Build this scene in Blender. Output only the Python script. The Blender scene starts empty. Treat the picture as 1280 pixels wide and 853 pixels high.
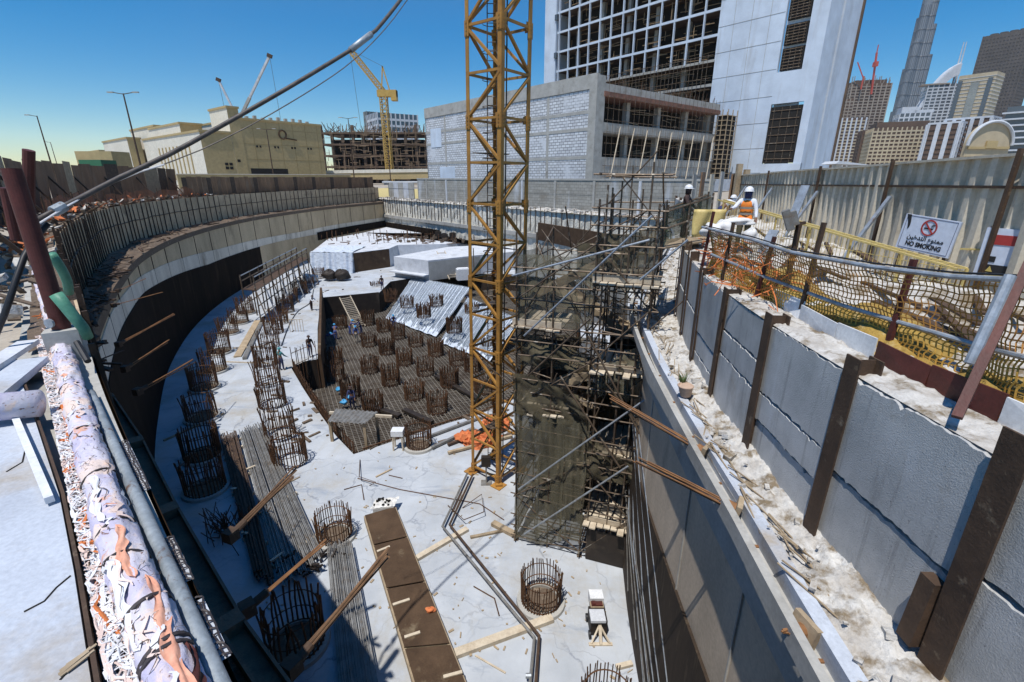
import bpy, bmesh, math, random
from mathutils import Vector, Matrix, Quaternion
from mathutils.geometry import tessellate_polygon
from mathutils import noise as mn
R = math.radians
rnd = random.Random(7)
scene = bpy.context.scene
COL = scene.collection

# ---------------------------------------------------------------- camera
F_PX, TH, CZ = 590.0, math.atan((426.5 - 222) / 590.0), 2.2
cT, sT = math.cos(TH), math.sin(TH)
cam_d = bpy.data.cameras.new('camera')
cam = bpy.data.objects.new('camera', cam_d)
COL.objects.link(cam)
cam.location = (0, 0, CZ)
cam.rotation_euler = (math.pi / 2 - TH, 0, 0)
cam_d.sensor_width = 36
cam_d.lens = F_PX * 36 / 1280
cam_d.clip_start = 0.05
cam_d.clip_end = 9000
scene.camera = cam

def ray(u, v):
    a = (u - 640) / F_PX
    b = (v - 426.5) / F_PX
    return Vector((a, cT - b * sT, -sT - b * cT))
def gp(u, v, z):                      # point of the place at height z
    r = ray(u, v)
    t = (z - CZ) / r.z
    return Vector((r.x * t, r.y * t, z))
def yp(u, v, y):                      # point of the place at distance y
    r = ray(u, v)
    t = y / r.y
    return Vector((r.x * t, y, CZ + r.z * t))
def vz(v, y):                         # height of image row v at distance y
    return yp(640, v, y).z

# ---------------------------------------------------------------- mesh builder
class MB:
    def __init__(s):
        s.v = []; s.f = []; s.mi = []; s.m = 0
    def add(s, vs, fs):
        o = len(s.v)
        s.v.extend([tuple(p) for p in vs])
        for f in fs:
            s.f.append(tuple(i + o for i in f)); s.mi.append(s.m)
    def quad(s, a, b, c, d): s.add([a, b, c, d], [(0, 1, 2, 3)])
    def box(s, c, size, rz=0.0, rx=0.0, ry=0.0):
        hx, hy, hz = size[0] / 2, size[1] / 2, size[2] / 2
        M_ = Matrix.Rotation(rz, 3, 'Z') @ Matrix.Rotation(ry, 3, 'Y') @ Matrix.Rotation(rx, 3, 'X')
        c = Vector(c)
        vs = [c + M_ @ Vector((x, y, z)) for x in (-hx, hx) for y in (-hy, hy) for z in (-hz, hz)]
        s.add(vs, [(0, 1, 3, 2), (4, 6, 7, 5), (0, 4, 5, 1), (2, 3, 7, 6), (0, 2, 6, 4), (1, 5, 7, 3)])
    def beam(s, p, q, w, h, up=(0, 0, 1)):
        p, q = Vector(p), Vector(q)
        d = (q - p)
        if d.length < 1e-6: return
        d.normalize()
        u = Vector(up)
        if abs(d.dot(u)) > .98: u = Vector((1, 0, 0))
        x = d.cross(u).normalized(); y = x.cross(d)
        x = x * w / 2; y = y * h / 2
        vs = [p - x - y, p + x - y, p + x + y, p - x + y, q - x - y, q + x - y, q + x + y, q - x + y]
        s.add(vs, [(3, 2, 1, 0), (4, 5, 6, 7), (0, 1, 5, 4), (1, 2, 6, 5), (2, 3, 7, 6), (3, 0, 4, 7)])
    def ibeam(s, p, q, w, h, t, up=(0, 0, 1)):
        p, q = Vector(p), Vector(q)
        d = (q - p).normalized()
        u = Vector(up)
        x = d.cross(u).normalized(); y = x.cross(d)
        s.beam(p + y * (h / 2 - t / 2), q + y * (h / 2 - t / 2), w, t, up)
        s.beam(p - y * (h / 2 - t / 2), q - y * (h / 2 - t / 2), w, t, up)
        s.beam(p, q, t, h - 2 * t - .002, up)
    def tube(s, pts, r, n=6, r2=None, caps=True):
        pts = [Vector(p) for p in pts]
        k = len(pts)
        if k < 2: return
        prev = None; vs = []; fs = []
        for i, p in enumerate(pts):
            if i == 0: d = pts[1] - p
            elif i == k - 1: d = p - pts[i - 1]
            else: d = (pts[i + 1] - p).normalized() + (p - pts[i - 1]).normalized()
            if d.length < 1e-9: d = Vector((0, 0, 1))
            d.normalize()
            if prev is None:
                u = Vector((0, 0, 1)) if abs(d.z) < .95 else Vector((1, 0, 0))
                x = d.cross(u).normalized()
            else:
                x = (prev - d * prev.dot(d))
                x = x.normalized() if x.length > 1e-6 else d.orthogonal().normalized()
            prev = x
            y = d.cross(x)
            rr = r if r2 is None else r + (r2 - r) * i / (k - 1)
            for j in range(n):
                a = 2 * math.pi * j / n
                vs.append(p + x * math.cos(a) * rr + y * math.sin(a) * rr)
        for i in range(k - 1):
            for j in range(n):
                a, b = i * n + j, i * n + (j + 1) % n
                fs.append((a, b, b + n, a + n))
        if caps:
            fs.append(tuple(range(n - 1, -1, -1)))
            fs.append(tuple((k - 1) * n + j for j in range(n)))
        s.add(vs, fs)
    def ring(s, c, rad, r, n=24, k=4, a0=0.0, a1=2 * math.pi, jit=0):
        c = Vector(c)
        full = abs(a1 - a0 - 2 * math.pi) < 1e-6
        pts = [c + Vector((math.cos(a0 + (a1 - a0) * i / n) * rad, math.sin(a0 + (a1 - a0) * i / n) * rad, 0)) for i in range(n + 1)]
        s.tube(pts, r, k, caps=not full)
    def cyl(s, c, r, h, n=16, r2=None):
        c = Vector(c)
        s.tube([c, c + Vector((0, 0, h))], r, n, r2)
    def prism(s, poly, z0, z1):
        n = len(poly)
        area = sum(poly[i][0] * poly[(i + 1) % n][1] - poly[(i + 1) % n][0] * poly[i][1] for i in range(n))
        if area < 0: poly = poly[::-1]
        vs = [(p[0], p[1], z0) for p in poly] + [(p[0], p[1], z1) for p in poly]
        fs = [tuple(range(n - 1, -1, -1)), tuple(range(n, 2 * n))]
        for i in range(n):
            j = (i + 1) % n
            fs.append((i, j, n + j, n + i))
        s.add(vs, fs)
    def strip(s, A, B, flip=False):      # a band between two polylines
        n = len(A); vs = list(A) + list(B); fs = []
        for i in range(n - 1):
            f = (i, i + 1, n + i + 1, n + i)
            fs.append(f[::-1] if flip else f)
        s.add(vs, fs)
    def slab(s, A, B, t):                # thickened band; t is the thickness vector
        t = Vector(t)
        A = [Vector(p) for p in A]; B = [Vector(p) for p in B]
        A2 = [p + t for p in A]; B2 = [p + t for p in B]
        s.strip(A, B); s.strip(A2, B2, True); s.strip(A, A2, True); s.strip(B, B2)
        for i, (a, b) in enumerate(((A[0], B[0]), (A[-1], B[-1]))):
            s.quad(a, b, b + t, a + t)
    def grid(s, fn, nu, nv):
        vs = [fn(i / nu, j / nv) for j in range(nv + 1) for i in range(nu + 1)]
        fs = [(j * (nu + 1) + i, j * (nu + 1) + i + 1, (j + 1) * (nu + 1) + i + 1, (j + 1) * (nu + 1) + i)
              for j in range(nv) for i in range(nu)]
        s.add(vs, fs)
    def build(s, name, mat, parent=None, smooth=False, local=False, kind=None):
        me = bpy.data.meshes.new(name)
        off = Vector((0, 0, 0))
        if parent is not None and not local: off = ORG.get(parent.as_pointer(), off)
        me.from_pydata([(p[0] - off.x, p[1] - off.y, p[2] - off.z) for p in s.v], [], s.f)
        mats = mat if isinstance(mat, (list, tuple)) else [mat]
        for m_ in mats: me.materials.append(m_)
        if len(mats) > 1: me.polygons.foreach_set('material_index', s.mi)
        if smooth: me.polygons.foreach_set('use_smooth', [True] * len(me.polygons))
        me.update()
        o = bpy.data.objects.new(name, me)
        COL.objects.link(o)
        if parent is not None:
            o.parent = parent
            ORG[o.as_pointer()] = off
        if kind: o['kind'] = kind
        return o
ORG = {}
def tag(o, label=None, cat=None, group=None, kind=None):
    if label: o['label'] = label
    if cat: o['category'] = cat
    if group: o['group'] = group
    if kind: o['kind'] = kind
    return o
def empty(name, loc, label=None, cat=None, group=None, rz=0.0):
    o = bpy.data.objects.new(name, None)
    COL.objects.link(o)
    o.empty_display_size = .3
    o.location = loc; o.rotation_euler = (0, 0, rz)
    ORG[o.as_pointer()] = Vector(loc)
    return tag(o, label, cat, group)
def copy_tree(o, parent=None):
    c = o.copy(); COL.objects.link(c)
    if parent is not None: c.parent = parent
    for ch in list(o.children): copy_tree(ch, c)
    return c
def origin_to(o, loc):                    # move a one-mesh thing's origin without moving its mesh
    loc = Vector(loc)
    o.data.transform(Matrix.Translation(-loc)); o.location = loc
    return o
def base_origin(o):
    vs = [v.co for v in o.data.vertices]
    x = sum(v.x for v in vs) / len(vs); y = sum(v.y for v in vs) / len(vs); z = min(v.z for v in vs)
    return origin_to(o, (x, y, z))
def one(mb, name, mat, label, cat, group=None, smooth=False, kind=None):
    o = mb.build(name, mat, smooth=smooth)
    if len(o.data.vertices): base_origin(o)
    return tag(o, label, cat, group, kind)
def struct(mb, name, mat, smooth=False):
    return mb.build(name, mat, smooth=smooth, kind='structure')
def catmull(P, step=1.0):
    P = [Vector(p) for p in P]
    P = [P[0] * 2 - P[1]] + P + [P[-1] * 2 - P[-2]]
    out = []
    for i in range(1, len(P) - 2):
        a, b, c, d = P[i - 1:i + 3]
        n = max(1, int((c - b).length / step))
        for k in range(n):
            t = k / n
            out.append(.5 * ((2 * b) + (c - a) * t + (2 * a - 5 * b + 4 * c - d) * t * t + (3 * b - a - 3 * c + d) * t ** 3))
    out.append(P[-2])
    return out
def offset(poly, d):                      # plan offset to the left of travel
    out = []
    for i, p in enumerate(poly):
        a = poly[max(0, i - 1)]; b = poly[min(len(poly) - 1, i + 1)]
        t = Vector((b[0] - a[0], b[1] - a[1])).normalized()
        out.append(Vector((p[0] - t.y * d, p[1] + t.x * d)))
    return out
def resample(poly, step):
    out = [Vector(poly[0])]; acc = 0.0
    for a, b in zip(poly, poly[1:]):
        a, b = Vector(a), Vector(b); L = (b - a).length; pos = step - acc
        while pos <= L:
            out.append(a.lerp(b, pos / L)); pos += step
        acc = L - (pos - step)
    return out
def at_z(poly, z): return [Vector((p[0], p[1], z(p) if callable(z) else z)) for p in poly]
def sheet(mb, outer, holes, z):
    loops = [[Vector((p[0], p[1], 0)) for p in outer]] + [[Vector((p[0], p[1], 0)) for p in h] for h in holes]
    tris = tessellate_polygon(loops)
    pts = [p for l in loops for p in l]
    fs = []
    for t in tris:
        a, b, c = (pts[i] for i in t)
        fs.append(tuple(t) if (b - a).cross(c - a).z > 0 else tuple(reversed(t)))
    mb.add([(p.x, p.y, z) for p in pts], fs)
def fbm(x, y, sc, o=4, seed=0.0): return mn.fractal(Vector((x * sc, y * sc, seed)), .75, 2.1, o)
def rough(x, y, a=.13, b=.05, c=.02): return a * fbm(x, y, 1.1) + b * abs(fbm(x, y, 4.5, 3, 3.3)) + c * fbm(x, y, 16, 3, 7.7)
ORDW = ['nearest', 'second', 'third', 'fourth', 'fifth', 'sixth', 'seventh', 'eighth', 'ninth', 'tenth', 'eleventh', 'twelfth', 'thirteenth', 'fourteenth', 'fifteenth', 'sixteenth', 'seventeenth', 'eighteenth']

# ---------------------------------------------------------------- materials
def nd(nt, t, **kw):
    n = nt.nodes.new(t)
    for k, v in kw.items(): setattr(n, k, v)
    return n
def mk(name):
    m = bpy.data.materials.new(name); m.use_nodes = True
    nt = m.node_tree
    return m, nt, nt.nodes['Principled BSDF'], nt.links.new
def rgb(c): return (c[0], c[1], c[2], 1)
def mixc(nt, fac, a, b):
    n = nd(nt, 'ShaderNodeMix', data_type='RGBA')
    if hasattr(fac, 'is_linked'): nt.links.new(fac, n.inputs[0])
    else: n.inputs[0].default_value = fac
    for s_, x in ((6, a), (7, b)):
        if hasattr(x, 'is_linked'): nt.links.new(x, n.inputs[s_])
        else: n.inputs[s_].default_value = rgb(x)
    return n.outputs[2]
def noise(nt, vec, scale, detail=4, rough=.6, dist=0):
    n = nd(nt, 'ShaderNodeTexNoise')
    n.inputs['Scale'].default_value = scale; n.inputs['Detail'].default_value = detail
    n.inputs['Roughness'].default_value = rough; n.inputs['Distortion'].default_value = dist
    nt.links.new(vec, n.inputs['Vector'])
    return n.outputs[0]
def ramp(nt, fac, a, b):
    n = nd(nt, 'ShaderNodeMapRange')
    n.inputs[1].default_value = a; n.inputs[2].default_value = b
    nt.links.new(fac, n.inputs[0])
    return n.outputs[0]
def mapped(nt, vec, scale=(1, 1, 1), rot=(0, 0, 0)):
    n = nd(nt, 'ShaderNodeMapping')
    n.inputs['Scale'].default_value = scale; n.inputs['Rotation'].default_value = rot
    nt.links.new(vec, n.inputs['Vector'])
    return n.outputs[0]
def bump(nt, bs, h, strength=.3, dist=.02):
    n = nd(nt, 'ShaderNodeBump')
    n.inputs['Strength'].default_value = strength; n.inputs['Distance'].default_value = dist
    nt.links.new(h, n.inputs['Height'])
    nt.links.new(n.outputs[0], bs.inputs['Normal'])
    return n
def M(name, c, c2=None, rough=.8, scale=2.0, stain=None, stain_scale=.6, stain_amt=(.55, .75), fine=25, bmp=.25, bdist=.01,
      metal=0, aniso=(1, 1, 1), rand=0.0, spec=.3):
    m, nt, bs, ln = mk(name)
    tc = nd(nt, 'ShaderNodeTexCoord').outputs['Object']
    vec = mapped(nt, tc, aniso) if aniso != (1, 1, 1) else tc
    c2 = c2 or tuple(x * .7 for x in c)
    col = mixc(nt, ramp(nt, noise(nt, vec, scale, 6), .35, .68), c, c2)
    if stain:
        col = mixc(nt, ramp(nt, noise(nt, vec, stain_scale, 8, .65), stain_amt[0], stain_amt[1]), col, stain)
    f = noise(nt, tc, fine, 4)
    col2 = nd(nt, 'ShaderNodeMix', data_type='RGBA', blend_type='MULTIPLY')
    col2.inputs[0].default_value = .5
    ln(col, col2.inputs[6])
    g = nd(nt, 'ShaderNodeMapRange'); g.inputs[3].default_value = .7; g.inputs[4].default_value = 1.25
    g.inputs[1].default_value = .25; g.inputs[2].default_value = .75
    ln(f, g.inputs[0]); ln(g.outputs[0], col2.inputs[7])
    out = col2.outputs[2]
    if rand:
        oi = nd(nt, 'ShaderNodeObjectInfo')
        hs = nd(nt, 'ShaderNodeHueSaturation')
        ln(ramp2(nt, oi.outputs['Random'], 1 - rand, 1 + rand), hs.inputs['Value'])
        ln(out, hs.inputs['Color']); out = hs.outputs[0]
    ln(out, bs.inputs['Base Color'])
    bs.inputs['Roughness'].default_value = rough
    bs.inputs['Metallic'].default_value = metal
    bs.inputs['Specular IOR Level'].default_value = spec
    if bmp: bump(nt, bs, f, bmp, bdist)
    return m
def ramp2(nt, fac, lo, hi):
    n = nd(nt, 'ShaderNodeMapRange')
    n.inputs[3].default_value = lo; n.inputs[4].default_value = hi
    nt.links.new(fac, n.inputs[0])
    return n.outputs[0]
def flat(name, c, rough=.6, metal=0, spec=.4):
    m, nt, bs, ln = mk(name)
    tc = nd(nt, 'ShaderNodeTexCoord').outputs['Object']
    col = mixc(nt, ramp(nt, noise(nt, tc, 8, 4), .3, .7), c, tuple(x * .82 for x in c))
    ln(col, bs.inputs['Base Color'])
    bs.inputs['Roughness'].default_value = rough; bs.inputs['Metallic'].default_value = metal
    bs.inputs['Specular IOR Level'].default_value = spec
    return m
def net_mat(name, c, opac=.6, c2=None):
    m, nt, bs, ln = mk(name)
    tc = nd(nt, 'ShaderNodeTexCoord').outputs['Object']
    big = noise(nt, tc, 1.3, 5, .6)
    ln(mixc(nt, ramp(nt, big, .35, .7), c, c2 or tuple(x * .6 for x in c)), bs.inputs['Base Color'])
    bs.inputs['Roughness'].default_value = .9
    tr = nd(nt, 'ShaderNodeBsdfTransparent')
    mx = nd(nt, 'ShaderNodeMixShader')
    ln(ramp2(nt, noise(nt, tc, 2.2, 5), opac - .25, min(1, opac + .2)), mx.inputs[0])
    ln(tr.outputs[0], mx.inputs[1]); ln(bs.outputs[0], mx.inputs[2])
    ln(mx.outputs[0], nt.nodes['Material Output'].inputs[0])
    return m
# ---------------------------------------------------------------- the palette
m_street = M('dusty_ground', (.42, .37, .30), (.30, .26, .21), scale=.8, stain=(.20, .16, .12), fine=12, bmp=.4, bdist=.03)
def floor_mat():
    m, nt, bs, ln = mk('blinding_concrete')
    tc = nd(nt, 'ShaderNodeTexCoord').outputs['Object']
    col = mixc(nt, ramp(nt, noise(nt, tc, .55, 6, .6), .35, .7), (.475, .505, .54), (.36, .385, .415))
    # cracks and trowel lines
    wv = nd(nt, 'ShaderNodeTexVoronoi', feature='DISTANCE_TO_EDGE'); wv.inputs['Scale'].default_value = .42
    dv = nd(nt, 'ShaderNodeVectorMath', operation='ADD')
    nz = nd(nt, 'ShaderNodeTexNoise'); nz.inputs['Scale'].default_value = .9; nz.inputs['Detail'].default_value = 6
    ln(tc, nz.inputs['Vector'])
    sc = nd(nt, 'ShaderNodeVectorMath', operation='SCALE'); sc.inputs['Scale'].default_value = 1.6
    ln(nz.outputs['Color'], sc.inputs[0]); ln(tc, dv.inputs[0]); ln(sc.outputs[0], dv.inputs[1])
    ln(dv.outputs[0], wv.inputs['Vector'])
    crack = ramp(nt, wv.outputs['Distance'], .022, .0)
    patch = ramp(nt, noise(nt, tc, .35, 3), .42, .62)
    mul = nd(nt, 'ShaderNodeMath', operation='MULTIPLY'); ln(crack, mul.inputs[0]); ln(patch, mul.inputs[1])
    mul2 = nd(nt, 'ShaderNodeMath', operation='MULTIPLY'); ln(mul.outputs[0], mul2.inputs[0]); mul2.inputs[1].default_value = .95
    col = mixc(nt, mul2.outputs[0], col, (.20, .22, .26))
    jb = nd(nt, 'ShaderNodeTexBrick'); jb.inputs['Scale'].default_value = 1.0; jb.inputs['Brick Width'].default_value = 7.3; jb.inputs['Row Height'].default_value = 5.1; jb.inputs['Mortar Size'].default_value = .018
    jb.inputs['Color1'].default_value = (0, 0, 0, 1); jb.inputs['Color2'].default_value = (.10, .10, .10, 1); jb.inputs['Mortar'].default_value = (.8, .8, .8, 1); ln(mapped(nt, dv.outputs[0], (.9, .9, .9), (0, 0, .45)), jb.inputs['Vector'])
    col = mixc(nt, jb.outputs['Color'], col, (.33, .35, .38))
    col = mixc(nt, ramp2(nt, ramp(nt, noise(nt, mapped(nt, tc, (1, .2, 1), (0, 0, -.5)), 1.6, 7, .7, 1.0), .54, .70), 0, .6), col, (.40, .40, .38))
    # brown mud and grey damp patches
    col = mixc(nt, ramp2(nt, ramp(nt, noise(nt, tc, .26, 8, .72), .50, .66), 0, .75), col, (.35, .32, .27))
    col = mixc(nt, ramp2(nt, ramp(nt, noise(nt, mapped(nt, tc, (.35, 1, 1), (0, 0, .7)), .8, 8, .7, .6), .57, .66), 0, .7), col, (.26, .295, .35))
    col = mixc(nt, ramp(nt, noise(nt, tc, 9, 4, .7), .70, .78), col, (.30, .27, .23))
    ln(col, bs.inputs['Base Color']); bs.inputs['Roughness'].default_value = .85
    bs.inputs['Specular IOR Level'].default_value = .2
    bump(nt, bs, noise(nt, tc, 6, 6, .7), .35, .03)
    return m
m_floor = floor_mat()
m_apron = M('apron_concrete', (.50, .54, .60), (.39, .42, .47), scale=1.2, stain=(.36, .32, .27), stain_scale=1.1, stain_amt=(.52, .70), fine=30, bmp=.3)
m_conc = M('grey_concrete', (.44, .43, .40), (.33, .32, .29), scale=.8, stain=(.22, .20, .17), fine=14)
m_conc_lt = M('light_concrete', (.60, .62, .65), (.46, .48, .51), scale=1.1, stain=(.33, .31, .28), fine=16)
m_rwall = M('right_wall_concrete', (.60, .49, .37), (.45, .37, .28), scale=.8, stain=(.30, .25, .19), stain_scale=1.0, aniso=(1, 1, .4), fine=14)  # brown tone puts the shade under the ledge into the grey concrete
m_beige = M('beige_wall_concrete', (.60, .47, .30), (.40, .31, .195), scale=.35, stain=(.20, .15, .09), stain_scale=.5, aniso=(1, 1, .35), fine=8)
m_band = M('pale_wall_concrete', (.76, .70, .59), (.56, .51, .42), scale=.5, stain=(.22, .18, .13), stain_scale=.6, aniso=(1, 1, .25), fine=8)
m_membrane = M('bitumen_membrane', (.020, .014, .010), (.011, .008, .006), scale=.7, stain=(.045, .032, .021), stain_scale=1.2, aniso=(1, 1, .2), fine=10, rough=.9, spec=.06)
m_membrane2 = M('brown_membrane', (.052, .036, .024), (.028, .02, .015), scale=1.0, stain=(.13, .095, .06), stain_scale=2.0, aniso=(3, 3, .3), fine=10, rough=.8, spec=.2)
m_shore = M('shotcrete_panel', (.60, .46, .30), (.42, .32, .21), scale=.8, stain=(.13, .10, .075), stain_scale=.7, fine=9, rand=.1)
def precast_mat():
    m, nt, bs, ln = mk('precast_panel_concrete')
    tc = nd(nt, 'ShaderNodeTexCoord').outputs['Object']
    col = mixc(nt, ramp(nt, noise(nt, tc, 1.1, 7, .65), .35, .68), (.50, .50, .49), (.33, .335, .33))
    col = mixc(nt, ramp(nt, noise(nt, mapped(nt, tc, (2.5, 2.5, .5)), 1.3, 6, .6), .6, .75), col, (.52, .53, .54))
    col = mixc(nt, ramp2(nt, ramp(nt, noise(nt, tc, .8, 8, .7), .6, .75), 0, .75), col, (.30, .25, .19))
    col = mixc(nt, ramp(nt, noise(nt, tc, 40, 3, .6), .66, .74), col, (.12, .12, .12))
    col = mixc(nt, ramp2(nt, ramp(nt, noise(nt, mapped(nt, tc, (5, 5, .35)), 1.6, 7, .7), .55, .72), 0, .65), col, (.17, .165, .155))
    col = mixc(nt, ramp(nt, noise(nt, mapped(nt, tc, (6, 6, .5), (0, 0, 1)), 1.1, 5, .6), .70, .78), col, (.55, .55, .54))
    oi = nd(nt, 'ShaderNodeObjectInfo'); hs = nd(nt, 'ShaderNodeHueSaturation')
    ln(ramp2(nt, oi.outputs['Random'], .85, 1.15), hs.inputs['Value']); ln(col, hs.inputs['Color'])
    ln(hs.outputs[0], bs.inputs['Base Color']); bs.inputs['Roughness'].default_value = .8
    bs.inputs['Specular IOR Level'].default_value = .3
    bump(nt, bs, noise(nt, tc, 60, 4, .62), .8, .010)
    return m
m_precast = precast_mat()
m_rubble = M('white_concrete_rubble', (.58, .565, .53), (.40, .37, .33), scale=3.5, stain=(.20, .155, .10), stain_scale=2.8, stain_amt=(.50, .62), fine=22, bmp=.7, bdist=.03)  # dark blotches paint the shaded hollows of the rubble
m_dirt = M('brown_debris', (.16, .115, .08), (.09, .065, .045), scale=3, stain=(.34, .27, .2), stain_scale=3.0, fine=20, bmp=.9, bdist=.04)
m_rust = M('rusty_rebar', (.115, .056, .026), (.065, .033, .018), scale=4, rough=.8, fine=40, bmp=.2, rand=.25)
m_rustlt = M('orange_rust', (.30, .145, .06), (.15, .075, .035), scale=5, rough=.7, fine=40, bmp=.2)
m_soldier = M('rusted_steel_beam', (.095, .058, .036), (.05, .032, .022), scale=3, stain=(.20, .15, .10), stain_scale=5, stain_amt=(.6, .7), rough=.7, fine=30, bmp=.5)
m_walerbr = M('brown_waler_steel', (.22, .14, .09), (.12, .08, .055), scale=3, stain=(.06, .04, .03), stain_scale=4, rough=.7, fine=30, bmp=.4)
m_oxide = M('red_oxide_steel', (.105, .028, .022), (.06, .018, .014), scale=3, stain=(.05, .03, .025), rough=.55, fine=30, bmp=.3)
m_bars = M('steel_bars', (.27, .265, .25), (.15, .14, .125), scale=3, stain=(.18, .12, .07), stain_scale=4, rough=.5, metal=.25, fine=40, bmp=.2)
m_crane = M('crane_yellow_paint', (.44, .225, .05), (.30, .145, .035), scale=2, stain=(.15, .07, .03), stain_scale=1.8, stain_amt=(.58, .72), rough=.5, fine=30, bmp=.15)
m_crane2 = M('far_crane_paint', (.55, .36, .10), (.45, .29, .08), scale=1, rough=.5)
m_galv = M('galvanised_tube', (.42, .46, .50), (.26, .28, .30), scale=6, stain=(.24, .13, .07), stain_scale=4, rough=.45, metal=.4, fine=40, bmp=.1)
m_scaf = M('scaffold_steel', (.17, .125, .085), (.085, .06, .042), scale=4, stain=(.36, .33, .28), stain_scale=2.5, stain_amt=(.58, .66), rough=.55, metal=.3, fine=40, bmp=.1)
m_wood = M('weathered_timber', (.42, .33, .22), (.28, .21, .135), scale=3, aniso=(1, 1, 1), fine=30, bmp=.3, rand=.2)
m_woodlt = M('pale_timber', (.60, .52, .40), (.44, .36, .26), scale=4, fine=30, bmp=.3)
m_ply = M('brown_formwork_ply', (.098, .062, .038), (.06, .038, .024), scale=1.4, stain=(.20, .155, .10), stain_scale=1.1, stain_amt=(.60, .74), rough=.8, fine=20, bmp=.1, spec=.12)
m_plyblk = M('black_ply', (.035, .026, .02), (.02, .015, .012), scale=1.5, stain=(.09, .07, .05), rough=.6)
m_white = M('white_paint', (.74, .75, .76), (.62, .63, .64), scale=3, rough=.6, fine=20, bmp=.1)
def wrap_mat():
    m, nt, bs, ln = mk('dusty_pipe_wrapping')
    tc = nd(nt, 'ShaderNodeTexCoord').outputs['Object']
    col = mixc(nt, ramp(nt, noise(nt, tc, 2.2, 5, .6), .40, .62), (.66, .63, .68), (.50, .47, .62))
    col = mixc(nt, ramp(nt, noise(nt, mapped(nt, tc, (1, 1, 1.6)), 2.7, 6, .65, 1.2), .52, .60), col, (.74, .60, .53))
    col = mixc(nt, ramp(nt, noise(nt, tc, 3.4, 6, .7, .8), .60, .66), col, (.66, .36, .25))
    col = mixc(nt, ramp(nt, noise(nt, mapped(nt, tc, (1, 1, 3)), 15, 4, .7), .60, .66), col, (.22, .13, .10))
    ln(col, bs.inputs['Base Color']); bs.inputs['Roughness'].default_value = .75; bs.inputs['Specular IOR Level'].default_value = .2
    bump(nt, bs, noise(nt, tc, 30, 6, .75), .7, .012)
    return m
m_pipe = wrap_mat()
m_pipestrap = flat('dark_strap', (.05, .04, .04))
m_silver = M('silver_pipe_paint', (.40, .44, .46), (.22, .25, .27), scale=6, stain=(.17, .11, .08), stain_scale=7, stain_amt=(.58, .66), rough=.5, metal=.3, fine=40)
m_onet = flat('orange_net_plastic', (.60, .17, .04), .6)
m_onet_b = flat('brown_net_plastic', (.50, .23, .05), .7)
m_pnet = flat('bleached_net_plastic', (.80, .62, .54), .7)
m_wnet = flat('white_net_plastic', (.78, .77, .78), .7)
m_oclothe = M('orange_cloth', (.68, .22, .08), (.46, .13, .05), scale=5, rough=.9, fine=20)
m_green = M('green_hose_rubber', (.11, .30, .20), (.07, .21, .14), scale=4, rough=.5)
m_black = flat('black_rubber', (.018, .018, .02), .5)
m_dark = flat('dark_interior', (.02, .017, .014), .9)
m_cable = M('cable_sheath', (.12, .10, .085), (.06, .05, .045), scale=6, rough=.5)
m_debris = net_mat('olive_debris_net', (.125, .105, .06), .84, (.05, .042, .026))
m_debris_t = net_mat('thin_debris_net', (.19, .17, .11), .60, (.13, .115, .075))
m_debris_g = net_mat('green_debris_net', (.08, .11, .065), .62)
m_hoard = M('corrugated_hoarding_sheet', (.62, .56, .45), (.48, .43, .34), scale=1.2, stain=(.26, .21, .16), stain_scale=1.4, aniso=(1, 1, .3), rough=.6, fine=14, bmp=.1)
m_hoardbr = M('brown_hoarding_board', (.27, .16, .09), (.16, .095, .055), scale=1.0, stain=(.26, .19, .13), stain_scale=1.2, aniso=(1, 1, .4), rough=.8, fine=12)
m_ybar = M('yellow_barrier_paint', (.66, .52, .20), (.52, .39, .14), scale=3, rough=.5)
m_signw = flat('sign_white', (.62, .68, .80), .4)
m_signk = flat('sign_black', (.02, .02, .022), .5)
m_signr = flat('sign_red', (.40, .045, .04), .5)
m_signy = flat('sign_yellow', (.55, .42, .12), .5)
m_sheetblue = M('pale_blue_sheet', (.66, .72, .80), (.46, .52, .60), scale=1.5, stain=(.20, .22, .25), stain_scale=2.0, aniso=(1, 1, 2), rough=.6, fine=6, bmp=.8, bdist=.1)
m_blue = flat('blue_plastic', (.05, .32, .60), .5)
m_terra = M('terracotta', (.50, .36, .27), (.40, .28, .2), scale=4)
m_leaf = flat('leaf_green', (.09, .14, .04), .6)
m_sack = M('white_sack', (.74, .73, .70), (.56, .55, .52), scale=3, rough=.8, fine=12, bmp=.6)
m_ystone = M('ochre_soil', (.40, .26, .06), (.22, .14, .035), scale=3, stain=(.5, .42, .25), stain_scale=5, fine=20, bmp=.8, bdist=.04)
# people
m_skin = flat('brown_skin', (.20, .10, .06), .6)
m_vest = flat('orange_vest', (.85, .24, .03), .7)
m_vestband = flat('reflective_band', (.30, .27, .22), .5)
m_shirtw = flat('white_shirt', (.70, .72, .76), .8)
m_trous = flat('olive_trousers', (.10, .085, .045), .8)
m_helmet = flat('white_helmet', (.80, .80, .80), .35)
m_navy = flat('navy_overall', (.035, .045, .12), .8)
m_bluecov = flat('blue_overall', (.06, .09, .26), .8)
m_teal = flat('teal_shirt', (.07, .26, .28), .8)
m_darkclo = flat('dark_cloth', (.06, .035, .03), .8)
m_boot = flat('boot_leather', (.03, .024, .02), .6)
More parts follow.
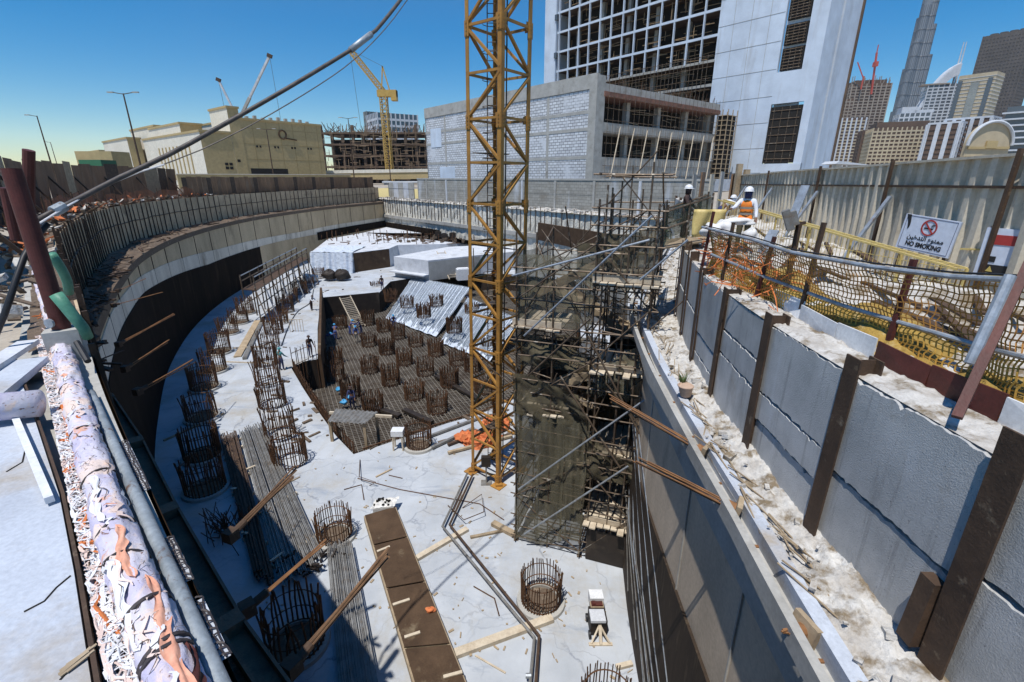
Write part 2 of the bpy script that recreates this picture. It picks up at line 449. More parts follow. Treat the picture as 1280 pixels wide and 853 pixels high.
# far buildings
m_towwhite = M('white_tower_wall', (.60, .68, .78), (.54, .61, .70), scale=.12, stain=(.46, .49, .53), stain_scale=.3, aniso=(1.6, 1.6, .25), fine=.35, bmp=0)
m_towgrey = M('grey_tower_frame', (.40, .40, .41), (.30, .29, .29), scale=.3, fine=2, bmp=.1)
m_towbrown = M('brown_scaffold_wall', (.15, .10, .065), (.085, .057, .04), scale=.5, fine=2, bmp=.1)
m_tan = M('tan_cladding', (.48, .37, .19), (.41, .315, .155), scale=.1, fine=1.5, bmp=.05)
m_tanw = M('pale_cladding', (.74, .70, .60), (.66, .62, .52), scale=.1, fine=1.5, bmp=.05)
m_glass = flat('blue_glass', (.06, .09, .12), .12, spec=.8)
m_glassgrey = flat('grey_glass', (.10, .115, .13), .2, spec=.6)
m_skyc = M('skyline_concrete', (.33, .285, .235), (.25, .21, .175), scale=.05, fine=.5, bmp=0)
m_skyw = M('skyline_white', (.58, .61, .65), (.47, .5, .54), scale=.05, fine=.5, bmp=0)
m_skyb = M('skyline_brown', (.14, .09, .062), (.10, .066, .048), scale=.05, fine=.5, bmp=0)
m_skyg = M('skyline_greygreen', (.30, .32, .30), (.22, .235, .22), scale=.05, fine=.5, bmp=0)
m_skycream = M('skyline_cream', (.52, .44, .30), (.42, .35, .24), scale=.05, fine=.5, bmp=0)
m_skydk = M('skyline_dark', (.125, .11, .10), (.09, .08, .072), scale=.05, fine=.5, bmp=0)
m_burj = M('spire_tower_steel', (.21, .235, .265), (.165, .185, .21), scale=.02, fine=.3, bmp=0, rough=.45)
m_redsteel = flat('red_crane_paint', (.55, .09, .06), .5)
def block_mat():
    m, nt, bs, ln = mk('white_blockwork')
    tc = nd(nt, 'ShaderNodeTexCoord').outputs['Object']
    sx = nd(nt, 'ShaderNodeSeparateXYZ'); cx = nd(nt, 'ShaderNodeCombineXYZ')
    ln(tc, sx.inputs[0]); ln(sx.outputs[0], cx.inputs[0]); ln(sx.outputs[2], cx.inputs[1])
    b = nd(nt, 'ShaderNodeTexBrick')
    b.inputs['Scale'].default_value = 1.0
    b.inputs['Brick Width'].default_value = .85; b.inputs['Row Height'].default_value = .40
    b.inputs['Mortar Size'].default_value = .04; b.inputs['Bias'].default_value = -.2
    b.inputs['Color1'].default_value = (.66, .68, .70, 1); b.inputs['Color2'].default_value = (.46, .47, .49, 1)
    b.inputs['Mortar'].default_value = (.15, .15, .16, 1)
    ln(cx.outputs[0], b.inputs['Vector'])
    # joints rendered over in places
    f = ramp(nt, noise(nt, tc, .22, 5, .6), .36, .46)
    col = mixc(nt, f, (.60, .62, .65), b.outputs['Color'])
    col = mixc(nt, ramp2(nt, ramp(nt, noise(nt, tc, .5, 6), .6, .75), 0, .5), col, (.45, .44, .42))
    ln(col, bs.inputs['Base Color']); bs.inputs['Roughness'].default_value = .9
    return m
m_block = block_mat()
def greyblock_mat():
    m, nt, bs, ln = mk('grey_blockwork')
    tc = nd(nt, 'ShaderNodeTexCoord').outputs['Object']
    sx = nd(nt, 'ShaderNodeSeparateXYZ'); cx = nd(nt, 'ShaderNodeCombineXYZ')
    ln(tc, sx.inputs[0]); ln(sx.outputs[0], cx.inputs[0]); ln(sx.outputs[2], cx.inputs[1])
    b = nd(nt, 'ShaderNodeTexBrick')
    b.inputs['Scale'].default_value = 1.0
    b.inputs['Brick Width'].default_value = .8; b.inputs['Row Height'].default_value = .4
    b.inputs['Mortar Size'].default_value = .03
    b.inputs['Color1'].default_value = (.36, .35, .31, 1); b.inputs['Color2'].default_value = (.27, .26, .23, 1)
    b.inputs['Mortar'].default_value = (.20, .19, .17, 1)
    ln(cx.outputs[0], b.inputs['Vector'])
    col = mixc(nt, ramp(nt, noise(nt, mapped(nt, tc, (1, 1, .2)), .35, 6), .55, .7), b.outputs['Color'], (.48, .50, .52))
    col = mixc(nt, ramp2(nt, ramp(nt, noise(nt, tc, .3, 6), .52, .7), 0, .6), col, (.20, .17, .13))
    ln(col, bs.inputs['Base Color']); bs.inputs['Roughness'].default_value = .9
    return m
m_gblock = greyblock_mat()
# ---------------------------------------------------------------- the pit in plan
FZ, LZ, SZ = -11.3, -2.4, -.15
W_ = catmull([Vector(p) for p in ((.4, -.2), (-.3, .52), (-1.29, 1.54), (-2.26, 2.51), (-5.15, 5.40), (-9.05, 9.55), (-14, 14.6), (-19, 20.3),
      (-24, 27), (-29.5, 35.5), (-33.8, 46), (-36.6, 58), (-37.6, 72), (-36, 92), (-30.5, 113))], .8)
L_ = catmull([Vector(p) for p in ((.9, .3), (.1, 1.05), (-.95, 2.1), (-2.3, 3.25), (-3.5, 4.25), (-6.4, 7.15), (-8.95, 9.5), (-12.5, 13.2), (-16.2, 18),
      (-20.8, 24.7), (-26.2, 33.8), (-31, 45), (-34.2, 57.5), (-35.6, 71), (-34.2, 91), (-29, 111.3))], .8)
WR = catmull([Vector(p) for p in ((4.3, -2), (3.98, 1.2), (3.9, 3), (3.88, 5), (3.95, 6.8), (4.15, 8.9), (4.45, 10.9), (4.9, 13), (5.5, 15.4),
      (6.6, 18.5), (8.2, 23), (11.5, 32), (15, 43), (18, 54.7))], .5)
LR = catmull([Vector(p) for p in ((2.88, -2), (2.82, 1), (2.84, 3), (3.01, 5.3), (3.2, 8.4), (3.62, 12.7), (4.5, 17.3), (7, 23.6), (10.4, 32), (13.9, 43), (16.8, 55.9))], .5)
DR = offset(LR, -.36)
BD = Vector((.64, -.768)); BN = Vector((.768, .64)); B0 = Vector((-30.3, 112.6))
def bp(s, o=0.0, z=0.0): p = B0 + BD * s + BN * o; return Vector((p.x, p.y, z))
# ground with the pit cut out of it
hole = [Vector(p) for p in offset(W_, .22)][::-1]
hole = [bp(76, 3.2), *[Vector((p.x, p.y)) for p in WR[::-1]][6:]] 
hole_loop = [Vector((p.x, p.y)) for p in offset(W_, .2)][::3] + [Vector(bp(-2, 3.3)[:2]), Vector(bp(78, 3.3)[:2])] + \
            [Vector((p.x + .25, p.y)) for p in WR[::-1]][8::3] + [Vector((4.5, -2.4)), Vector((.7, -2.4))]
mb = MB(); sheet(mb, [(-1300, -300), (1300, -300), (1300, 2300), (-1300, 2300)], [hole_loop], SZ)
struct(mb, 'ground', m_street)
# sunken rebar pit inside the floor slab
MZ = -13.9
SUNK = [gp(u, v, FZ) for u, v in ((442, 568), (420, 545), (396, 512), (378, 484), (364, 460), (380, 452), (397, 449), (397, 410), (401, 373), (474, 366), (488, 352),
        (560, 341), (640, 343), (720, 352), (727, 430), (690, 478), (600, 518), (560, 529), (500, 549), (470, 559))]
SUNK = [Vector((p.x, p.y)) for p in SUNK]
outer = [Vector((p.x, p.y)) for p in offset(L_, 1.0)][::2] + [Vector(bp(-3, 1.5)[:2]), Vector(bp(80, 1.5)[:2])] + \
        [Vector((p.x + 1.2, p.y)) for p in LR[::-1]][::3] + [Vector((3, -3)), Vector((1, -3))]
mb = MB(); sheet(mb, outer, [SUNK], FZ)
struct(mb, 'pit_floor', m_floor)
mb = MB()
sheet(mb, [(p.x * 1.0, p.y) for p in SUNK], [], MZ)
n = len(SUNK)
for i in range(n):
    a, b = SUNK[i], SUNK[(i + 1) % n]
    mb.quad((a.x, a.y, FZ), (b.x, b.y, FZ), (b.x, b.y, MZ), (a.x, a.y, MZ))
struct(mb, 'sunken_pit', m_membrane2)

# ---------------------------------------------------------------- left curved shoring
wall = empty('shoring_wall', (W_[40].x, W_[40].y, LZ), 'long curved shoring wall with dark vertical posts round the left rim of the pit', 'retaining wall')
def zL(p): return interp(p[1], ((7, LZ), (20, LZ - .5), (112, LZ - .6)))
def interp(y, T):
    if y <= T[0][0]: return T[0][1]
    for (a, za), (b, zb) in zip(T, T[1:]):
        if y <= b: return za + (zb - za) * (y - a) / (b - a)
    return T[-1][1]
W3 = lambda z: at_z(W_, z)
zt = lambda p: .05 + .0 * p[1]
mb = MB()
Wo = offset(W_, .16)
mb.slab(at_z(W_, LZ - .1), at_z(W_, .05), (0, 0, 0)) if False else None
k0 = next(i for i, p in enumerate(W_) if p.y > 6.2); Wk, Wok = W_[k0:], Wo[k0:]; mb.strip(at_z(Wk, lambda p: zL(p) - .1), at_z(Wk, .05), True); mb.strip(at_z(Wk, .05), at_z(Wok, .05), True); mb.strip(at_z(Wok, zL), at_z(Wok, .05))
mb.build('panel', m_shore, wall)
# mid joint line and soldier posts
dist = [0.0]
for a, b in zip(W_, W_[1:]): dist.append(dist[-1] + (b - a).length)
def along(poly, s):
    acc = 0
    for a, b in zip(poly, poly[1:]):
        L = (b - a).length
        if acc + L >= s:
            t = (b - a).normalized(); p = a + t * (s - acc); return p, t
        acc += L
    return poly[-1], (poly[-1] - poly[-2]).normalized()
s, k = 8.8, 0
tot = dist[-1]
rr = random.Random(3)
while s < tot - .5 and k < 99:
    p, t = along(W_, s)
    nrm = Vector((t.y, -t.x))
    if k % 9 == 5: hh = .55
    else: hh = rr.uniform(-.1, .35)
    q = p + nrm * .04
    mb = MB()
    mb.beam((q.x, q.y, zL(q) - .15), (q.x + rr.uniform(-.06, .06), q.y + rr.uniform(-.06, .06),   .05 + hh), .055, .075, up=(nrm.x, nrm.y, 0))
    mb.build('soldier_post', m_soldier, wall)
    s += (1.0 if s < 26 else .95 if s < 60 else 1.45) * rr.uniform(.85, 1.15); k += 1
mb = MB()
pts = resample(offset(W_, -.04), 1.6)
mb.tube([(p.x, p.y, -1.25 + rr.uniform(-.05, .05)) for p in pts[4:]], .035, 4)
mb.build('lagging_joint', m_soldier, wall)
mb = MB()
mb.strip(at_z(offset(W_, -.5)[8:], .055), at_z(offset(W_, .55)[8:], .055)) if False else None
# rough concrete capping along the top
cap = offset(W_, .05); cap2 = offset(W_, .62)
A = [Vector((p.x, p.y, .06 + rr.uniform(-.02, .14))) for p in cap]; B = [Vector((p.x, p.y, .02 + rr.uniform(-.1, .1))) for p in cap2]
mb.strip(A[k0:], B[k0:], True)
mb.build('capping', m_dirt, wall)
# ledge
led = empty('ledge_bench', (L_[40].x, L_[40].y, LZ), 'dark rough bench littered with steel running along the foot of the curved shoring wall', 'ledge')
mb = MB()
nL = 140
Lr_ = [along(L_, i / nL * (sum((b - a).length for a, b in zip(L_, L_[1:])) - .01))[0] for i in range(nL + 1)]
Wr_ = [along(W_, i / nL * (tot - .01))[0] for i in range(nL + 1)]
def ledfn(u, v):
    i = min(nL, int(u * nL + .5)); a, b = Wr_[i], Lr_[i]
    p = a.lerp(b, v)
    return (p.x, p.y, zL(p) + (rr.uniform(-.12, .16) if v < .95 and i > 16 else 0))
mb.grid(ledfn, nL, 6)
mb.strip(at_z(Lr_, zL), at_z(Lr_, lambda p: zL(p) - .45))
mb.build('bench_top', m_dirt, led)
mb = MB()
for i in range(260):
    f = rr.random() ** 1.4
    j = int(18 + f * (nL - 19)); a, b = Wr_[j], Lr_[j]
    p = a.lerp(b, rr.uniform(.25, 1.0)); tn = (Wr_[j] - Wr_[j - 1]).normalized()
    ang = rr.gauss(0, .5); dd = Vector((tn.x * math.cos(ang) - tn.y * math.sin(ang), tn.x * math.sin(ang) + tn.y * math.cos(ang)))
    l = rr.uniform(.4, 1.8); z = zL(p) + rr.uniform(.05, .28)
    w = rr.uniform(.03, .13)
    mb.beam((p.x - dd.x * l / 2, p.y - dd.y * l / 2, z), (p.x + dd.x * l / 2, p.y + dd.y * l / 2, z + rr.uniform(-.08, .12)), w, w * rr.uniform(.3, .9))
mb.build('steel_litter', m_soldier, led)['kind'] = 'stuff'
PZ_ = -8.4
# lower diaphragm wall: beige, pale band, membrane
dw = empty('diaphragm_wall', (L_[40].x, L_[40].y, FZ), 'curved concrete pit wall on the left with a pale band above black waterproofing', 'concrete wall')
L0 = offset(L_, .10)
def interp(y, T):
    if y <= T[0][0]: return T[0][1]
    for (a, za), (b, zb) in zip(T, T[1:]):
        if y <= b: return za + (zb - za) * (y - a) / (b - a)
    return T[-1][1]
zA = lambda p: interp(p[1], ((5, -3.2), (14, -3.5), (20, -3.6), (31, -4.1), (55, -5.6), (80, -6.4), (112, -6.4)))
zB = lambda p: interp(p[1], ((5, -4.4), (20, -4.7), (31, -5.15), (51, -6.7), (66, -7.0), (74, -7.1), (112, -8.2)))
mb = MB(); mb.strip(at_z(L0, zA), at_z(L0, lambda p: zL(p) - .02), True); mb.build('upper_face', m_beige, dw)
L1 = offset(L_, .06)
mb = MB(); mb.strip(at_z(L1, zB), at_z(L1, zA), True); mb.strip(at_z(L1, zA), at_z(L0, zA), True); mb.build('pale_band', m_band, dw)
L2 = offset(L_, .02)
cut = [p for p in L2 if p.y < 68]; rest = [p for p in L2 if p.y >= 67]
mb = MB(); mb.strip(at_z(cut, FZ - .02), at_z(cut, zB), True); mb.strip(at_z(cut, zB), at_z([p for p in L1][:len(cut)], zB), True); mb.build('waterproofing', m_membrane, dw)
mb = MB(); mb.strip(at_z(rest, FZ - .02), at_z(rest, lambda p: zB(p) + .03), True); mb.build('lower_face', m_beige, dw)
r3 = [p for p in offset(L_, -.04) if p.y > 86]
mb = MB(); mb.strip(at_z(r3, PZ_ - .1), at_z(r3, PZ_ + 1.3), True); mb.build('dark_skirting', m_membrane, dw)
# panel joints on the lower wall
mb = MB()
s = 18.0
while s < 132:
    p, t = along(L0, s); nrm = Vector((t.y, -t.x))
    q = p + nrm * .02
    mb.beam((q.x, q.y, zB(p)), (q.x, q.y, zL(q) - .5), .05, .06, up=(nrm.x, nrm.y, 0)); s += 4.6
mb.build('wall_joint', m_soldier, dw)

# ---------------------------------------------------------------- back wall
bk = empty('back_wall', bp(36, 0, FZ), 'straight rough concrete pit wall closing the far side below the white blockwork building', 'concrete wall')
mb = MB()
def bfn(u, v):
    return bp(-.3 + u * 78, rr.uniform(-.10, .10) if 0 < v < 1 else 0, FZ - .02 + v * (LZ - FZ))
mb.grid(bfn, 150, 10)
mb.build('rough_face', M('rough_back_wall', (.78, .75, .66), (.50, .47, .39), scale=1.4, stain=(.25, .215, .16), stain_scale=.35, aniso=(1, 1, .3), fine=5, bmp=.8, bdist=.1), bk)
mb = MB()
mb.quad(bp(0, -.35, -6.3), bp(78, -.35, -6.3), bp(78, -.35, -5.7), bp(0, -.35, -5.7))
mb.quad(bp(0, -.35, -5.7), bp(78, -.35, -5.7), bp(78, .1, -5.7), bp(0, .1, -5.7))
mb.quad(bp(0, .1, -6.3), bp(78, .1, -6.3), bp(78, -.35, -6.3), bp(0, -.35, -6.3))
mb.build('waler', m_conc, bk)
mb = MB(); mb.quad(bp(-.2, -.22, -8.6), bp(26, -.22, -8.6), bp(26, -.22, -7.35), bp(-.2, -.22, -7.35)); mb.build('waterproofing', m_membrane, bk)
mb = MB(); mb.grid(lambda u, v: bp(u * 78, -.3 + v * 3.5, LZ + rr.uniform(-.15, .35) * (1 if 0 < v < 1 else .3)), 150, 5)
mb.build('bench', m_rubble, bk)
mb = MB()
for i in range(70):
    s = i * 1.1 + rr.uniform(-.2, .2); h = rr.uniform(2.5, 4)
    p = bp(s, -.12, LZ + .1); mb.beam(p - Vector((0, 0, h)), p + Vector((0, 0, rr.uniform(0, .5))), .10, .10)
mb.build('wall_post', m_soldier, bk)['kind'] = 'stuff'
gw = empty('grey_block_wall', bp(40, 3.3, LZ), 'weathered grey block retaining wall above the rough far pit wall', 'block wall')
gw.rotation_euler = (0, 0, math.atan2(BD.y, BD.x))
mb = MB(); mb.box((5, .2, 2.1), (66, .35, 4.2)); mb.build('blockwork', m_gblock, gw, local=True)
mb = MB(); mb.box((5, .2, 4.32), (66.1, .5, .25)); mb.build('coping', m_conc, gw, local=True)
for i in range(9):
    mb = MB(); mb.box((-24 + i * 7.5, -.06, 2.1), (.35, .22, 4.1)); mb.build('pier', m_conc_lt if i % 3 == 1 else m_conc, gw, local=True)
gs = empty('grey_site_wall', bp(4, 3.3, LZ), 'short pale grey panel wall at the far left corner of the pit', 'panel wall')
gs.rotation_euler = (0, 0, math.atan2(BD.y, BD.x))
for i in range(5):
    mb = MB(); mb.box((-4.6 + i * 2.4, .15, 1.75), (2.3, .2, 3.5)); mb.build('panel', m_conc_lt if i % 2 else m_conc, gs, local=True)
# scattered debris on the back bench
mb = MB()
for i in range(260):
    p = bp(rr.uniform(0, 76), rr.uniform(0, 2.8), LZ + .2); l = rr.uniform(.2, .9)
    mb.box(p, (l, rr.uniform(.1, .5), rr.uniform(.1, .45)), rr.uniform(0, 3))
one(mb, 'concrete_debris', m_rubble, 'loose white rubble strewn on top of the rough far pit wall', 'rubble', kind='stuff')

# ---------------------------------------------------------------- raised platforms at the far end of the pit
PZ = -8.4
def pg(u, v, z=PZ): p = gp(u, v, z); return (p.x, p.y)
pl = empty('raised_slab', (*pg(440, 316), FZ), 'raised concrete slab at the far pit end hung with a pale sheet', 'concrete slab')
P1 = [pg(388, 316), pg(441, 316.5), pg(486, 311), pg(497, 306.5), pg(560, 305), pg(610, 300), pg(640, 293), bp(50, -.8)[:2], bp(4, -.8)[:2], pg(455, 291), pg(410, 299)]
mb = MB(); mb.prism(P1, FZ - .01, PZ); mb.build('concrete_block', m_conc_lt, pl)
a, b, c_ = Vector(pg(388, 316)), Vector(pg(441, 316.5)), Vector(pg(486, 311))
mb = MB()
def shfn(u, v):
    p = a.lerp(b, u); o = .25 + .5 * (1 - v) + .22 * math.sin(u * 47) * (1 - v * .6) * (.6 + .4 * math.sin(u * 13 + 2))
    return (p.x, p.y - o, FZ + .02 + v * (PZ - FZ + .05))
mb.grid(shfn, 90, 8)
mb.grid(lambda u, v: (a.lerp(b, u).x, a.lerp(b, u).y - .22 + v * 7, PZ + .06 + rr.uniform(0, .15)), 20, 6)
mb.build('hung_sheet', m_sheetblue, pl, smooth=True)
mb = MB(); d2 = (c_ - b).normalized(); n2 = Vector((d2.y, -d2.x)) * .06
q0, q1 = b + n2, c_ + n2
mb.quad((q0.x, q0.y, FZ + .01), (q1.x, q1.y, FZ + .01), (q1.x, q1.y, PZ - .05), (q0.x, q0.y, PZ - .05)); mb.build('shade_painted_face', m_ply, pl)  # shaded side of the slab painted as a dark brown sheet
P2 = [pg(492, 320), pg(535, 325), pg(600, 318), pg(665, 312), pg(660, 303), pg(560, 308)]
p2 = empty('concrete_platform', (*pg(535, 325), FZ), 'low concrete platform with a timber ladder leaning on it, right of the sheeted slab', 'concrete platform')
mb = MB(); mb.prism(P2, FZ - .01, PZ - .1); mb.build('concrete_block', m_conc_lt, p2)
a, b, c_ = Vector(P2[0]), Vector(P2[1]), Vector(P2[2])
d2 = (c_ - b).normalized(); n2 = Vector((d2.y, -d2.x)) * .05
mb = MB(); mb.quad((b.x + n2.x, b.y + n2.y, FZ + .01), (c_.x + n2.x, c_.y + n2.y, FZ + .01), (c_.x + n2.x, c_.y + n2.y, PZ - .3), (b.x + n2.x, b.y + n2.y, PZ - .3)); mb.build('shuttered_face', m_conc, p2)
d1 = (b - a).normalized(); n1 = Vector((d1.y, -d1.x))
mb = MB(); mb.slab([(a.x, a.y, FZ + .9), (b.x, b.y, FZ + .9)], [(a.x + n1.x * 1.1, a.y + n1.y * 1.1, FZ + .9), (b.x + n1.x * 1.1, b.y + n1.y * 1.1, FZ + .9)], (0, 0, -.15)); mb.build('shelf', m_conc_lt, p2)
# things on and round the platforms
mb = MB()
for i in range(110):
    u = rr.uniform(470, 630); v = rr.uniform(293, 304)
    p = gp(u, v, PZ); l = rr.uniform(.15, .7); mb.box((p.x, p.y, PZ + .15), (l, rr.uniform(.1, .6), rr.uniform(.15, .5)), rr.uniform(0, 3))
one(mb, 'loose_debris', m_dirt, 'dark loose building debris lying on the far raised slab', 'debris', kind='stuff')
PROPS = ((548, 297), (556, 300), (566, 299), (574, 297))
for i, (u, v) in enumerate(PROPS):
    p = gp(u, v, PZ); mb = MB()
    mb.box((0, 0, .55), (1.1, .8, 1.0)); mb.box((0, 0, 1.1), (.7, .5, .15))
    o = mb.build('equipment_crate', m_white if i == 3 else m_plyblk); o.location = (p.x, p.y, PZ + .01)
    tag(o, ('black crate at the left end of the row on the far slab', 'black crate second from the left in the row on the far slab',
            'black crate beside the white crate on the far slab', 'white crate at the right end of the row on the far slab')[i], 'crate', 'crates on the far slab')

mb = MB()
for i in range(70):
    u = rr.uniform(402, 640); v = rr.uniform(292, 306); p = gp(u, v, PZ); h = rr.uniform(.5, 1.7)
    mb.beam((p.x, p.y, PZ), (p.x + rr.gauss(0, .06), p.y, PZ + h), .09, .09)
for i in range(40):
    u = rr.uniform(402, 640); v = rr.uniform(292, 306); p = gp(u, v, PZ + .05); a = rr.uniform(0, 3.1); l = rr.uniform(.6, 2.6)
    mb.beam(p, (p.x + math.cos(a) * l, p.y + math.sin(a) * l, PZ + .1), .16, .1)
one(mb, 'slab_steel', m_rust, 'rusty starter bars and loose steel standing over the far raised slab', 'starter bars', kind='stuff')
def ladder(name, p, q, w, mat, label, rungs):
    o = empty(name, p, label, 'ladder')
    p, q = Vector(p), Vector(q); d = (q - p).normalized(); sd = d.cross(Vector((0, 0, 1))).normalized() * w / 2
    for sg in (-1, 1):
        mb = MB(); mb.beam(p + sd * sg, q + sd * sg, .09, .11); mb.build('side_rail', mat, o)
    mb = MB()
    for i in range(1, rungs):
        c = p.lerp(q, i / rungs); mb.beam(c - sd, c + sd, .07, .09)
    mb.build('rungs', mat, o)
    return o
lt = Vector((*pg(551, 317, PZ - .1), PZ + .25)); lb = gp(567, 349, FZ)
ladder('timber_ladder', lb, lt, 1.2, m_woodlt, 'pale timber ladder leaning against the low concrete platform', 14)
# ---------------------------------------------------------------- rebar cages (column and pile starters)
def cage_meshes(r, h, nb, seed, br=.017, kick=False, lean=.03, hoops=3, flare=True):
    q = random.Random(seed)
    out = []
    mb = MB()
    for i in range(nb):
        a = 2 * math.pi * i / nb + q.uniform(-.03, .03); hh = h * q.uniform(.92, 1.06)
        l1, l2 = q.gauss(0, lean), q.gauss(0, lean)
        x, y = r * math.cos(a), r * math.sin(a)
        mb.tube([(x, y, -.03), (x + l1 * .3, y + l2 * .3, hh * .6), (x + l1, y + l2, hh)], br, 4)
    out.append(('vertical_bars', mb, m_rust))
    for k in range(hoops):
        mb = MB(); z = h * (.10 + .36 * k) + q.uniform(-.03, .03)
        mb.ring((q.uniform(-.02, .02), q.uniform(-.02, .02), z), r - .04, .022 if k else .03, 26)
        out.append(('hoop', mb, m_rust))
    if kick:
        mb = MB()
        n = 32
        ring = lambda rad, z: [(rad * math.cos(2 * math.pi * i / n), rad * math.sin(2 * math.pi * i / n), z) for i in range(n + 1)]
        mb.strip(ring(r + .17, -.01), ring(r + .15, .13), True); mb.strip(ring(r + .15, .13), ring(r - .1, .14), True); mb.strip(ring(r - .1, .14), ring(r - .1, .0), True)
        out.append(('concrete_kicker', mb, m_conc))
        mb = MB(); mb.grid(lambda u, v: ((r - .1) * v * math.cos(2 * math.pi * u), (r - .1) * v * math.sin(2 * math.pi * u), .03), 24, 2)
        out.append(('core_surface', mb, m_dirt))
    return out
def make_cage(r, h, nb, seed, **kw):
    root = empty('rebar_cage', (0, 0, 0))
    for nm, mb, mt in cage_meshes(r, h, nb, seed, **kw): mb.build(nm, mt, root, local=True)
    return root
cage_near = make_cage(.66, 1.35, 44, 1, kick=True, br=.02)
cage_row = make_cage(.80, 1.6, 38, 2, br=.027, lean=.045)
cage_dark = make_cage(.82, 1.65, 38, 3, br=.03, kick=True)
cage_mat = make_cage(.72, 1.45, 36, 4, br=.036, lean=.06, hoops=2)
cage_row2 = make_cage(.78, 1.65, 34, 12, br=.027, lean=.09, hoops=2)
cage_mat2 = make_cage(.72, 1.35, 32, 14, br=.036, lean=.11, hoops=2)
cage_dark2 = make_cage(.82, 1.7, 34, 13, br=.03, lean=.08, kick=True)
VAR = {id(cage_row): (cage_row, cage_row2), id(cage_mat): (cage_mat, cage_mat2), id(cage_dark): (cage_dark, cage_dark2)}
used_proto = set()
count_ = [0]
def put_cage(proto, p, label, group, s=1.0):
    count_[0] += 1; vs_ = VAR.get(id(proto), (proto,)); proto = vs_[count_[0] % len(vs_)]
    if id(proto) not in used_proto: used_proto.add(id(proto)); o = proto
    else: o = copy_tree(proto)
    o.location = p; o.rotation_euler = (0, 0, rnd.uniform(0, 6.28)); o.scale = (s, s, s * rnd.uniform(.86, 1.12))
    tag(o, label, 'rebar cage', group)
    return o
G1, G2, G3, G4 = 'rebar cages standing alone on the slab', 'sunlit row of rebar cages', 'shaded row of rebar cages', 'rebar cages on the sunken rebar mat'
put_cage(cage_near, gp(676, 752, FZ), 'round rebar cage on a concrete ring in front of the scaffold tower', G1)
put_cage(cage_near, gp(419, 671, FZ), 'round rebar cage on a concrete ring between the two long piles of steel bars', G1)
put_cage(cage_near, gp(524, 558, FZ), 'round rebar cage at the rim of the sunken pit beside a white stand', G1)
put_cage(cage_near, gp(756, 905, FZ), 'rebar cage cut by the lower picture edge, only its bar tips showing', G1)
put_cage(cage_dark, gp(371, 806, FZ), 'large rebar cage in shade at the foot of the near left wall', G1)
SUN = ((363, 578), (351, 545), (341, 506), (336, 480), (333, 455), (337, 433), (343, 416), (350, 404), (358, 390), (364, 378), (376, 367.5), (385, 360), (399, 348))
for i, (u, v) in enumerate(SUN):
    put_cage(cage_row, gp(u, v, FZ), 'sunlit rebar cage, %s from the near end of the row by the sunken pit' % ('first' if i == 0 else ORDW[i]), G2)
DRK = ((258, 612), (254, 571), (253, 523), (256, 486), (268, 464), (275, 441), (286, 417), (299, 404), (308, 392))
for i, (u, v) in enumerate(DRK):
    put_cage(cage_dark, gp(u, v, FZ), 'shaded rebar cage, %s from the near end of the row under the left wall' % ('first' if i == 0 else ORDW[i]), G3)
MAT = ((547, 514), (467, 514), (439, 495), (518, 497), (420, 474), (418, 453), (489, 480), (463, 465), (562, 482), (532, 468), (506, 455), (572, 455),
       (484, 442), (520, 432), (545, 444), (462, 432), (498, 423), (426, 410), (461, 406), (480, 414), (591, 463), (605, 490), (612, 440))
ML = ['nearest the near right edge', 'at the near edge left of centre', 'beside the blue sheet', 'in the near row right of centre', 'at the shaded left edge, near one',
      'at the shaded left edge, far one', 'in the second row, left of centre', 'in the second row by the shaded edge', 'in the second row, right of centre', 'in the third row, right of centre',
      'in the middle of the third row', 'in the third row at the right', 'in the fourth row, left of centre', 'in the fourth row, centre', 'in the fourth row, right of centre',
      'in the fourth row, by the workers', 'in the fifth row, centre', 'by the dark far wall, leftmost', 'by the dark far wall at the ladder foot', 'by the dark far wall, right of the ladder',
      'partly behind the crane mast, middle one', 'partly behind the crane mast, near one', 'partly behind the crane mast, far one']
for (u, v), l in zip(MAT, ML):
    put_cage(cage_mat, gp(u, v, MZ + .12), 'rusty rebar cage on the sunken mat, ' + l, G4)
def mat_slope_z(y): return max(MZ, min(FZ, MZ + (y - 52) / 16 * (FZ - MZ)))
SL = ((509, 384), (530, 396), (546, 382), (568, 415), (489, 376), (472, 367), (590, 395))
SLL = ['second from the left', 'lowest one, in the middle', 'upper right one', 'right one beside the crane mast', 'upper left one', 'far left one at the slab edge', 'behind the crane mast']
for (u, v), l in zip(SL, SLL):
    p = gp(u, v, -12.4)
    put_cage(cage_mat, p, 'rusty rebar cage on the pale sloping mat, ' + l, 'rebar cages on the sloping mat', 1.05)

# ---------------------------------------------------------------- rebar mats in the sunken pit
def inside(p, poly):
    x, y = p; c = False; n = len(poly)
    for i in range(n):
        a, b = poly[i], poly[(i + 1) % n]
        if (a.y > y) != (b.y > y) and x < (b.x - a.x) * (y - a.y) / (b.y - a.y) + a.x: c = not c
    return c
def clip_line(p, d, L=70, st=.5):
    runs = []; cur = None; k = int(2 * L / st)
    for i in range(k + 1):
        q = p + d * (-L + i * st)
        if inside((q.x, q.y), SUNK):
            if cur is None: cur = [q, q]
            cur[1] = q
        elif cur is not None: runs.append(cur); cur = None
    if cur: runs.append(cur)
    return runs
mb = MB()
cen = Vector((-6, 40))
for ang, z, sp in ((R(22), MZ + .10, .24), (R(-64), MZ + .15, .30)):
    d = Vector((math.cos(ang), math.sin(ang))); nn = Vector((-d.y, d.x))
    for k in range(-160, 161):
        for a, b in clip_line(cen + nn * (k * sp + rr.uniform(-.04, .04)), d):
            if (b - a).length > .6: mb.beam((a.x, a.y, z), (b.x, b.y, z + rr.uniform(-.02, .02)), .04, .04)
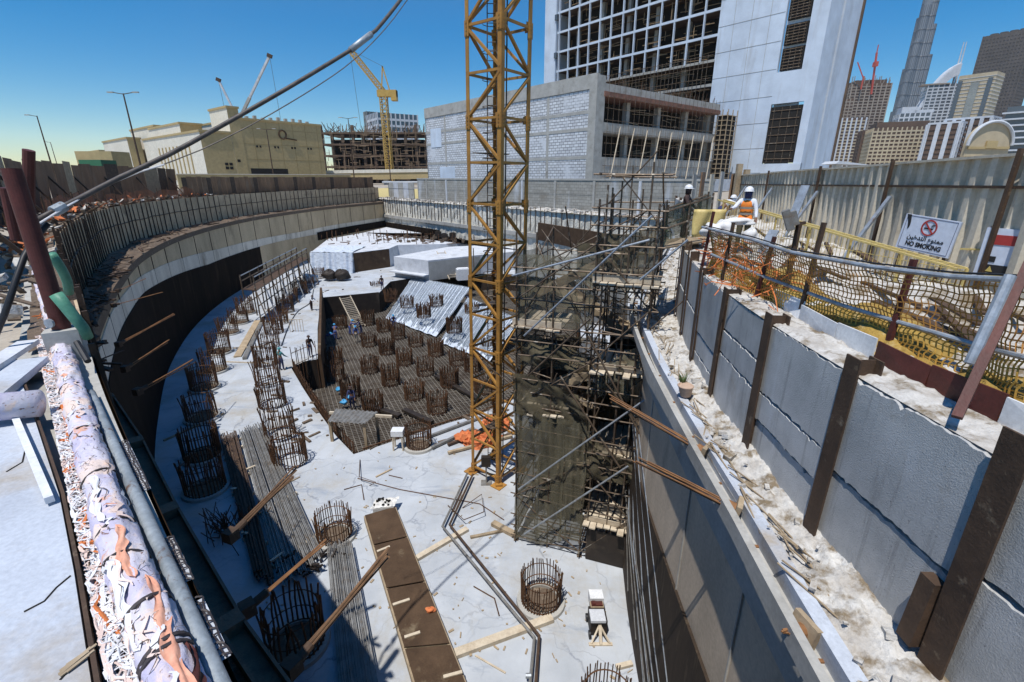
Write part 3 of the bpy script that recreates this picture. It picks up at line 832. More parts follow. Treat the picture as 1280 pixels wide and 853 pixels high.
one(mb, 'rebar_mat', M('mat_bars', (.235, .21, .175), (.115, .10, .08), scale=.7, stain=(.09, .06, .04), stain_scale=.35, rough=.6, fine=10, rand=0), 'flat brown grid of reinforcing bars covering the bottom of the sunken pit', 'rebar mat', kind='stuff')
# pale sloping mats
for k, (pts, lab) in enumerate(((((482, 398), (545, 421), (588, 360), (515, 347)), 'pale sheeted slope of parallel bars at the far left side of the sunken pit'),
                                (((550, 428), (612, 452), (650, 400), (585, 372)), 'pale sheeted slope of parallel bars behind the crane mast'))):
    A0, A1 = gp(*pts[0], MZ + .3), gp(*pts[1], MZ + .3); B1, B0_ = gp(*pts[2], FZ + .05), gp(*pts[3], FZ + .05)
    root = empty('sloping_mat', A0, lab, 'rebar mat', 'sloping mats in the sunken pit')
    mb = MB(); mb.grid(lambda u, v: A0.lerp(A1, u).lerp(B0_.lerp(B1, u), v) + Vector((0, 0, rr.uniform(-.05, .05))), 24, 16); mb.build('sheet', m_sheetblue, root, smooth=True)
    mb = MB()
    for i in range(46):
        u = (i + .5) / 46 + rr.uniform(-.006, .006); p, q = A0.lerp(A1, u), B0_.lerp(B1, u); e = rr.uniform(0, .12)
        p2_ = p.lerp(q, e) + Vector((0, 0, .09)); mb.beam(p2_, q + Vector((0, 0, .09)), .05, .04)
    mb.build('bars', m_silver, root)
# bar fences standing along the pit rim
def bar_fence(name, pts, h, sp, label, z0=MZ, mat=m_rust, below=None):
    root = empty(name, (pts[0].x, pts[0].y, FZ), label, 'bar fence')
    poly = [Vector((p.x, p.y)) for p in pts]
    mb = MB()
    for p in resample(poly, sp):
        hh = h * rr.uniform(.85, 1.1); mb.beam((p.x, p.y, z0), (p.x + rr.gauss(0, .04), p.y + rr.gauss(0, .04), FZ + hh), .04, .04)
    mb.build('upright_bars', mat, root)['kind'] = 'stuff'
    for z in (FZ + h * .1, FZ + h * .75, (FZ + MZ) / 2, MZ + .4):
        mb = MB(); mb.tube([(p.x, p.y, z) for p in resample(poly, 1.5)] , .028, 4)
        if z > z0: mb.build('cross_bar', mat, root)
    return root
def inset(idx, d=.18):
    c = sum((p for p in SUNK), Vector((0, 0))) / len(SUNK)
    return [SUNK[i] + (c - SUNK[i]).normalized() * d for i in idx]
bar_fence('rim_bars', inset(range(0, 5)), .7, .15, 'curved row of upright rebar lining the near left rim of the sunken pit')
bar_fence('rim_bars', inset((4, 5, 6)), 1.5, .30, 'upright bar grid standing behind the teal shirted worker')
bar_fence('rim_bars', inset((13, 14, 15, 16, 17, 18, 19, 0)), .1, .24, 'row of upright rebar lining the near right rim of the sunken pit', MZ)
# the dark formwork face on the left of the sunken pit
fw = empty('formwork_wall', (SUNK[7].x, SUNK[7].y, MZ), 'dark plywood formwork standing at the left end of the sunken pit below the long ladder', 'formwork')
mb = MB(); mb.slab([(SUNK[6].x + .3, SUNK[6].y, MZ), (SUNK[8].x + .3, SUNK[8].y, MZ)], [(SUNK[6].x + .3, SUNK[6].y, FZ + .4), (SUNK[8].x + .3, SUNK[8].y, FZ + 1.3)], (-.25, 0, 0)); mb.build('side_form', m_ply, fw)
mb = MB(); mb.slab([(SUNK[8].x, SUNK[8].y - .3, MZ), (SUNK[9].x, SUNK[9].y - .3, MZ)], [(SUNK[8].x, SUNK[8].y - .3, FZ + .1), (SUNK[9].x, SUNK[9].y - .3, FZ + .1)], (0, .2, 0)); mb.build('back_form', m_plyblk, fw)
ladder('timber_ladder', gp(450, 409, MZ + .2), gp(431, 371, FZ + .6), 1.3, m_woodlt, 'long pale timber ladder going down into the sunken pit', 18)
# corrugated sheet on posts at the pit rim
st = empty('shade_table', gp(440, 560, FZ), 'grey corrugated sheet laid on timber posts over the near rim of the sunken pit', 'sheet table')
a, b, c_, d_ = (gp(u, v, FZ + 1.3) for u, v in ((409, 527), (456, 530), (472, 515), (420, 511)))
mb = MB(); mb.grid(lambda u, v: a.lerp(b, u).lerp(d_.lerp(c_, u), v) + Vector((0, 0, .03 * math.sin(u * 60))), 60, 2); mb.build('corrugated_sheet', m_bars, st)
mb = MB(); mb.beam(gp(412, 516, FZ + 1.2), gp(490, 521, FZ + 1.2), .12, .14); mb.build('bearer', m_woodlt, st)
for u, v in ((412, 526), (455, 529), (470, 516)):
    p = gp(u, v, FZ + 1.25); mb = MB(); mb.beam((p.x, p.y, MZ), p, .14, .14); mb.build('post', m_wood, st)
# ---------------------------------------------------------------- tower crane mast
Fp = Vector((-.62, 18.46)); Lp = Fp + Vector((-.77, .64)) * 1.72; Rp = Fp + Vector((.64, .77)) * 1.66; Bp = Lp + Rp - Fp
mast = empty('tower_crane_mast', (Bp.x * .5 + Fp.x * .5, Bp.y * .5 + Fp.y * .5, FZ), 'tall yellow lattice tower crane mast standing on the pit floor', 'crane mast')
ztop = 19.2
corn = [Fp, Lp, Bp, Rp]
cc = (Fp + Bp) / 2
for c_ in corn:
    mb = MB(); d = (c_ - cc).normalized(); sdir = Vector((-d.y, d.x))
    e1, e2 = (sdir - d).normalized(), (-sdir - d).normalized()
    for e in (e1, e2):      # an angle section: two flanges
        p = c_ + e * .085
        mb.beam((p.x, p.y, FZ + .05), (p.x, p.y, ztop), .17, .022, up=(Vector((-e.y, e.x, 0))))
    for z in [FZ + .25 + i * 3.04 for i in range(10)]:
        for e in (e1, e2):
            p = c_ + e * .1 - (e1 + e2) * .012
            mb.box((p.x, p.y, z), (.21, .05, .5), math.atan2(e.y, e.x))
            for dz in (-.18, -.06, .06, .18):
                mb.box((p.x - .0 - e.y * 0, p.y, z + dz), (.05, .085, .05), math.atan2(e.y, e.x))
    mb.build('mast_leg', m_crane, mast)
    mb = MB(); mb.box((c_.x, c_.y, FZ + .025), (.55, .55, .05), math.atan2(d.y, d.x) + R(45)); mb.box((c_.x, c_.y, FZ + .10), (.3, .3, .1), math.atan2(d.y, d.x)); mb.build('base_plate', m_crane, mast)
bay = 1.52
faces = [(Fp, Lp), (Fp, Rp), (Lp, Bp), (Rp, Bp)]
nb = int((ztop - FZ) / bay)
for fi, (a, b) in enumerate(faces):
    mb = MB(); inw = (cc - (a + b) / 2).normalized() * .03
    a2, b2 = a + (b - a) * .04 + inw, b - (b - a) * .04 + inw
    for i in range(nb):
        z0 = FZ + .35 + i * bay
        mb.beam((a2.x, a2.y, z0), (b2.x, b2.y, z0), .07, .085)
        f = i % 2 if fi in (0, 3) else (i + 1) % 2
        p, q = ((a2, z0 + .07), (b2, z0 + bay - .07)) if f else ((b2, z0 + .07), (a2, z0 + bay - .07))
        mb.beam((p[0].x, p[0].y, p[1]), (q[0].x, q[0].y, q[1]), .105, .08)
        if i % 2 == 0:
            for c2 in (a2, b2):
                mb.box((c2.x + (a2.x + b2.x - 2 * c2.x) * .06, c2.y + (a2.y + b2.y - 2 * c2.y) * .06, z0 + .02), (.26, .015, .28), math.atan2((b - a).y, (b - a).x))
    mb.build('lattice_face', m_crane, mast)
lad = MB(); lc = cc + Vector((-.25, .35))
for sx in (-.18, .18): lad.tube([(lc.x + sx, lc.y, FZ + .3), (lc.x + sx, lc.y, ztop)], .022, 5)
z = FZ + .5
while z < ztop: lad.tube([(lc.x - .18, lc.y, z), (lc.x + .18, lc.y, z)], .014, 4); z += .3
z = FZ + 2.5
while z < ztop:
    lad.ring((lc.x, lc.y - .3, z), .35, .014, 14, 4); z += .9
lad.build('ladder', m_scaf, mast)
mb = MB()
for i in range(0, 10):
    z = FZ + 2.2 + i * 6.08
    if z < ztop: mb = MB(); mb.prism([(c_ + (cc - c_) * .18) + (Vector((0, .0))) for c_ in (Lp, Bp, (Rp + Bp) / 2, (Lp + cc) / 2)], z, z + .04); mb.build('rest_platform', m_scaf, mast)
mb = MB(); mb.tube([(cc.x + .3, cc.y - .2, FZ), (cc.x + .3, cc.y - .2, ztop)], .03, 6); mb.build('power_cable', m_black, mast)
mast.rotation_euler = (0, R(.85), 0)
p = gp(608, 604, FZ)
sb = empty('switch_box', p, 'small dark electrical box on a stand at the foot of the crane mast', 'electrical box')
mb = MB(); mb.beam(p + Vector((0, 0, .04)), p + Vector((0, 0, 1.0)), .06, .06); mb.box(p + Vector((0, 0, .02)), (.5, .4, .04)); mb.build('stand', m_bars, sb)
mb = MB(); mb.box(p + Vector((0, -.02, 1.2)), (.42, .22, .5)); mb.build('cabinet', m_plyblk, sb)

# ---------------------------------------------------------------- scaffold stair tower
S0, S1 = Vector((.16, 15.04)), Vector((4.12, 13.62))
E1 = (S1 - S0); SW = E1.length; E1n = E1.normalized(); E2n = Vector((-E1n.y, E1n.x)); SD = 4.4
def sp(a, d, z, o=0.0): q = S0 + E1n * (a * SW) + E2n * (d * SD - o); return Vector((q.x, q.y, z))
sc = empty('scaffold_tower', (S0.x, S0.y, FZ), 'dense scaffold stair tower wrapped in olive netting right of the crane mast', 'scaffold')
cols = (0, .6, 1.0)
qs = random.Random(11)
def top(a, d): return (.35 if a < .5 else 1.8) + qs.uniform(-.4, .3)
for a in cols:
    for d in (0, .5, 1.0):
        mb = MB(); mb.tube([sp(a, d, FZ), sp(a + qs.gauss(0, .004), d + qs.gauss(0, .004), top(a, d))], .034, 6)
        mb.box(sp(a, d, FZ + .01), (.18, .18, .02)); mb.build('standard', m_scaf, sc)
for (a, d, z) in ((.66, 0, 2.0), (.82, .0, 1.6), (.93, .0, 2.6), (.63, .5, 1.7), (.3, 0, -.5), (.3, 1, .3), (.8, 1, 1.8)):
    mb = MB(); mb.tube([sp(a, d, FZ), sp(a + qs.gauss(0, .01), d, z)], .03, 6); mb.build('standard', m_scaf, sc)
LIFT = [FZ + .25 + 1.9 * i for i in range(8)]
for i, z in enumerate(LIFT):
    mb = MB()
    for dz in ((0, .5, 1.0) if i < 7 else (0,)):
        zz = z + dz
        for d in (0, .5, 1.0):
            a1 = 1.06; a0 = -.05 if zz < .2 else .55
            if dz and d == .5: continue
            mb.tube([sp(a0, d, zz + qs.uniform(-.05, .05), .04), sp(a1, d, zz + qs.uniform(-.05, .05), .04)], .026, 5)
        for a in cols:
            if zz > .2 and a < .5: continue
            mb.tube([sp(a, -.06, zz + .06), sp(a, 1.06, zz + .06)], .026, 5)
    mb.build('ledgers', m_scaf, sc)
for i in range(7):
    z = LIFT[i]
    for d in (0, 1.0):
        for (a0, a1) in ((0, .6), (.6, 1.0)):
            if z > -.6 and a1 < .7: continue
            fl = (i + (a0 > 0) + int(d)) % 2
            p, q = ((a0, z), (a1, z + 1.9)) if fl else ((a1, z), (a0, z + 1.9))
            if qs.random() < .75:
                mb = MB(); mb.tube([sp(p[0], d, p[1], .07), sp(q[0], d, q[1], .07)], .026, 5); mb.build('brace', m_scaf, sc)
    for a in (0, 1.0):
        if z > -.6 and a < .5: continue
        mb = MB(); d0, d1 = (0, 1) if i % 2 else (1, 0)
        mb.tube([sp(a, d0, z, 0), sp(a, d1, z + 1.9, 0)], .026, 5); mb.build('brace', m_scaf, sc)
# long pale raking tubes on the front
for (u0, v0, u1, v1, m_) in ((648, 612, 806, 500, m_galv), (655, 668, 785, 583, m_galv), (660, 470, 738, 398, m_scaf), (735, 420, 806, 555, m_scaf), (700, 470, 775, 585, m_scaf), (800, 350, 860, 300, m_galv), (640, 345, 812, 300, m_galv), (655, 420, 815, 270, m_galv)):
    y0 = 14.9 - (u0 - 645) / 135 * 1.4 - .25; y1 = 14.9 - (u1 - 645) / 135 * 1.4 - .25
    mb = MB(); mb.tube([yp(u0, v0, y0), yp(u1, v1, y1)], .032, 6); mb.build('raker', m_, sc)
def platform(a0, a1, d0, d1, z, toe=True, light=True):
    mb = MB(); n = max(3, int((a1 - a0) * SW / .24))
    for i in range(n):
        a = a0 + (a1 - a0) * (i + .5) / n; e = qs.uniform(-.05, .03)
        p, q = sp(a, d0 + e, z + qs.uniform(-.015, .015)), sp(a, d1 + e * .5, z + qs.uniform(-.015, .015))
        mb.beam(p, q, .215, .05)
    mb.build('platform', m_woodlt if light else m_wood, sc)
    if toe:
        mb = MB(); mb.beam(sp(a0, d0 + .05, z + .14), sp(a1, d0 + .05, z + .14), .04, .2); mb.build('toe_board', m_woodlt, sc)
        mb = MB(); mb.beam(sp(a0, d0 + .06, z - .08), sp(a1, d0 + .06, z - .08), .08, .10); mb.build('bearer', m_scaf, sc)
def zat(v, a): return vz(v, S0.y + E1.y * a)
platform(-.04, .36, -.04, .45, zat(409, .1)); platform(.58, 1.05, -.05, .55, zat(355, .8))
platform(-.02, .42, -.03, .4, zat(514, .1)); platform(.6, 1.04, -.04, .5, zat(466, .8))
platform(.62, 1.03, -.05, .6, zat(656, .8)); platform(.6, 1.02, .05, .6, zat(575, .8), True); platform(0, .6, .5, 1.0, -9.4, False, False)
platform(.0, .6, .55, 1.0, -5.0, False, False); platform(.6, 1, .55, 1.0, -7.2, False, False); platform(.6, 1, .5, 1.0, -3.2, False, False)
# stair flights
for i in range(6):
    z = LIFT[i]; a0, a1 = (.1, .92) if i % 2 else (.92, .1); d = .28 if i % 2 else .68
    root = MB()
    for sg in (-1, 1):
        root.beam(sp(a0, d + sg * .09, z), sp(a1, d + sg * .09, z + 1.9), .05, .24)
    for k in range(1, 10):
        t = k / 10; a = a0 + (a1 - a0) * t
        root.beam(sp(a, d - .09, z + 1.9 * t), sp(a, d + .09, z + 1.9 * t), .26, .04)
    o = root.build('stair_flight', m_wood, sc)
    mb = MB(); mb.tube([sp(a0, d - .1, z + .95), sp(a1, d - .1, z + 2.85)], .024, 5)
    mb.tube([sp(a0, d - .1, z), sp(a0, d - .1, z + .95)], .024, 5); mb.tube([sp(a1, d - .1, z + 1.9), sp(a1, d - .1, z + 2.85)], .024, 5); mb.build('handrail', m_scaf, o)
# netting
def net(fn, mat, nu=24, nv=24, name='debris_net'):
    mb = MB(); mb.grid(fn, nu, nv); return mb.build(name, mat, sc, smooth=True)
def fold(u, v, k=1.0): return k * (.022 * math.sin(u * 27 + v * 4) + .03 * math.sin(u * 9 - v * 5 + 1) + .11 * fbm(u * 1.6 + v * .9, v * .8, 1.6, 3, k))
z0, z1 = FZ + .12, zat(516, .2)
for k_, (u0_, u1_) in enumerate(((0, .36), (.33, .70), (.66, 1.0))):
    net(lambda u, v: sp(-.01 + .63 * (u0_ + (u1_ - u0_) * u) + .012 * fbm(v * 3, k_, 2.0), 0, z0 + (z1 - z0) * v * (1 + .03 * fbm(u * 2 + k_, 0, 2)) + .55 * max(0, u0_ + (u1_ - u0_) * u - .45) * (1 - v) * 2.6 + .12 * abs(fbm(u * 3 + k_ * 5, 1, 2)) * (1 - v), .07 + .02 * k_ + fold(u0_ + u, v, 1.0 + .2 * k_)), m_debris_t)
za, zb = zat(518, .2), zat(470, .2)
net(lambda u, v: sp(-.02 + (.64 - .10 * v) * u, 0, za + (zb - za) * v * (1 - .35 * u * u) - .5 * math.sin(u * 3.1) * (1 - v) * .4, .1 + fold(u, v, 1.5)), m_debris)
net(lambda u, v: sp(0, u * .98, -4.4 + 4.5 * v - .3 * math.sin(3.14 * u) * v, 0) - Vector((E1n.x, E1n.y, 0)) * (.05 + fold(u, v)), m_debris_t)
net(lambda u, v: sp(0, u, FZ + .2 + 6.4 * v, 0) - Vector((E1n.x, E1n.y, 0)) * (.05 + fold(u, v)), m_debris)
zc, zd = zat(345, .8), zat(275, .8)
net(lambda u, v: sp(.6 + .42 * u, .06, zc + (zd - zc) * v * (.75 + .25 * u) - .2 * math.sin(3 * u) * v, .12 + fold(u, v, 1.4)), m_debris)
net(lambda u, v: sp(.25 + .5 * u, .95, -3.4 + 3.2 * v, .05 + fold(u, v, 2)), m_debris)
net(lambda u, v: sp(.62 + .4 * u, .98, FZ + .2 + 8.5 * v, fold(u, v)), m_debris)
net(lambda u, v: sp(.05 + .5 * u, .55, FZ + .2 + 5.5 * v * (1 - .3 * u), fold(u, v, 2)), m_debris)
net(lambda u, v: sp(.62, .1 + .85 * u, -7.5 + 3.5 * v, fold(u, v, 2)), m_debris)
net(lambda u, v: sp(1.0, u, -8.8 + 6.0 * v, 0) + Vector((E1n.x, E1n.y, 0)) * (.04 + fold(u, v)), m_debris)
mb = MB()
for i in range(190):
    a, d, z = qs.uniform(0, 1), qs.choice((0, .02, .5, .98, 1.0)), qs.uniform(FZ + .3, 0 if qs.random() < .8 else 1.5)
    if z > -.3 and a < .55: a += .4
    k_ = qs.random()
    if k_ < .45: p, q_ = sp(a, d, z), sp(min(1.05, a + qs.uniform(.1, .4)), d, z + qs.uniform(-.15, .15))
    elif k_ < .7: p, q_ = sp(a, d, z), sp(a, d, z + qs.uniform(.6, 2.4))
    else: p, q_ = sp(a, d, z), sp(a + qs.uniform(-.4, .4), min(1, max(0, d + qs.uniform(-.4, .4))), z + qs.uniform(.8, 1.9))
    mb.tube([p, q_], .022, 5)
mb.build('loose_tubes', m_scaf, sc)['kind'] = 'stuff'
net(lambda u, v: sp(.58 + .44 * u, .02, -7.8 + 1.6 * v * (1 - .4 * u), .08 + fold(u, v, 1.5)), m_debris)
net(lambda u, v: sp(.6 + .42 * u, .5, -6.6 + 2.6 * v, fold(u, v, 2)), m_debris)
net(lambda u, v: sp(.02 + .56 * u, .98, FZ + .2 + 7.0 * v, fold(u, v, 2)), m_debris)
net(lambda u, v: sp(.02 + .56 * u, .04, -3.9 + 1.2 * v * (1 - .5 * u), .05 + fold(u, v, 2)), m_debris)
net(lambda u, v: sp(.58 + .40 * u, .04, -4.6 + 1.9 * v * (.4 + .6 * u), .06 + fold(u, v, 2)), m_debris_t)
net(lambda u, v: sp(.0 + .6 * u, .03, -2.4 + 2.3 * v, .05 + fold(u, v)), m_debris_t)
# front plywood panel; the inner dark panels are added to deepen the shade
for (a0, a1, d, za, zb, mt) in ((.66, 1.02, -.02, FZ + .03, zat(664, .8), m_plyblk), (.6, 1.0, .62, FZ + .05, -9.5, m_plyblk), (.6, 1.0, .6, -9.2, -7.6, m_plyblk), (.6, 1.0, .58, -7.2, -5.2, m_ply), (.05, .32, .5, -5.3, -3.6, m_plyblk), (.02, .58, .93, FZ + .1, -8.6, m_plyblk), (.02, .56, .9, -8.2, -5.9, m_ply), (.62, 1.0, .9, -4.8, -3.4, m_plyblk)):
    mb = MB(); mb.slab([sp(a0, d, za), sp(a1, d, za)], [sp(a0, d, zb), sp(a1, d, zb)], (0, .02, 0)); mb.build('ply_and_shade_panel', mt, sc)
# access bridge with netted handrails to the street on the right
br = empty('access_bridge', sp(1.02, .5, .1), 'netted scaffold gangway from the top of the stair tower to the right street side', 'gangway')
g0, g1 = sp(1.03, .15, .2), Vector((6.2, 15.2, .3)); h0, h1 = sp(1.03, .6, .2), Vector((6.6, 16.6, .3))
mb = MB()
for i in range(6):
    t = (i + .5) / 6; mb.beam(g0.lerp(h0, t), g1.lerp(h1, t), .25, .05)
mb.build('deck', m_wood, br)
for (a, b) in ((g0, g1), (h0, h1)):
    for t in (0, .5, 1):
        mb = MB(); p = a.lerp(b, t); mb.tube([p - Vector((0, 0, .3)), p + Vector((0, 0, 1.15 + .3 * t))], .03, 6); mb.build('rail_post', m_scaf, br)
    for h in (.55, 1.05):
        mb = MB(); mb.tube([a + Vector((0, 0, h)), b + Vector((0, 0, h + .3))], .028, 6); mb.build('rail', m_scaf, br)
    mb = MB(); mb.grid(lambda u, v: a.lerp(b, u) + Vector((fold(u, v), .03, (.05 + 1.05 * v) + .3 * u)), 16, 10); mb.build('debris_net', m_debris_g, br, smooth=True)

# ---------------------------------------------------------------- right wall: lower part
rw = empty('diaphragm_wall', (3.6, 8, FZ), 'right pit wall of grey concrete with dark brown waterproofing along its foot', 'concrete wall')
zm = lambda p: -6.2 + .25 * math.sin(p[1] * .35)
near = [p for p in DR if p.y < 48]; 
mb = MB(); mb.strip(at_z(near, lambda p: zm(p)), at_z(near, LZ - .02)); mb.build('upper_face', m_rwall, rw)
D2 = offset(near, .06)
mb = MB(); mb.strip(at_z(D2, FZ - .02), at_z(D2, zm)); mb.strip(at_z(D2, zm), at_z(near, zm)); mb.build('waterproofing', m_membrane2, rw)
for k, (dz, w) in enumerate(((0, .05), (-1.6, .03))):
    mb = MB()
    for i in range(5):
        j0 = 6 + i * 3 + k * 8; j1 = j0 + 22
        if j1 < len(D2): mb.tube([(D2[j0].x - .1, D2[j0].y, FZ + .1 + k), (D2[(j0 + j1) // 2].x - .06, D2[(j0 + j1) // 2].y, -8.5), (D2[j1].x - .05, D2[j1].y, -5.2 + dz)], .014, 4)
    mb.build('hanging_rope', m_bars if k else m_galv, rw)
mb = MB()
jj = [7, 10, 14, 19, 26, 36]
for j in jj: p = near[j]; mb.beam((p.x - .01, p.y, -6.1), (p.x - .01, p.y, LZ - .7), .04, .03, up=(0, 1, 0))
mb.build('wall_joint', m_conc, rw)
# ledge, double waler
rl = empty('ledge_bench', (3.3, 8, LZ), 'rubble strewn concrete bench below the grey panels on the right', 'ledge')
N = len(LR); step = 1
A = LR; 
def lin(poly, f):
    i = f * (len(poly) - 1); k = min(len(poly) - 2, int(i)); return poly[k].lerp(poly[k + 1], i - k)
def rlfn(u, v):
    p = lin(LR, u).lerp(lin(WR, u), .28 + .80 * v)
    bumpy = rough(p.x, p.y, .075, .075, .022)
    return (p.x, p.y, LZ + .12 + .22 * v + bumpy * (1 if 0 < v else 0))
mb = MB(); mb.grid(rlfn, 1300, 34); mb.build('rubble_cover', m_rubble, rl, smooth=True)
mb = MB(); mb.slab([(*lin(LR, i / 160).lerp(lin(WR, i / 160), .2), LZ + .02) for i in range(161)], [(*lin(LR, i / 160).lerp(lin(WR, i / 160), 1.05), LZ + .02) for i in range(161)], (0, 0, -.8)); mb.build('concrete_bench', m_conc, rl)
mb = MB()
for i in range(260):
    u = rr.random() * .75; p = lin(LR, u).lerp(lin(WR, u), rr.uniform(.3, .95)); s_ = rr.uniform(.02, .03) + .10 * rr.random() ** 3
    mb.box((p.x, p.y, LZ + .22 + rr.uniform(0, .12)), (s_ * 1.5, s_, s_ * .7), rr.uniform(0, 3), rr.uniform(-.4, .4), rr.uniform(-.4, .4))
mb.build('stones', m_rubble, rl)['kind'] = 'stuff'
mb = MB()
for i in range(160):
    u = rr.uniform(.1, .6); p = lin(LR, u).lerp(lin(WR, u), rr.choice((.35, .55, .6)) + rr.uniform(-.07, .07)); a = rr.uniform(-.6, .6); l = rr.uniform(.15, .5)
    mb.beam((p.x - l * math.sin(a), p.y - l * math.cos(a), LZ + .22), (p.x + l * math.sin(a), p.y + l * math.cos(a), LZ + .3), .02, .012)
mb.build('straw_scraps', m_wood, rl)['kind'] = 'stuff'
# dark hollows of the rubble are painted into its colour
wl = empty('waler_beam', (2.9, 8, LZ), 'pale double waler beam along the right pit wall with anchor plates', 'waler')
for k, (o, w) in enumerate(((.02, .10), (.33, .17))):
    poly = offset(LR, -o); mb = MB()
    pts = [Vector((p.x, p.y, LZ + .12)) for p in poly]
    for a, b in zip(pts[::2], pts[2::2]): mb.ibeam(a, b + (b - a).normalized() * .004, w, .30, .02) if k == 9 else mb.beam(a, b, w, .26)
    mb.build('channel', m_apron if k else m_conc, wl)
for j in range(6, 60, 3):
    p = lin(LR, j / 130.0); t = (lin(LR, (j + 1) / 130.0) - p).normalized(); q = Vector((t.y, -t.x))
    mb = MB(); mb.beam((p.x + q.x * .05, p.y + q.y * .05, LZ + .02), (p.x + q.x * .4, p.y + q.y * .4, LZ + .02), .04, .04); mb.build('spacer', m_rustlt, wl)
def anchor(p, out, label, group, nst=5, L=1.6, rise=.25, spread=.04, mats=(m_soldier, m_rustlt), plate=.34):
    o = empty('ground_anchor', p, label, 'ground anchor', group)
    out = Vector((out[0], out[1], rise)).normalized()
    mb = MB(); x = Vector((-out.y, out.x, 0)).normalized(); y = out.cross(x)
    a = Vector(p)
    mb.beam(a - out * .05, a + out * .02, plate, plate, up=(0, 0, 1)); mb.build('anchor_plate', mats[0], o)
    mb = MB(); mb.tube([a + out * .02, a + out * .13], .085, 12); mb.build('anchor_head', mats[1], o)
    mb = MB()
    for k in range(nst):
        an = 2 * math.pi * k / nst; s_ = a + (x * math.cos(an) + y * math.sin(an)) * .04
        e = a + out * (L * rr.uniform(.9, 1.05)) + (x * math.cos(an) + y * math.sin(an)) * spread * L + Vector((rr.gauss(0, .02), rr.gauss(0, .02), rr.gauss(0, .02)))
        mb.tube([s_, s_.lerp(e, .5) + Vector((0, 0, .01)), e], .011, 5)
    mb.build('strands', mats[1], o)
    return o
AR = ((1003, 789, 'ground anchor with short cut strands on the right waler, nearest the camera', .25, (-.95, -.2)), (920, 637, 'ground anchor with long strands on the right waler beside the scaffold foot', 1.5, (-.85, .5)),
      (880, 565, 'ground anchor with a fan of long rusty strands at the middle of the right waler', 2.0, (-.7, .65)))
for (u, v, lab, L, dr_) in AR:
    p = gp(u, v, LZ + .12); anchor((p.x, p.y, p.z), dr_, lab, 'ground anchors along the right waler', 6, L, .22, .03, (m_wood, m_rustlt), .3)
# flower pot
p = gp(857, 494, LZ + .3)
fp = empty('plant_pot', p, 'terracotta bucket with a small green plant on the right ledge', 'plant pot')
mb = MB(); mb.tube([p, p + Vector((-.03, -.02, .22))], .11, 18, .15, caps=True); mb.ring(p + Vector((-.03, -.02, .22)), .15, .016, 20, 6); mb.build('pot', m_terra, fp)
mb = MB()
for k in range(22):
    a = k * 2.4; q = p + Vector((-.02, .15, .1)); e = q + Vector((math.cos(a) * .12, math.sin(a) * .10, rr.uniform(.15, .38))); mb.quad(q - Vector((.012, 0, 0)), q + Vector((.012, 0, 0)), q.lerp(e, .6) + Vector((.016, 0, .03)), e)
mb.build('leaves', m_leaf, fp)

# ---------------------------------------------------------------- right wall: precast panels between soldier posts
pw = empty('shoring_wall', (4.0, 6, LZ), 'shoring wall of rough grey concrete panels held between rusty steel posts on the right', 'retaining wall')
def at_y(poly, y):
    for a, b in zip(poly, poly[1:]):
        if a.y <= y <= b.y: return a.lerp(b, (y - a.y) / (b.y - a.y))
    return poly[-1]
PY = [.9, 3.12, 4.95, 6.9, 8.9, 10.85, 12.8, 14.7, 16.7, 18.8, 21, 23.3, 25.8, 28.5, 31.5, 35, 39, 43.5, 48, 53]
def jag(n, amp, seed):
    q = random.Random(seed); out = []; v = 0
    for i in range(n + 1):
        v = v * .6 + q.uniform(-amp, amp); out.append(v - (q.random() < .06) * amp * 2.2)
    return out
for i in range(len(PY) - 1):
    a, b = at_y(WR, PY[i]), at_y(WR, PY[i + 1]); t = (b - a).normalized(); nv_ = Vector((t.y, -t.x))     # outward = right
    a2, b2 = a + t * .03, b - t * .03
    zc = (-.95, -1.15, -1.02, -.62, -1.3, -1.0)[i % 6]
    bands = [(LZ - .05, zc - .035), (zc + .02, .05)]
    if i in (2, 4, 3): bands = [(LZ - .05, zc - .5), (zc - .46, zc - .03), (zc + .02, .05)]
    for k, (lo, hi) in enumerate(bands):
        n = 46; tilt = rr.uniform(-.012, .012); off = rr.uniform(.0, .03)
        jl, jh = jag(n, .011, i * 7 + k), jag(n, .015, i * 9 + k + 40)
        P = lambda f, z, back=0: Vector(((a2.lerp(b2, f)).x + nv_.x * (off + tilt * (z - lo) + back), (a2.lerp(b2, f)).y + nv_.y * (off + tilt * (z - lo) + back), z))
        lowL = [P(j / n, lo + (jl[j] if k else 0)) for j in range(n + 1)]; hiL = [P(j / n, hi + jh[j]) for j in range(n + 1)]
        lowB = [P(j / n, lo, .16) for j in range(n + 1)]; hiB = [P(j / n, hi + jh[j] * .3, .16) for j in range(n + 1)]
        mb = MB(); mb.strip(lowL, hiL); mb.strip(hiL, hiB); mb.strip(lowL, lowB, True)
        mb.build('concrete_panel', m_precast, pw)
for i, y in enumerate(PY):
    p = at_y(WR, y); q = at_y(WR, y + .1); t = (q - p).normalized(); nv_ = Vector((-t.y, t.x))
    lean = rr.uniform(-.03, .03); c0 = p + nv_ * .055
    mb = MB(); hh = (.30, .33, .24, .2, .15, .2)[i % 6]
    mb.beam((c0.x, c0.y, LZ - .1), (c0.x + lean, c0.y, .05 + hh), .24 if i < 4 else .2, .022, up=(nv_.x, nv_.y, 0))
    c1 = p - nv_ * .09
    mb.beam((c1.x, c1.y, LZ - .1), (c1.x + lean, c1.y, .05 + hh - .03), .016, .2, up=(nv_.x, nv_.y, 0))
    c2 = p - nv_ * .2
    mb.beam((c2.x, c2.y, LZ - .1), (c2.x + lean, c2.y, .05 + hh - .02), .22, .022, up=(nv_.x, nv_.y, 0))
    mb.build('soldier_post', m_soldier, pw)
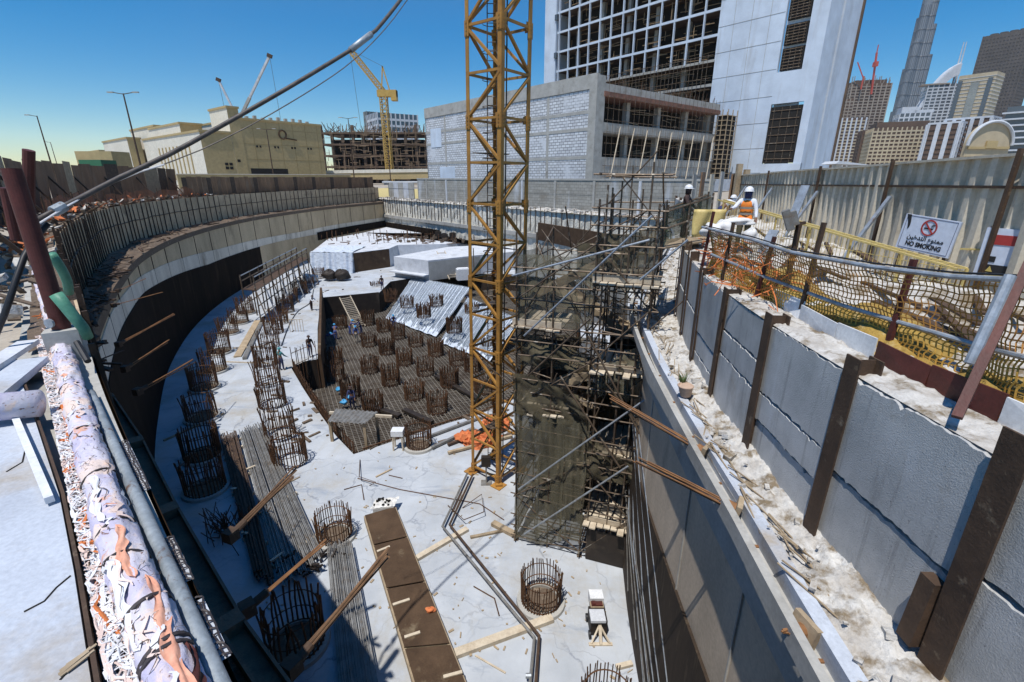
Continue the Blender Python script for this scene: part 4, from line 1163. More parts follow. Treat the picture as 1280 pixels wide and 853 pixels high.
mb = MB(); mb.slab([(p.x + .30, p.y, LZ) for p in WR], [(p.x + .30, p.y, .0) for p in WR], (.05, 0, 0)); mb.build('backing_soil', m_dirt, pw)
def capfn(u, v):
    p = lin(WR, u); w = .03 + .62 * v
    return (p.x + w, p.y, .07 + rough(p.x + w, p.y, .035, .04, .015) * (v > 0) + (.0 if v < .9 else -.12))
mb = MB(); mb.grid(capfn, 1100, 14); mb.build('concrete_capping', m_rubble, pw, smooth=True)
# an extra short beam stub beside the near post
mb = MB(); p = at_y(WR, 3.35); mb.beam((p.x - .08, p.y, -2.0), (p.x - .05, p.y, -1.25), .16, .12); one(mb, 'steel_stub', m_soldier, 'short rusty steel stub leaning beside the nearest soldier post', 'steel stub')
# ---------------------------------------------------------------- right street side: rubble strip, fence, hoarding
mb = MB()
def rsfn(u, v):
    y = 1 + 26 * v ** 1.15; x0 = at_y(WR, y).x + .55; x = x0 + u * (4.6 + y * .03)
    z = .0 + .28 * math.sin(x * 2.1 + y * 1.3) * math.sin(y * .9 + 1) * math.sin(math.pi * u) + rough(x, y, .09, .09, .03) + .12 * math.sin(math.pi * u)
    return (x, y, max(-.1, z))
mb.grid(rsfn, 90, 320)
one(mb, 'rubble_heap', m_rubble, 'bumpy white concrete rubble covering the walkway behind the orange fence', 'rubble', kind='stuff', smooth=True)
mb = MB()
def ocfn(u, v):
    y = 2.6 + 8.5 * v; x = at_y(WR, y).x + .70 + u * 1.15
    return (x, y, .06 + .42 * math.sin(math.pi * u) * (.6 + .4 * math.sin(y * 2.2)) + rr.uniform(-.02, .04))
mb.grid(ocfn, 14, 90)
one(mb, 'soil_bank', m_ystone, 'low bank of ochre soil at the foot of the orange net fence', 'soil', kind='stuff')
mb = MB()
for i in range(26):
    y = rr.uniform(4, 16); x = at_y(WR, y).x + rr.uniform(1.4, 4.2); a = rr.gauss(1.3, .35); l = rr.uniform(.6, 2.0)
    mb.beam((x, y, .22), (x + math.cos(a) * l, y + math.sin(a) * l, rr.uniform(.2, .5)), rr.uniform(.05, .16), rr.uniform(.03, .07))
one(mb, 'scrap_timber', m_soldier, 'dark scrap timbers strewn over the white rubble behind the fence', 'scrap timber', kind='stuff')
# kick boards at the fence foot
kb = empty('kick_board', (4.6, 5, 0), 'low board of white and dark red sheets along the fence foot on the right', 'kick board')
yk = [2.2, 3.05, 3.9, 4.7, 5.5, 6.3, 7.3, 8.3, 9.4]
for i in range(len(yk) - 1):
    a, b = at_y(WR, yk[i]), at_y(WR, yk[i + 1]); mb = MB()
    mb.slab([(a.x + .60, a.y, .0), (b.x + .62, b.y - .01, .0)], [(a.x + .60 + rr.uniform(0, .08), a.y, .30 + rr.uniform(-.04, .05)), (b.x + .62, b.y - .01, .30 + rr.uniform(-.04, .05))], (.02, 0, 0))
    mb.build('sheet', (m_oxide, m_white, m_oxide, m_oxide, m_white, m_conc_lt, m_white, m_oxide)[i], kb)
fx = lambda y: at_y(WR, y).x + .82
fn = empty('net_fence', (4.75, 6, 0), 'orange plastic net fence on scaffold rails along the top of the right wall', 'safety fence')
TR = [(1330, 358, 4.0), (1280, 351, 4.35), (1190, 346, 5.2), (1085, 333, 6.1), (991, 316, 7.5), (938, 299, 9.2), (878, 284, 11.6)]
LRL = [(1330, 458, 3.8), (1280, 447, 4.1), (1229, 434, 4.7), (1053, 382, 6.6), (960, 348, 8.4), (889, 318, 11.0)]
trp = [yp(*q) for q in TR]; lrp = [yp(*q) for q in LRL]
for pts, nm in ((trp, 'rail'), (lrp, 'rail')):
    mb = MB(); mb.tube(pts, .030, 8); mb.build(nm, m_galv, fn)
mb = MB(); mb.tube([p + Vector((.02, 0, .045)) for p in trp[1:]], .012, 5); mb.build('black_cable', m_black, fn)
def atY(pts, y):
    pts = sorted(pts, key=lambda p: p.y)
    for a, b in zip(pts, pts[1:]):
        if a.y <= y <= b.y: return a.lerp(b, (y - a.y) / (b.y - a.y))
    return pts[0] if y < pts[0].y else pts[-1]
posts = [(4.25, 1.72, -.25), (5.75, 1.25, .1), (7.4, 1.55, .05), (8.7, 1.2, -.1), (10.2, 1.3, .1), (11.4, 1.45, 0)]
for i, (y, h, ln_) in enumerate(posts):
    p = atY(lrp, y); b0 = Vector((p.x - .05, y - .05, .0)); d = Vector((.12, ln_, h))
    if i == 0:
        b0 = yp(1196, 522, 3.7); e = yp(1300, 300, 4.5)
        mb = MB(); mb.beam(b0, e, .075, .06); o = mb.build('post', m_oxide, fn)
        mb = MB(); mb.tube([yp(1212, 455, 4.0), yp(1263, 345, 4.2)], .045, 10); mb.build('sleeve', m_galv, o)
    else:
        mb = MB(); mb.beam(b0, b0 + d, .07, .05); mb.build('post', m_oxide if i % 2 else m_soldier, fn)
def netpt(y, s, dx=0):
    a = atY(trp, y); c_ = atY(lrp, y)
    low = Vector((c_.x - .02, y, max(.05, c_.z - .52)))
    if s < .55: p = a.lerp(c_, s / .55)
    else: p = c_.lerp(low, (s - .55) / .45)
    return p + Vector((dx + .03 + .022 * math.sin(y * 5 + s * 4), 0, -.02 - .015 * math.sin(y * 9)))
up_, dn_ = MB(), MB()
y = 3.9
while y < 11.3:
    pts = [netpt(y + .02 * math.sin(s_ * 2), s_ / 16) for s_ in range(17)]
    up_.tube(pts[:10], .008, 3, caps=False); dn_.tube(pts[9:], .0105, 3, caps=False)
    y += .068 * rr.uniform(.9, 1.1)
for k in range(18):
    s_ = k / 17
    pts = [netpt(3.9 + j * .15, s_ + .012 * math.sin(j * .7 + k)) for j in range(50)]
    (up_ if s_ < .55 else dn_).tube(pts, .0085, 3, caps=False)
up_.build('upper_net', m_onet_b, fn); dn_.build('lower_net', M('ochre_net_plastic', (.72, .44, .09), (.50, .27, .05), scale=2, rough=.7), fn)
# loose torn net strips round the far end of the fence
mb = MB()
for i in range(130):
    y = rr.uniform(8, 12.5); p = Vector((at_y(WR, y).x + rr.uniform(.2, .9), y, rr.uniform(.1, .75)))
    pts = [p]
    for k in range(4): pts.append(pts[-1] + Vector((rr.gauss(0, .12), rr.gauss(.08, .16), rr.gauss(-.03, .1))))
    mb.tube(pts, .011, 3)
one(mb, 'torn_net', m_onet, 'tangle of torn orange net at the far end of the right wall top', 'torn net', kind='stuff')

# hoarding
H0, HD = Vector((8.8, 8.7)), Vector((.2205, .9754)); HN = Vector((-HD.y, HD.x))
hb = empty('corrugated_hoarding', (9.5, 11, 0), 'long grey corrugated metal hoarding along the street on the right', 'hoarding')
def hp(s, o=0.0): q = H0 + HD * s + HN * o; return q
ztopf = lambda s: 2.55 - .011 * (s + 1)
segs = [(-5.5, -.2), (-.2, 3.9), (3.9, 8.6), (8.6, 14.8), (14.8, 22.5)]
for k, (s0, s1) in enumerate(segs):
    mb = MB(); A = []; B = []; s = s0; pitch = .46
    prof = ((0, 0), (.30, 0), (.37, .09), (.72, .09), (.79, 0), (1, 0))
    base = []
    while s < s1 - .01:
        for f, d_ in prof[:-1]: base.append((s + f * pitch, d_))
        s += pitch
    base = [(min(q, s1), d_) for q, d_ in base] + [(s1, 0)]
    tz = rr.uniform(-.03, .04)
    for q, d_ in base:
        g = hp(q, d_ + .02 * math.sin(q * 1.7)); A.append(Vector((g.x, g.y, -.1))); B.append(Vector((g.x + .02 * math.sin(q), g.y, ztopf(q) + tz)))
    mb.strip(A, B, True); mb.build('sheet', m_hoard, hb)
    for dz, o, w in ((0.02, .07, .10), (-.50, .115, .04)):
        mb = MB(); a, b = hp(s0 + .01, o - .02), hp(s1 - .01, o - .02)
        if dz > 0: mb.beam((a.x, a.y, ztopf(s0) + tz + dz), (b.x, b.y, ztopf(s1) + tz + dz), .17, .05)
        else: mb.beam((a.x, a.y, ztopf(s0) + dz), (b.x, b.y, ztopf(s1) + dz), .05, .05)
        mb.build('top_cap' if dz > 0 else 'rail', m_soldier if dz < 0 else m_hoard, hb)
for s, ln_ in ((-.2, -.05), (3.9, .1), (8.6, .25), (14.8, .1), (22, 0)):
    a = hp(s, .2); mb = MB(); mb.beam((a.x, a.y, -.1), (a.x + HD.x * ln_ * .3, a.y, ztopf(s) + .12), .07, .06); mb.build('hoarding_post', m_soldier, hb)
for s in (3.4, 8.2, 13.6, 18.5):
    a, b = hp(s - .3, 1.25), hp(s + .2, .2); mb = MB(); mb.beam((a.x, a.y, .0), (b.x, b.y, 1.75), .09, .06); mb.build('raking_prop', m_galv, hb)
# plain boards and posts at the far end of the hoarding
fb = empty('board_fence', (13.6, 31, 0), 'short run of brown and grey boards at the far end of the corrugated hoarding', 'board fence')
for i in range(5):
    a = hp(22.4 + i * 1.6, .2 + i * .35); mb = MB(); mb.box((a.x, a.y, 1.15), (.1, 1.5, 2.5 + (i % 2) * .3), -.5); mb.build('board', (m_hoardbr, m_conc, m_hoard)[i % 3], fb)
for i, (u, v) in enumerate(((925, 205), (934, 212))):
    p = yp(u, v, 29); mb = MB(); mb.beam((p.x, p.y, 0), p, .28, .28); mb.build('post', m_wood, fb)

# NO SMOKING sign
sc_ = yp(1157, 290, 10.1)
SN = Vector((-.965, -.26)).normalized(); SX = Vector((-SN.y, SN.x))       # SX: to the right when facing the sign
sign = empty('warning_sign', (sc_.x, sc_.y, sc_.z - .42), 'white sign with a crossed out cigarette, Arabic writing and NO SMOKING on the hoarding', 'sign')
rzs = math.atan2(SX.y, SX.x)
sign.rotation_euler = (0, R(5), rzs); sign.scale = (.80, .80, .84)
mb = MB(); mb.box((0, .035, .42), (1.36, .05, .86)); mb.build('board', m_signw, sign, local=True)
mb = MB()
for (c_, s_) in (((0, 0, .82), (1.24, .008, .008)), ((0, 0, .03), (1.24, .008, .008)), ((-.62, 0, .425), (.008, .008, .79)), ((.62, 0, .425), (.008, .008, .79))): mb.box((c_[0], .0075, c_[2]), s_)
mb.build('border_line', m_navy, sign, local=True)
mb = MB(); mb.grid(lambda u, v: (-.56 + .04 * math.sin(v * 3 + 1) + (.10 * (v ** .7) + .02) * (u - .5), .002, .50 + .35 * v), 4, 10)
mb.build('scorch_mark', m_signk, sign, local=True)
mb = MB(); cx, cz, r1, r0 = .0, .60, .195, .16
n = 40
vs = []; 
for i in range(n):
    a = 2 * math.pi * i / n
    for r_ in (r0, r1):
        for yy in (.008, -.002): vs.append((cx + r_ * math.cos(a), yy, cz + r_ * math.sin(a)))
fs = []
for i in range(n):
    j = (i + 1) % n
    fs += [(i * 4 + 1, j * 4 + 1, j * 4 + 3, i * 4 + 3), (i * 4 + 3, j * 4 + 3, j * 4 + 2, i * 4 + 2), (i * 4, j * 4, j * 4 + 1, i * 4 + 1)]
mb.add(vs, fs); mb.box((cx, -.003, cz), (.36, .008, .034), 0, 0, R(45)); mb.build('prohibition_ring', m_signr, sign, local=True)
mb = MB(); mb.box((cx - .02, .004, cz - .02), (.19, .008, .034)); mb.box((cx + .09, .004, cz - .02), (.02, .008, .034))
for k in range(3): mb.tube([(cx + .06 + k * .025, .004, cz + .01), (cx + .045 + k * .03, .004, cz + .05), (cx + .08 + k * .02, .004, cz + .09)], .006, 4)
mb.build('cigarette', m_signk, sign, local=True)
def text(body, size, mat, parent, loc, ext=.003, bold=0.0, sx=1.0):
    cu = bpy.data.curves.new('lettering', 'FONT'); cu.body = body; cu.size = size; cu.align_x = 'CENTER'; cu.extrude = ext; cu.offset = bold
    o = bpy.data.objects.new('lettering', cu); COL.objects.link(o)
    dg = bpy.context.evaluated_depsgraph_get(); me = bpy.data.meshes.new_from_object(o.evaluated_get(dg))
    bpy.data.objects.remove(o); bpy.data.curves.remove(cu)
    me.materials.clear(); me.materials.append(mat); me.name = 'lettering'
    me.transform(Matrix.Translation(loc) @ Matrix.Rotation(math.pi / 2, 4, 'X') @ Matrix.Diagonal((sx, 1, 1, 1)))
    o = bpy.data.objects.new('lettering', me); COL.objects.link(o); o.parent = parent
    return o
text('NO SMOKING', .155, m_signk, sign, (0, .006, .10), .004, .006, .92)
ARB = '\ufee6\ufef4\ufea7\ufeaa\ufe98\ufedf\ufe8d \ufec9\ufeee\ufee8\ufee4\ufee3'
text(ARB, .16, m_signk, sign, (0, .006, .275), .004, .003)
mb = MB(); mb.beam((-.3, .07, .4), (-.3, .55, .4), .05, .05); mb.beam((.3, .07, .4), (.3, .40, .4), .05, .05); mb.beam((-.55, .09, .1), (-.55, .09, -.75), .05, .05); mb.beam((.55, .09, .1), (.55, .09, -.75), .05, .05); mb.build('bracket', m_soldier, sign, local=True)
# safety notice board at the right picture edge
q = yp(1259, 322, 8.3); nb_ = empty('notice_board', (q.x, q.y, .3), 'weathered notice board with a red heading and yellow band at the right edge', 'notice board')
nb_.rotation_euler = (0, 0, rzs + .15)
w_ = .8; mb = MB(); mb.box((0, .03, q.z - .3), (w_, .04, .95)); mb.build('board', m_signw, nb_, local=True)
zc_ = q.z - .3
for (dz, h, mt, ww, dx) in ((.28, .17, m_signr, .66, .03), (-.06, .10, m_signk, .18, -.24), (-.23, .15, m_signk, .66, .02), (-.39, .13, m_signy, .68, .02)):
    mb = MB(); mb.box((dx, .0055, zc_ + dz), (ww, .008, h)); mb.build('printed_band', mt, nb_, local=True)
mb = MB(); mb.prism([(0, 0), (.1, 0), (.05, .1)], 0, .004); me_ = mb.build('warning_triangle', m_signy, nb_, local=True)
me_.rotation_euler = (math.pi / 2, 0, 0); me_.location = (-.24, .0, zc_ - .28)
for dx in (-.38, .38):
    mb = MB(); mb.beam((dx, .07, -.3), (dx, .07, zc_ + .5), .05, .05); mb.build('leg', m_galv, nb_, local=True)

# yellow barrier
yb = empty('yellow_barrier', (8.4, 11, 0), 'long yellow slatted barrier rail in front of the corrugated hoarding', 'barrier')
pa, pb = yp(1209, 336, 8.4), yp(905, 250, 15.8)
L = (pb - pa).length; d = (pb - pa).normalized(); upv = Vector((0, 0, 1)); n2 = Vector((-d.y, d.x, 0)).normalized() * .22
mb = MB()
for o in (Vector((0, 0, 0)), n2): mb.beam(pa + o, pb + o, .035, .035)
mb.build('rail', m_ybar, yb)
k = int(L / .16); mb = MB()
for i in range(k): a = pa + d * (L * i / k); mb.beam(a, a + n2 + d * .07, .022, .02)
mb.build('slats', m_ybar, yb)
for i in range(7):
    a = pa + d * (L * i / 6); mb = MB(); mb.beam((a.x, a.y, .0), a, .04, .04); mb.build('post', m_ybar, yb)
mb = MB()
for i in range(int(L / .11)):
    a = pa + d * (.11 * i); mb.beam((a.x, a.y, .08), a, .009, .009)
for z in (.1, .35, .6): mb.beam(pa * 1 - Vector((0, 0, pa.z - z)), pb - Vector((0, 0, pb.z - z - .1)), .012, .012)
mb.build('mesh_infill', m_ybar, yb)
yb2 = empty('yellow_barrier', yp(1245, 312, 8.9), 'short yellow slatted barrier piece left of the notice board at the right edge', 'barrier')
a, b = yp(1212, 311, 9.3), yp(1250, 312, 8.9); mb = MB()
for o in (Vector((0, 0, 0)), n2): mb.beam(a + o, b + o, .03, .03)
for i in range(7): c_ = a.lerp(b, i / 6); mb.beam(c_, c_ + n2, .022, .02)
mb.build('slatted_top', m_ybar, yb2)
mb = MB(); mb.beam((a.x, a.y, 0), a, .035, .035); mb.beam((b.x, b.y, 0), b, .035, .035); mb.build('post', m_ybar, yb2)
# floodlight
p = yp(986, 275, 8.6)
fl = empty('floodlight', (p.x + .12, p.y, .1), 'rectangular floodlight on a dark post beside the orange net fence', 'floodlight')
fl_dir = Vector((-.75, .35, -.35)).normalized()
mb = MB(); mb.beam((p.x + .18, p.y, .1), (p.x + .2, p.y, p.z - .05), .07, .07); mb.build('post', m_soldier, fl)
mb = MB(); mb.beam(p + Vector((.05, 0, -.08)), p + Vector((.3, 0, -.05)), .06, .05); mb.build('bracket', m_soldier, fl)
mb = MB(); mb.beam(p + fl_dir * -.05, p + fl_dir * .07, .30, .36); mb.beam(p + fl_dir * -.14, p + fl_dir * -.051, .2, .24); mb.build('housing', m_bars, fl)
mb = MB(); mb.beam(p + fl_dir * .071, p + fl_dir * .08, .26, .32); mb.build('lens', m_glassgrey, fl)
# grey leaning boards near floodlight
for i, (u0, v0, u1, v1, y) in enumerate(((952, 305, 968, 288, 10.2), (990, 262, 1007, 232, 12.5))):
    a, b = yp(u0, v0 + 12, y), yp(u1, v1, y + .15); mb = MB(); mb.beam(a, b, .22, .03); one(mb, 'grey_board', m_galv, ('short pale board leaning left of the floodlight', 'grey plank propped against the hoarding behind the floodlight')[i], 'board')
# white sacks and tarpaulin by the worker
def blob(cx, cy, cz, rx, ry, rz_, seed, n=14):
    q = random.Random(seed); ph = [q.uniform(0, 6) for _ in range(6)]
    mb = MB()
    def fnn(u, v):
        a, b = 2 * math.pi * u, math.pi * v
        k = 1 + .13 * math.sin(3 * a + ph[0] + 2 * b) + .10 * math.sin(5 * b + ph[1] + a)
        return (cx + rx * k * math.sin(b) * math.cos(a), cy + ry * k * math.sin(b) * math.sin(a), max(cz - rz_ * .55, cz + rz_ * k * math.cos(b)))
    mb.grid(fnn, n * 2, n); return mb
for i, (u, v, y, rx, rz_, lab) in enumerate(((922, 278, 12.4, .40, .10, 'flat white sack lying across the pile in front of the vest worker'), (902, 288, 12.0, .24, .22, 'crumpled white sack leaning in front of the flat sack'),
                                        (938, 298, 11.7, .16, .22, 'small white sack below the waist of the vest worker'), (888, 290, 11.9, .22, .2, 'crumpled white sack beside the yellow sheet'))):
    p = yp(u, v, y); one(blob(p.x, p.y, p.z, rx, .25, rz_, i), 'white_sack', m_sack, lab, 'sack', 'white sacks by the vest worker', smooth=True)
mb = MB(); a, b = yp(868, 262, 13.6), yp(908, 262, 13.6)
mb.grid(lambda u, v: a.lerp(b, u) + Vector((0, .05 * math.sin(u * 12 + v * 4), -.75 * v)), 16, 8)
o = one(mb, 'yellow_sheet', m_ybar, 'yellow plastic sheet hung on the rail behind the white sacks', 'plastic sheet', smooth=True)
md = o.modifiers.new('thickness', 'SOLIDIFY'); md.thickness = .01
# ---------------------------------------------------------------- left foreground: apron, pipes, net, cable
T0 = Vector((-.715, .70)); N0 = Vector((.70, .715))          # along the rim going away, and towards the pit
def lp(s, n, z): p = T0 * s + N0 * n; return Vector((p.x, p.y, z))
mb = MB()
edge = [(-1.0, .8), (-1.55, 1.2), (-1.92, 1.52), (-2.6, 2.2), (-3.32, 2.9), (-4.6, 4.05), (-6.4, 5.65)]
e2 = [Vector(p) for p in edge]
mb.prism([(p.x, p.y) for p in e2] + [(-14, 5.6), (-14, -2), (-1, -2)], SZ, .0)
struct(mb, 'concrete_apron', m_apron)
mb = MB()
for a, b in zip(e2, e2[1:]):
    mb.beam((a.x + .015, a.y + .015, -.03), (b.x + .015, b.y + .015, -.03), .02, .09)
one(mb, 'edge_angle', m_soldier, 'rusty steel edge strip along the rim of the white concrete apron', 'edge strip')
mb = MB()
q = random.Random(21)
for pts in (((8, 590), (28, 578), (32, 560), (30, 548), (10, 500)), ((30, 765), (55, 752), (70, 735), (88, 720)), ((75, 850), (95, 828), (120, 810))):
    mb.tube([gp(u, v, .002) for u, v in pts], .006, 4)
one(mb, 'joint_cracks', m_dark, 'dark cracks across the white concrete apron on the left', 'cracks', kind='stuff')
mb = MB()
for i in range(9):
    a = gp(72 + q.uniform(-3, 3), 845 + q.uniform(-5, 3), .01); b = gp(118 + q.uniform(-6, 6), 808 + q.uniform(-6, 6), .02); mb.beam(a.lerp(b, q.uniform(0, .3)), b.lerp(a, q.uniform(0, .3)), .012, .006)
one(mb, 'wood_splinters', m_wood, 'small bundle of pale wood splinters on the apron at the lower left', 'splinters', kind='stuff')
# pile cap ledge under the pipes
lg = empty('rim_beam', lp(3, .1, SZ), 'concrete rim beam beside the pipes on the left, its shade painted as a dark brown face', 'concrete beam')
Wn = [p for p in W_ if p.y < 16]
inn = [Vector((p.x, p.y, -.11)) for p in Wn]; out = [Vector((p.x, p.y, -.11)) for p in offset(Wn, .75)]
mb = MB(); mb.slab(inn, out, (0, 0, -.3)); mb.build('beam_top', m_conc, lg)
Wf = offset(Wn, -.03)
mb = MB(); mb.strip(at_z(Wf, LZ - 1.0), at_z(Wf, -.13), True); mb.build('shade_painted_face', m_ply, lg)  # shade on the wall below the beam put into a dark brown colour
mb = MB()
q = random.Random(5)
for i in range(3):
    s = 1.2 + i * 1.15
for s, n in ((2.1, .34), (2.9, .34), (3.7, .35), (4.5, .36), (5.4, .38)):
    pass
# the big wrapped pipe
pp = [lp(.2, .02, .0), lp(1.5, .02, .0), lp(2.4, .01, .0), lp(3.4, -.02, .01), lp(4.7, -.02, .01), lp(6.2, -.01, .02), lp(8.2, .02, .04), lp(11.5, .05, .08), lp(15.5, .06, .1)]
pipe = empty('wrapped_pipe', pp[2], 'thick pipe in torn pale wrapping running along the rim on the left', 'pipe')
pts = catmull(pp, .045); mb = MB(); mb.tube(pts, .106, 30)
def wrk(x, y, z):
    s_, n_ = Vector((x, y)).dot(T0), Vector((x, y)).dot(N0); w = .020 * fbm(s_ * 1.0 + z * 6, n_ * 9, 3.5, 4, z * 5) + .007 * fbm(s_ * 9, n_ * 22, 2.0, 3, z * 14)
    c_ = min(pts, key=lambda p: abs(p.xy.dot(T0) - s_)); d_ = Vector((x, y, z)) - c_; d_ = d_.normalized() if d_.length > 1e-5 else d_
    return (x + d_.x * w, y + d_.y * w, z + d_.z * w)
mb.v = [wrk(*v_) for v_ in mb.v]
mb.build('wrapping', m_pipe, pipe, smooth=True)
for s in (2.32, 2.36, 2.72, 3.22, 3.58, 4.35, 5.3, 6.6):
    i = min(range(len(pts)), key=lambda k: abs((pts[k].xy - lp(s, 0, 0).xy).length)); c0 = pts[i]; t = (pts[i + 1] - pts[i]).normalized()
    x = t.cross(Vector((0, 0, 1))).normalized(); y = x.cross(t); sk = q.uniform(-.05, .05)
    ringp = [c0 + x * math.cos(a) * .109 + y * math.sin(a) * .109 + t * sk * math.cos(a) for a in [2 * math.pi * k / 20 for k in range(21)]]
    mb = MB(); mb.tube(ringp, .008 if q.random() < .7 else .014, 4); mb.build('strap', m_pipestrap, pipe)
# torn flaps and orange rag lying on the pipe
def flap(s, a0, L, W, mat, name, parent):
    mb = MB()
    def f(u, v):
        i = s + u * L; k = min(range(len(pts)), key=lambda k: abs((pts[k].xy - lp(i, 0, 0).xy).length)); c0 = pts[k]; t = T0
        x = Vector((T0.y, -T0.x, 0)); a = a0 + (v - .5) * W * (1 + .3 * math.sin(u * 23)) + .22 * math.sin(u * 5); r_ = .114 + .008 * math.sin(u * 15 + v * 8)
        w = math.sin(math.pi * min(1, max(0, u))) ** .4
        aa = a0 + (a - a0) * w
        c1 = lp(i, 0, c0.z); c1.x, c1.y = c0.x + T0.x * (i - c0.xy.dot(T0)), c0.y + T0.y * (i - c0.xy.dot(T0))
        return c1 + x * math.cos(aa) * r_ + Vector((0, 0, 1)) * math.sin(aa) * r_
    mb.grid(f, 26, 6); return mb.build(name, mat, parent, smooth=True)
m_peach = M('faded_orange_rag', (.74, .40, .28), (.62, .28, .18), scale=8, rough=.9)
flap(1.95, 1.15, .95, .55, m_peach, 'orange_rag', pipe); flap(2.9, 1.5, .6, .5, m_peach, 'orange_rag', pipe); flap(1.7, .75, .6, .45, m_oxide, 'torn_flap', pipe); flap(3.6, 1.9, .7, .5, m_wnet, 'torn_flap', pipe); flap(2.4, 2.3, .8, .8, m_wnet, 'torn_flap', pipe)
# side branch of the pipe
mb = MB(); mb.tube([lp(6.1, -.25, .15), lp(6.35, -.9, .2), lp(6.2, -2.2, .25)], .13, 16); one(mb, 'branch_pipe', m_pipe, 'pale branch pipe joining the wrapped pipe at the left edge', 'pipe', smooth=True)
# thin silver pipe
sp_ = [lp(.3, .165, -.06), lp(2.4, .16, -.06), lp(3.6, .15, -.05), lp(5.0, .14, -.05), lp(6.6, .13, -.04)]
mb = MB(); mb.tube(catmull(sp_, .3), .042, 12); one(mb, 'silver_pipe', m_silver, 'thin weathered silver pipe lying between the wrapped pipe and the pit edge', 'pipe', smooth=True)
# tattered net between apron and pipe
def tatter(name, mat, label, k, s0, s1, n0, n1, seed, w=(.006, .02), group=None):
    q = random.Random(seed); mb = MB()
    for i in range(k):
        s = q.uniform(s0, s1); n = q.uniform(n0, n1); a = q.gauss(0, .5); z = q.uniform(-.1, .02); seg = []
        L = q.uniform(.25, .9); wd = q.uniform(*w); m = 14; tw = q.uniform(0, 6)
        for j in range(m + 1):
            a = a * .9 + q.gauss(0, .45); seg.append(lp(s, n, z))
            s += math.cos(a) * L / m; n += math.sin(a) * L / m * .8; z += q.gauss(0, .012)
            if n < n0 or n > n1: a = -a; n = max(n0, min(n1, n))
            lim = .03 if n < -.11 else .13
            z = max(-.13 if n < -.1 else .02, min(lim, z))
        if q.random() < .55: mb.tube(seg, wd * .28, 4)
        else:
            P = []
            for j in range(m + 1):
                d = (seg[min(m, j + 1)] - seg[max(0, j - 1)]); sd = d.cross(Vector((math.sin(tw + j * .3) * .5, .2, 1))).normalized() * wd * (.35 + .3 * math.sin(math.pi * j / m))
                P.append((seg[j] - sd, seg[j] + sd))
            mb.strip([p[0] for p in P], [p[1] for p in P])
    return one(mb, name, mat, label, 'torn net', group, kind='stuff')
tatter('torn_netting', m_wnet, 'tangle of torn white netting between the apron and the wrapped pipe', 650, 1.0, 9.0, -.20, -.10, 1)
tatter('torn_netting', m_pnet, 'tangle of faded pink netting along the near side of the wrapped pipe', 360, 1.0, 10.0, -.20, -.07, 2)
tatter('torn_netting', m_onet, 'scraps of bright orange netting on the wrapped pipe and its near side', 40, 1.5, 11.0, -.19, .0, 3, (.02, .05))
tatter('torn_netting', m_soldier, 'dark scraps lying in the gap beside the apron edge', 120, 1.0, 9.0, -.20, -.11, 4)
mb = MB(); mb.slab([lp(0, -.7, SZ + .003), lp(9.5, -1.2, SZ + .003)], [lp(0, -.1, SZ + .003), lp(9.5, -.2, SZ + .003)], (0, 0, -.02)); one(mb, 'gap_debris', m_dirt, 'dark debris bed in the gap between the apron and the pipe', 'debris', kind='stuff')
def wraps(mat, label, k, seed, w):
    q = random.Random(seed); mb = MB()
    for i in range(k):
        s = q.uniform(1.3, 10.5); a0 = q.uniform(.3, 2.9); ln_ = q.uniform(.06, .3); da = q.gauss(0, .7); m = 8; wd = q.uniform(*w); P = []
        for j in range(m + 1):
            t = j / m; c0 = min(pts, key=lambda p: abs(p.xy.dot(T0) - (s + t * ln_))); a = a0 + da * t + .15 * math.sin(t * 9 + i)
            r_ = .112 + .014 * math.sin(t * 3.1) * q.random(); x = Vector((T0.y, -T0.x, 0)); o_ = x * math.cos(a) * r_ + Vector((0, 0, math.sin(a) * r_)); b = c0 + Vector((T0.x, T0.y, 0)) * (s + t * ln_ - c0.xy.dot(T0)) + o_
            tw_ = Vector((-T0.x * da * .3, -T0.y * da * .3, 0)) + (-x * math.sin(a) + Vector((0, 0, math.cos(a)))); P.append((b - tw_ * wd * (.3 + math.sin(t * 3.14)), b + tw_ * wd * (.3 + math.sin(t * 3.14))))
        mb.strip([p[0] for p in P], [p[1] for p in P])
    o = mb.build('torn_wrapping', mat, pipe); o['kind'] = 'stuff'
pts = catmull(pp, .03)
wraps(m_wnet, '', 26, 51, (.004, .014)); wraps(m_pnet, '', 30, 52, (.004, .016)); wraps(m_dirt, '', 60, 53, (.001, .004)); wraps(m_peach, '', 7, 54, (.006, .02))
# dark grid and pale squares painting the shadow of a net on the beam
ns = empty('painted_net_shadow', lp(3, .2, .5), 'dark grid and pale squares imitating a net shadow on the concrete rim beam', 'painted shadow')
mb = MB()
for (s0, s1) in ((1.2, 1.75), (2.25, 2.75), (2.95, 3.45), (4.2, 5.2)):
    k = int((s1 - s0) / .055)
    for i in range(k + 1):
        s = s0 + (s1 - s0) * i / k + q.gauss(0, .004)
        mb.tube([lp(s, .17, -.098), lp(s + .01, .22, -.09), lp(s + q.gauss(0, .01), .245, -.098)], .006, 3)
    for n in (.18, .20, .22, .24):
        mb.tube([lp(s0 + (s1 - s0) * i / 10, n + q.gauss(0, .005), -.098 + .004 * (i % 2)) for i in range(11)], .006, 3)
mb.build('painted_shadow_grid', m_pipestrap, ns)['kind'] = 'stuff'
for (s0, s1) in ((1.2, 1.75), (2.25, 2.75), (2.95, 3.45), (4.2, 5.2)): mb = MB(); mb.quad(lp(s0, .14, -.105), lp(s0, .248, -.105), lp(s1, .248, -.105), lp(s1, .14, -.105)); mb.build('painted_lit_square', m_apron, ns)
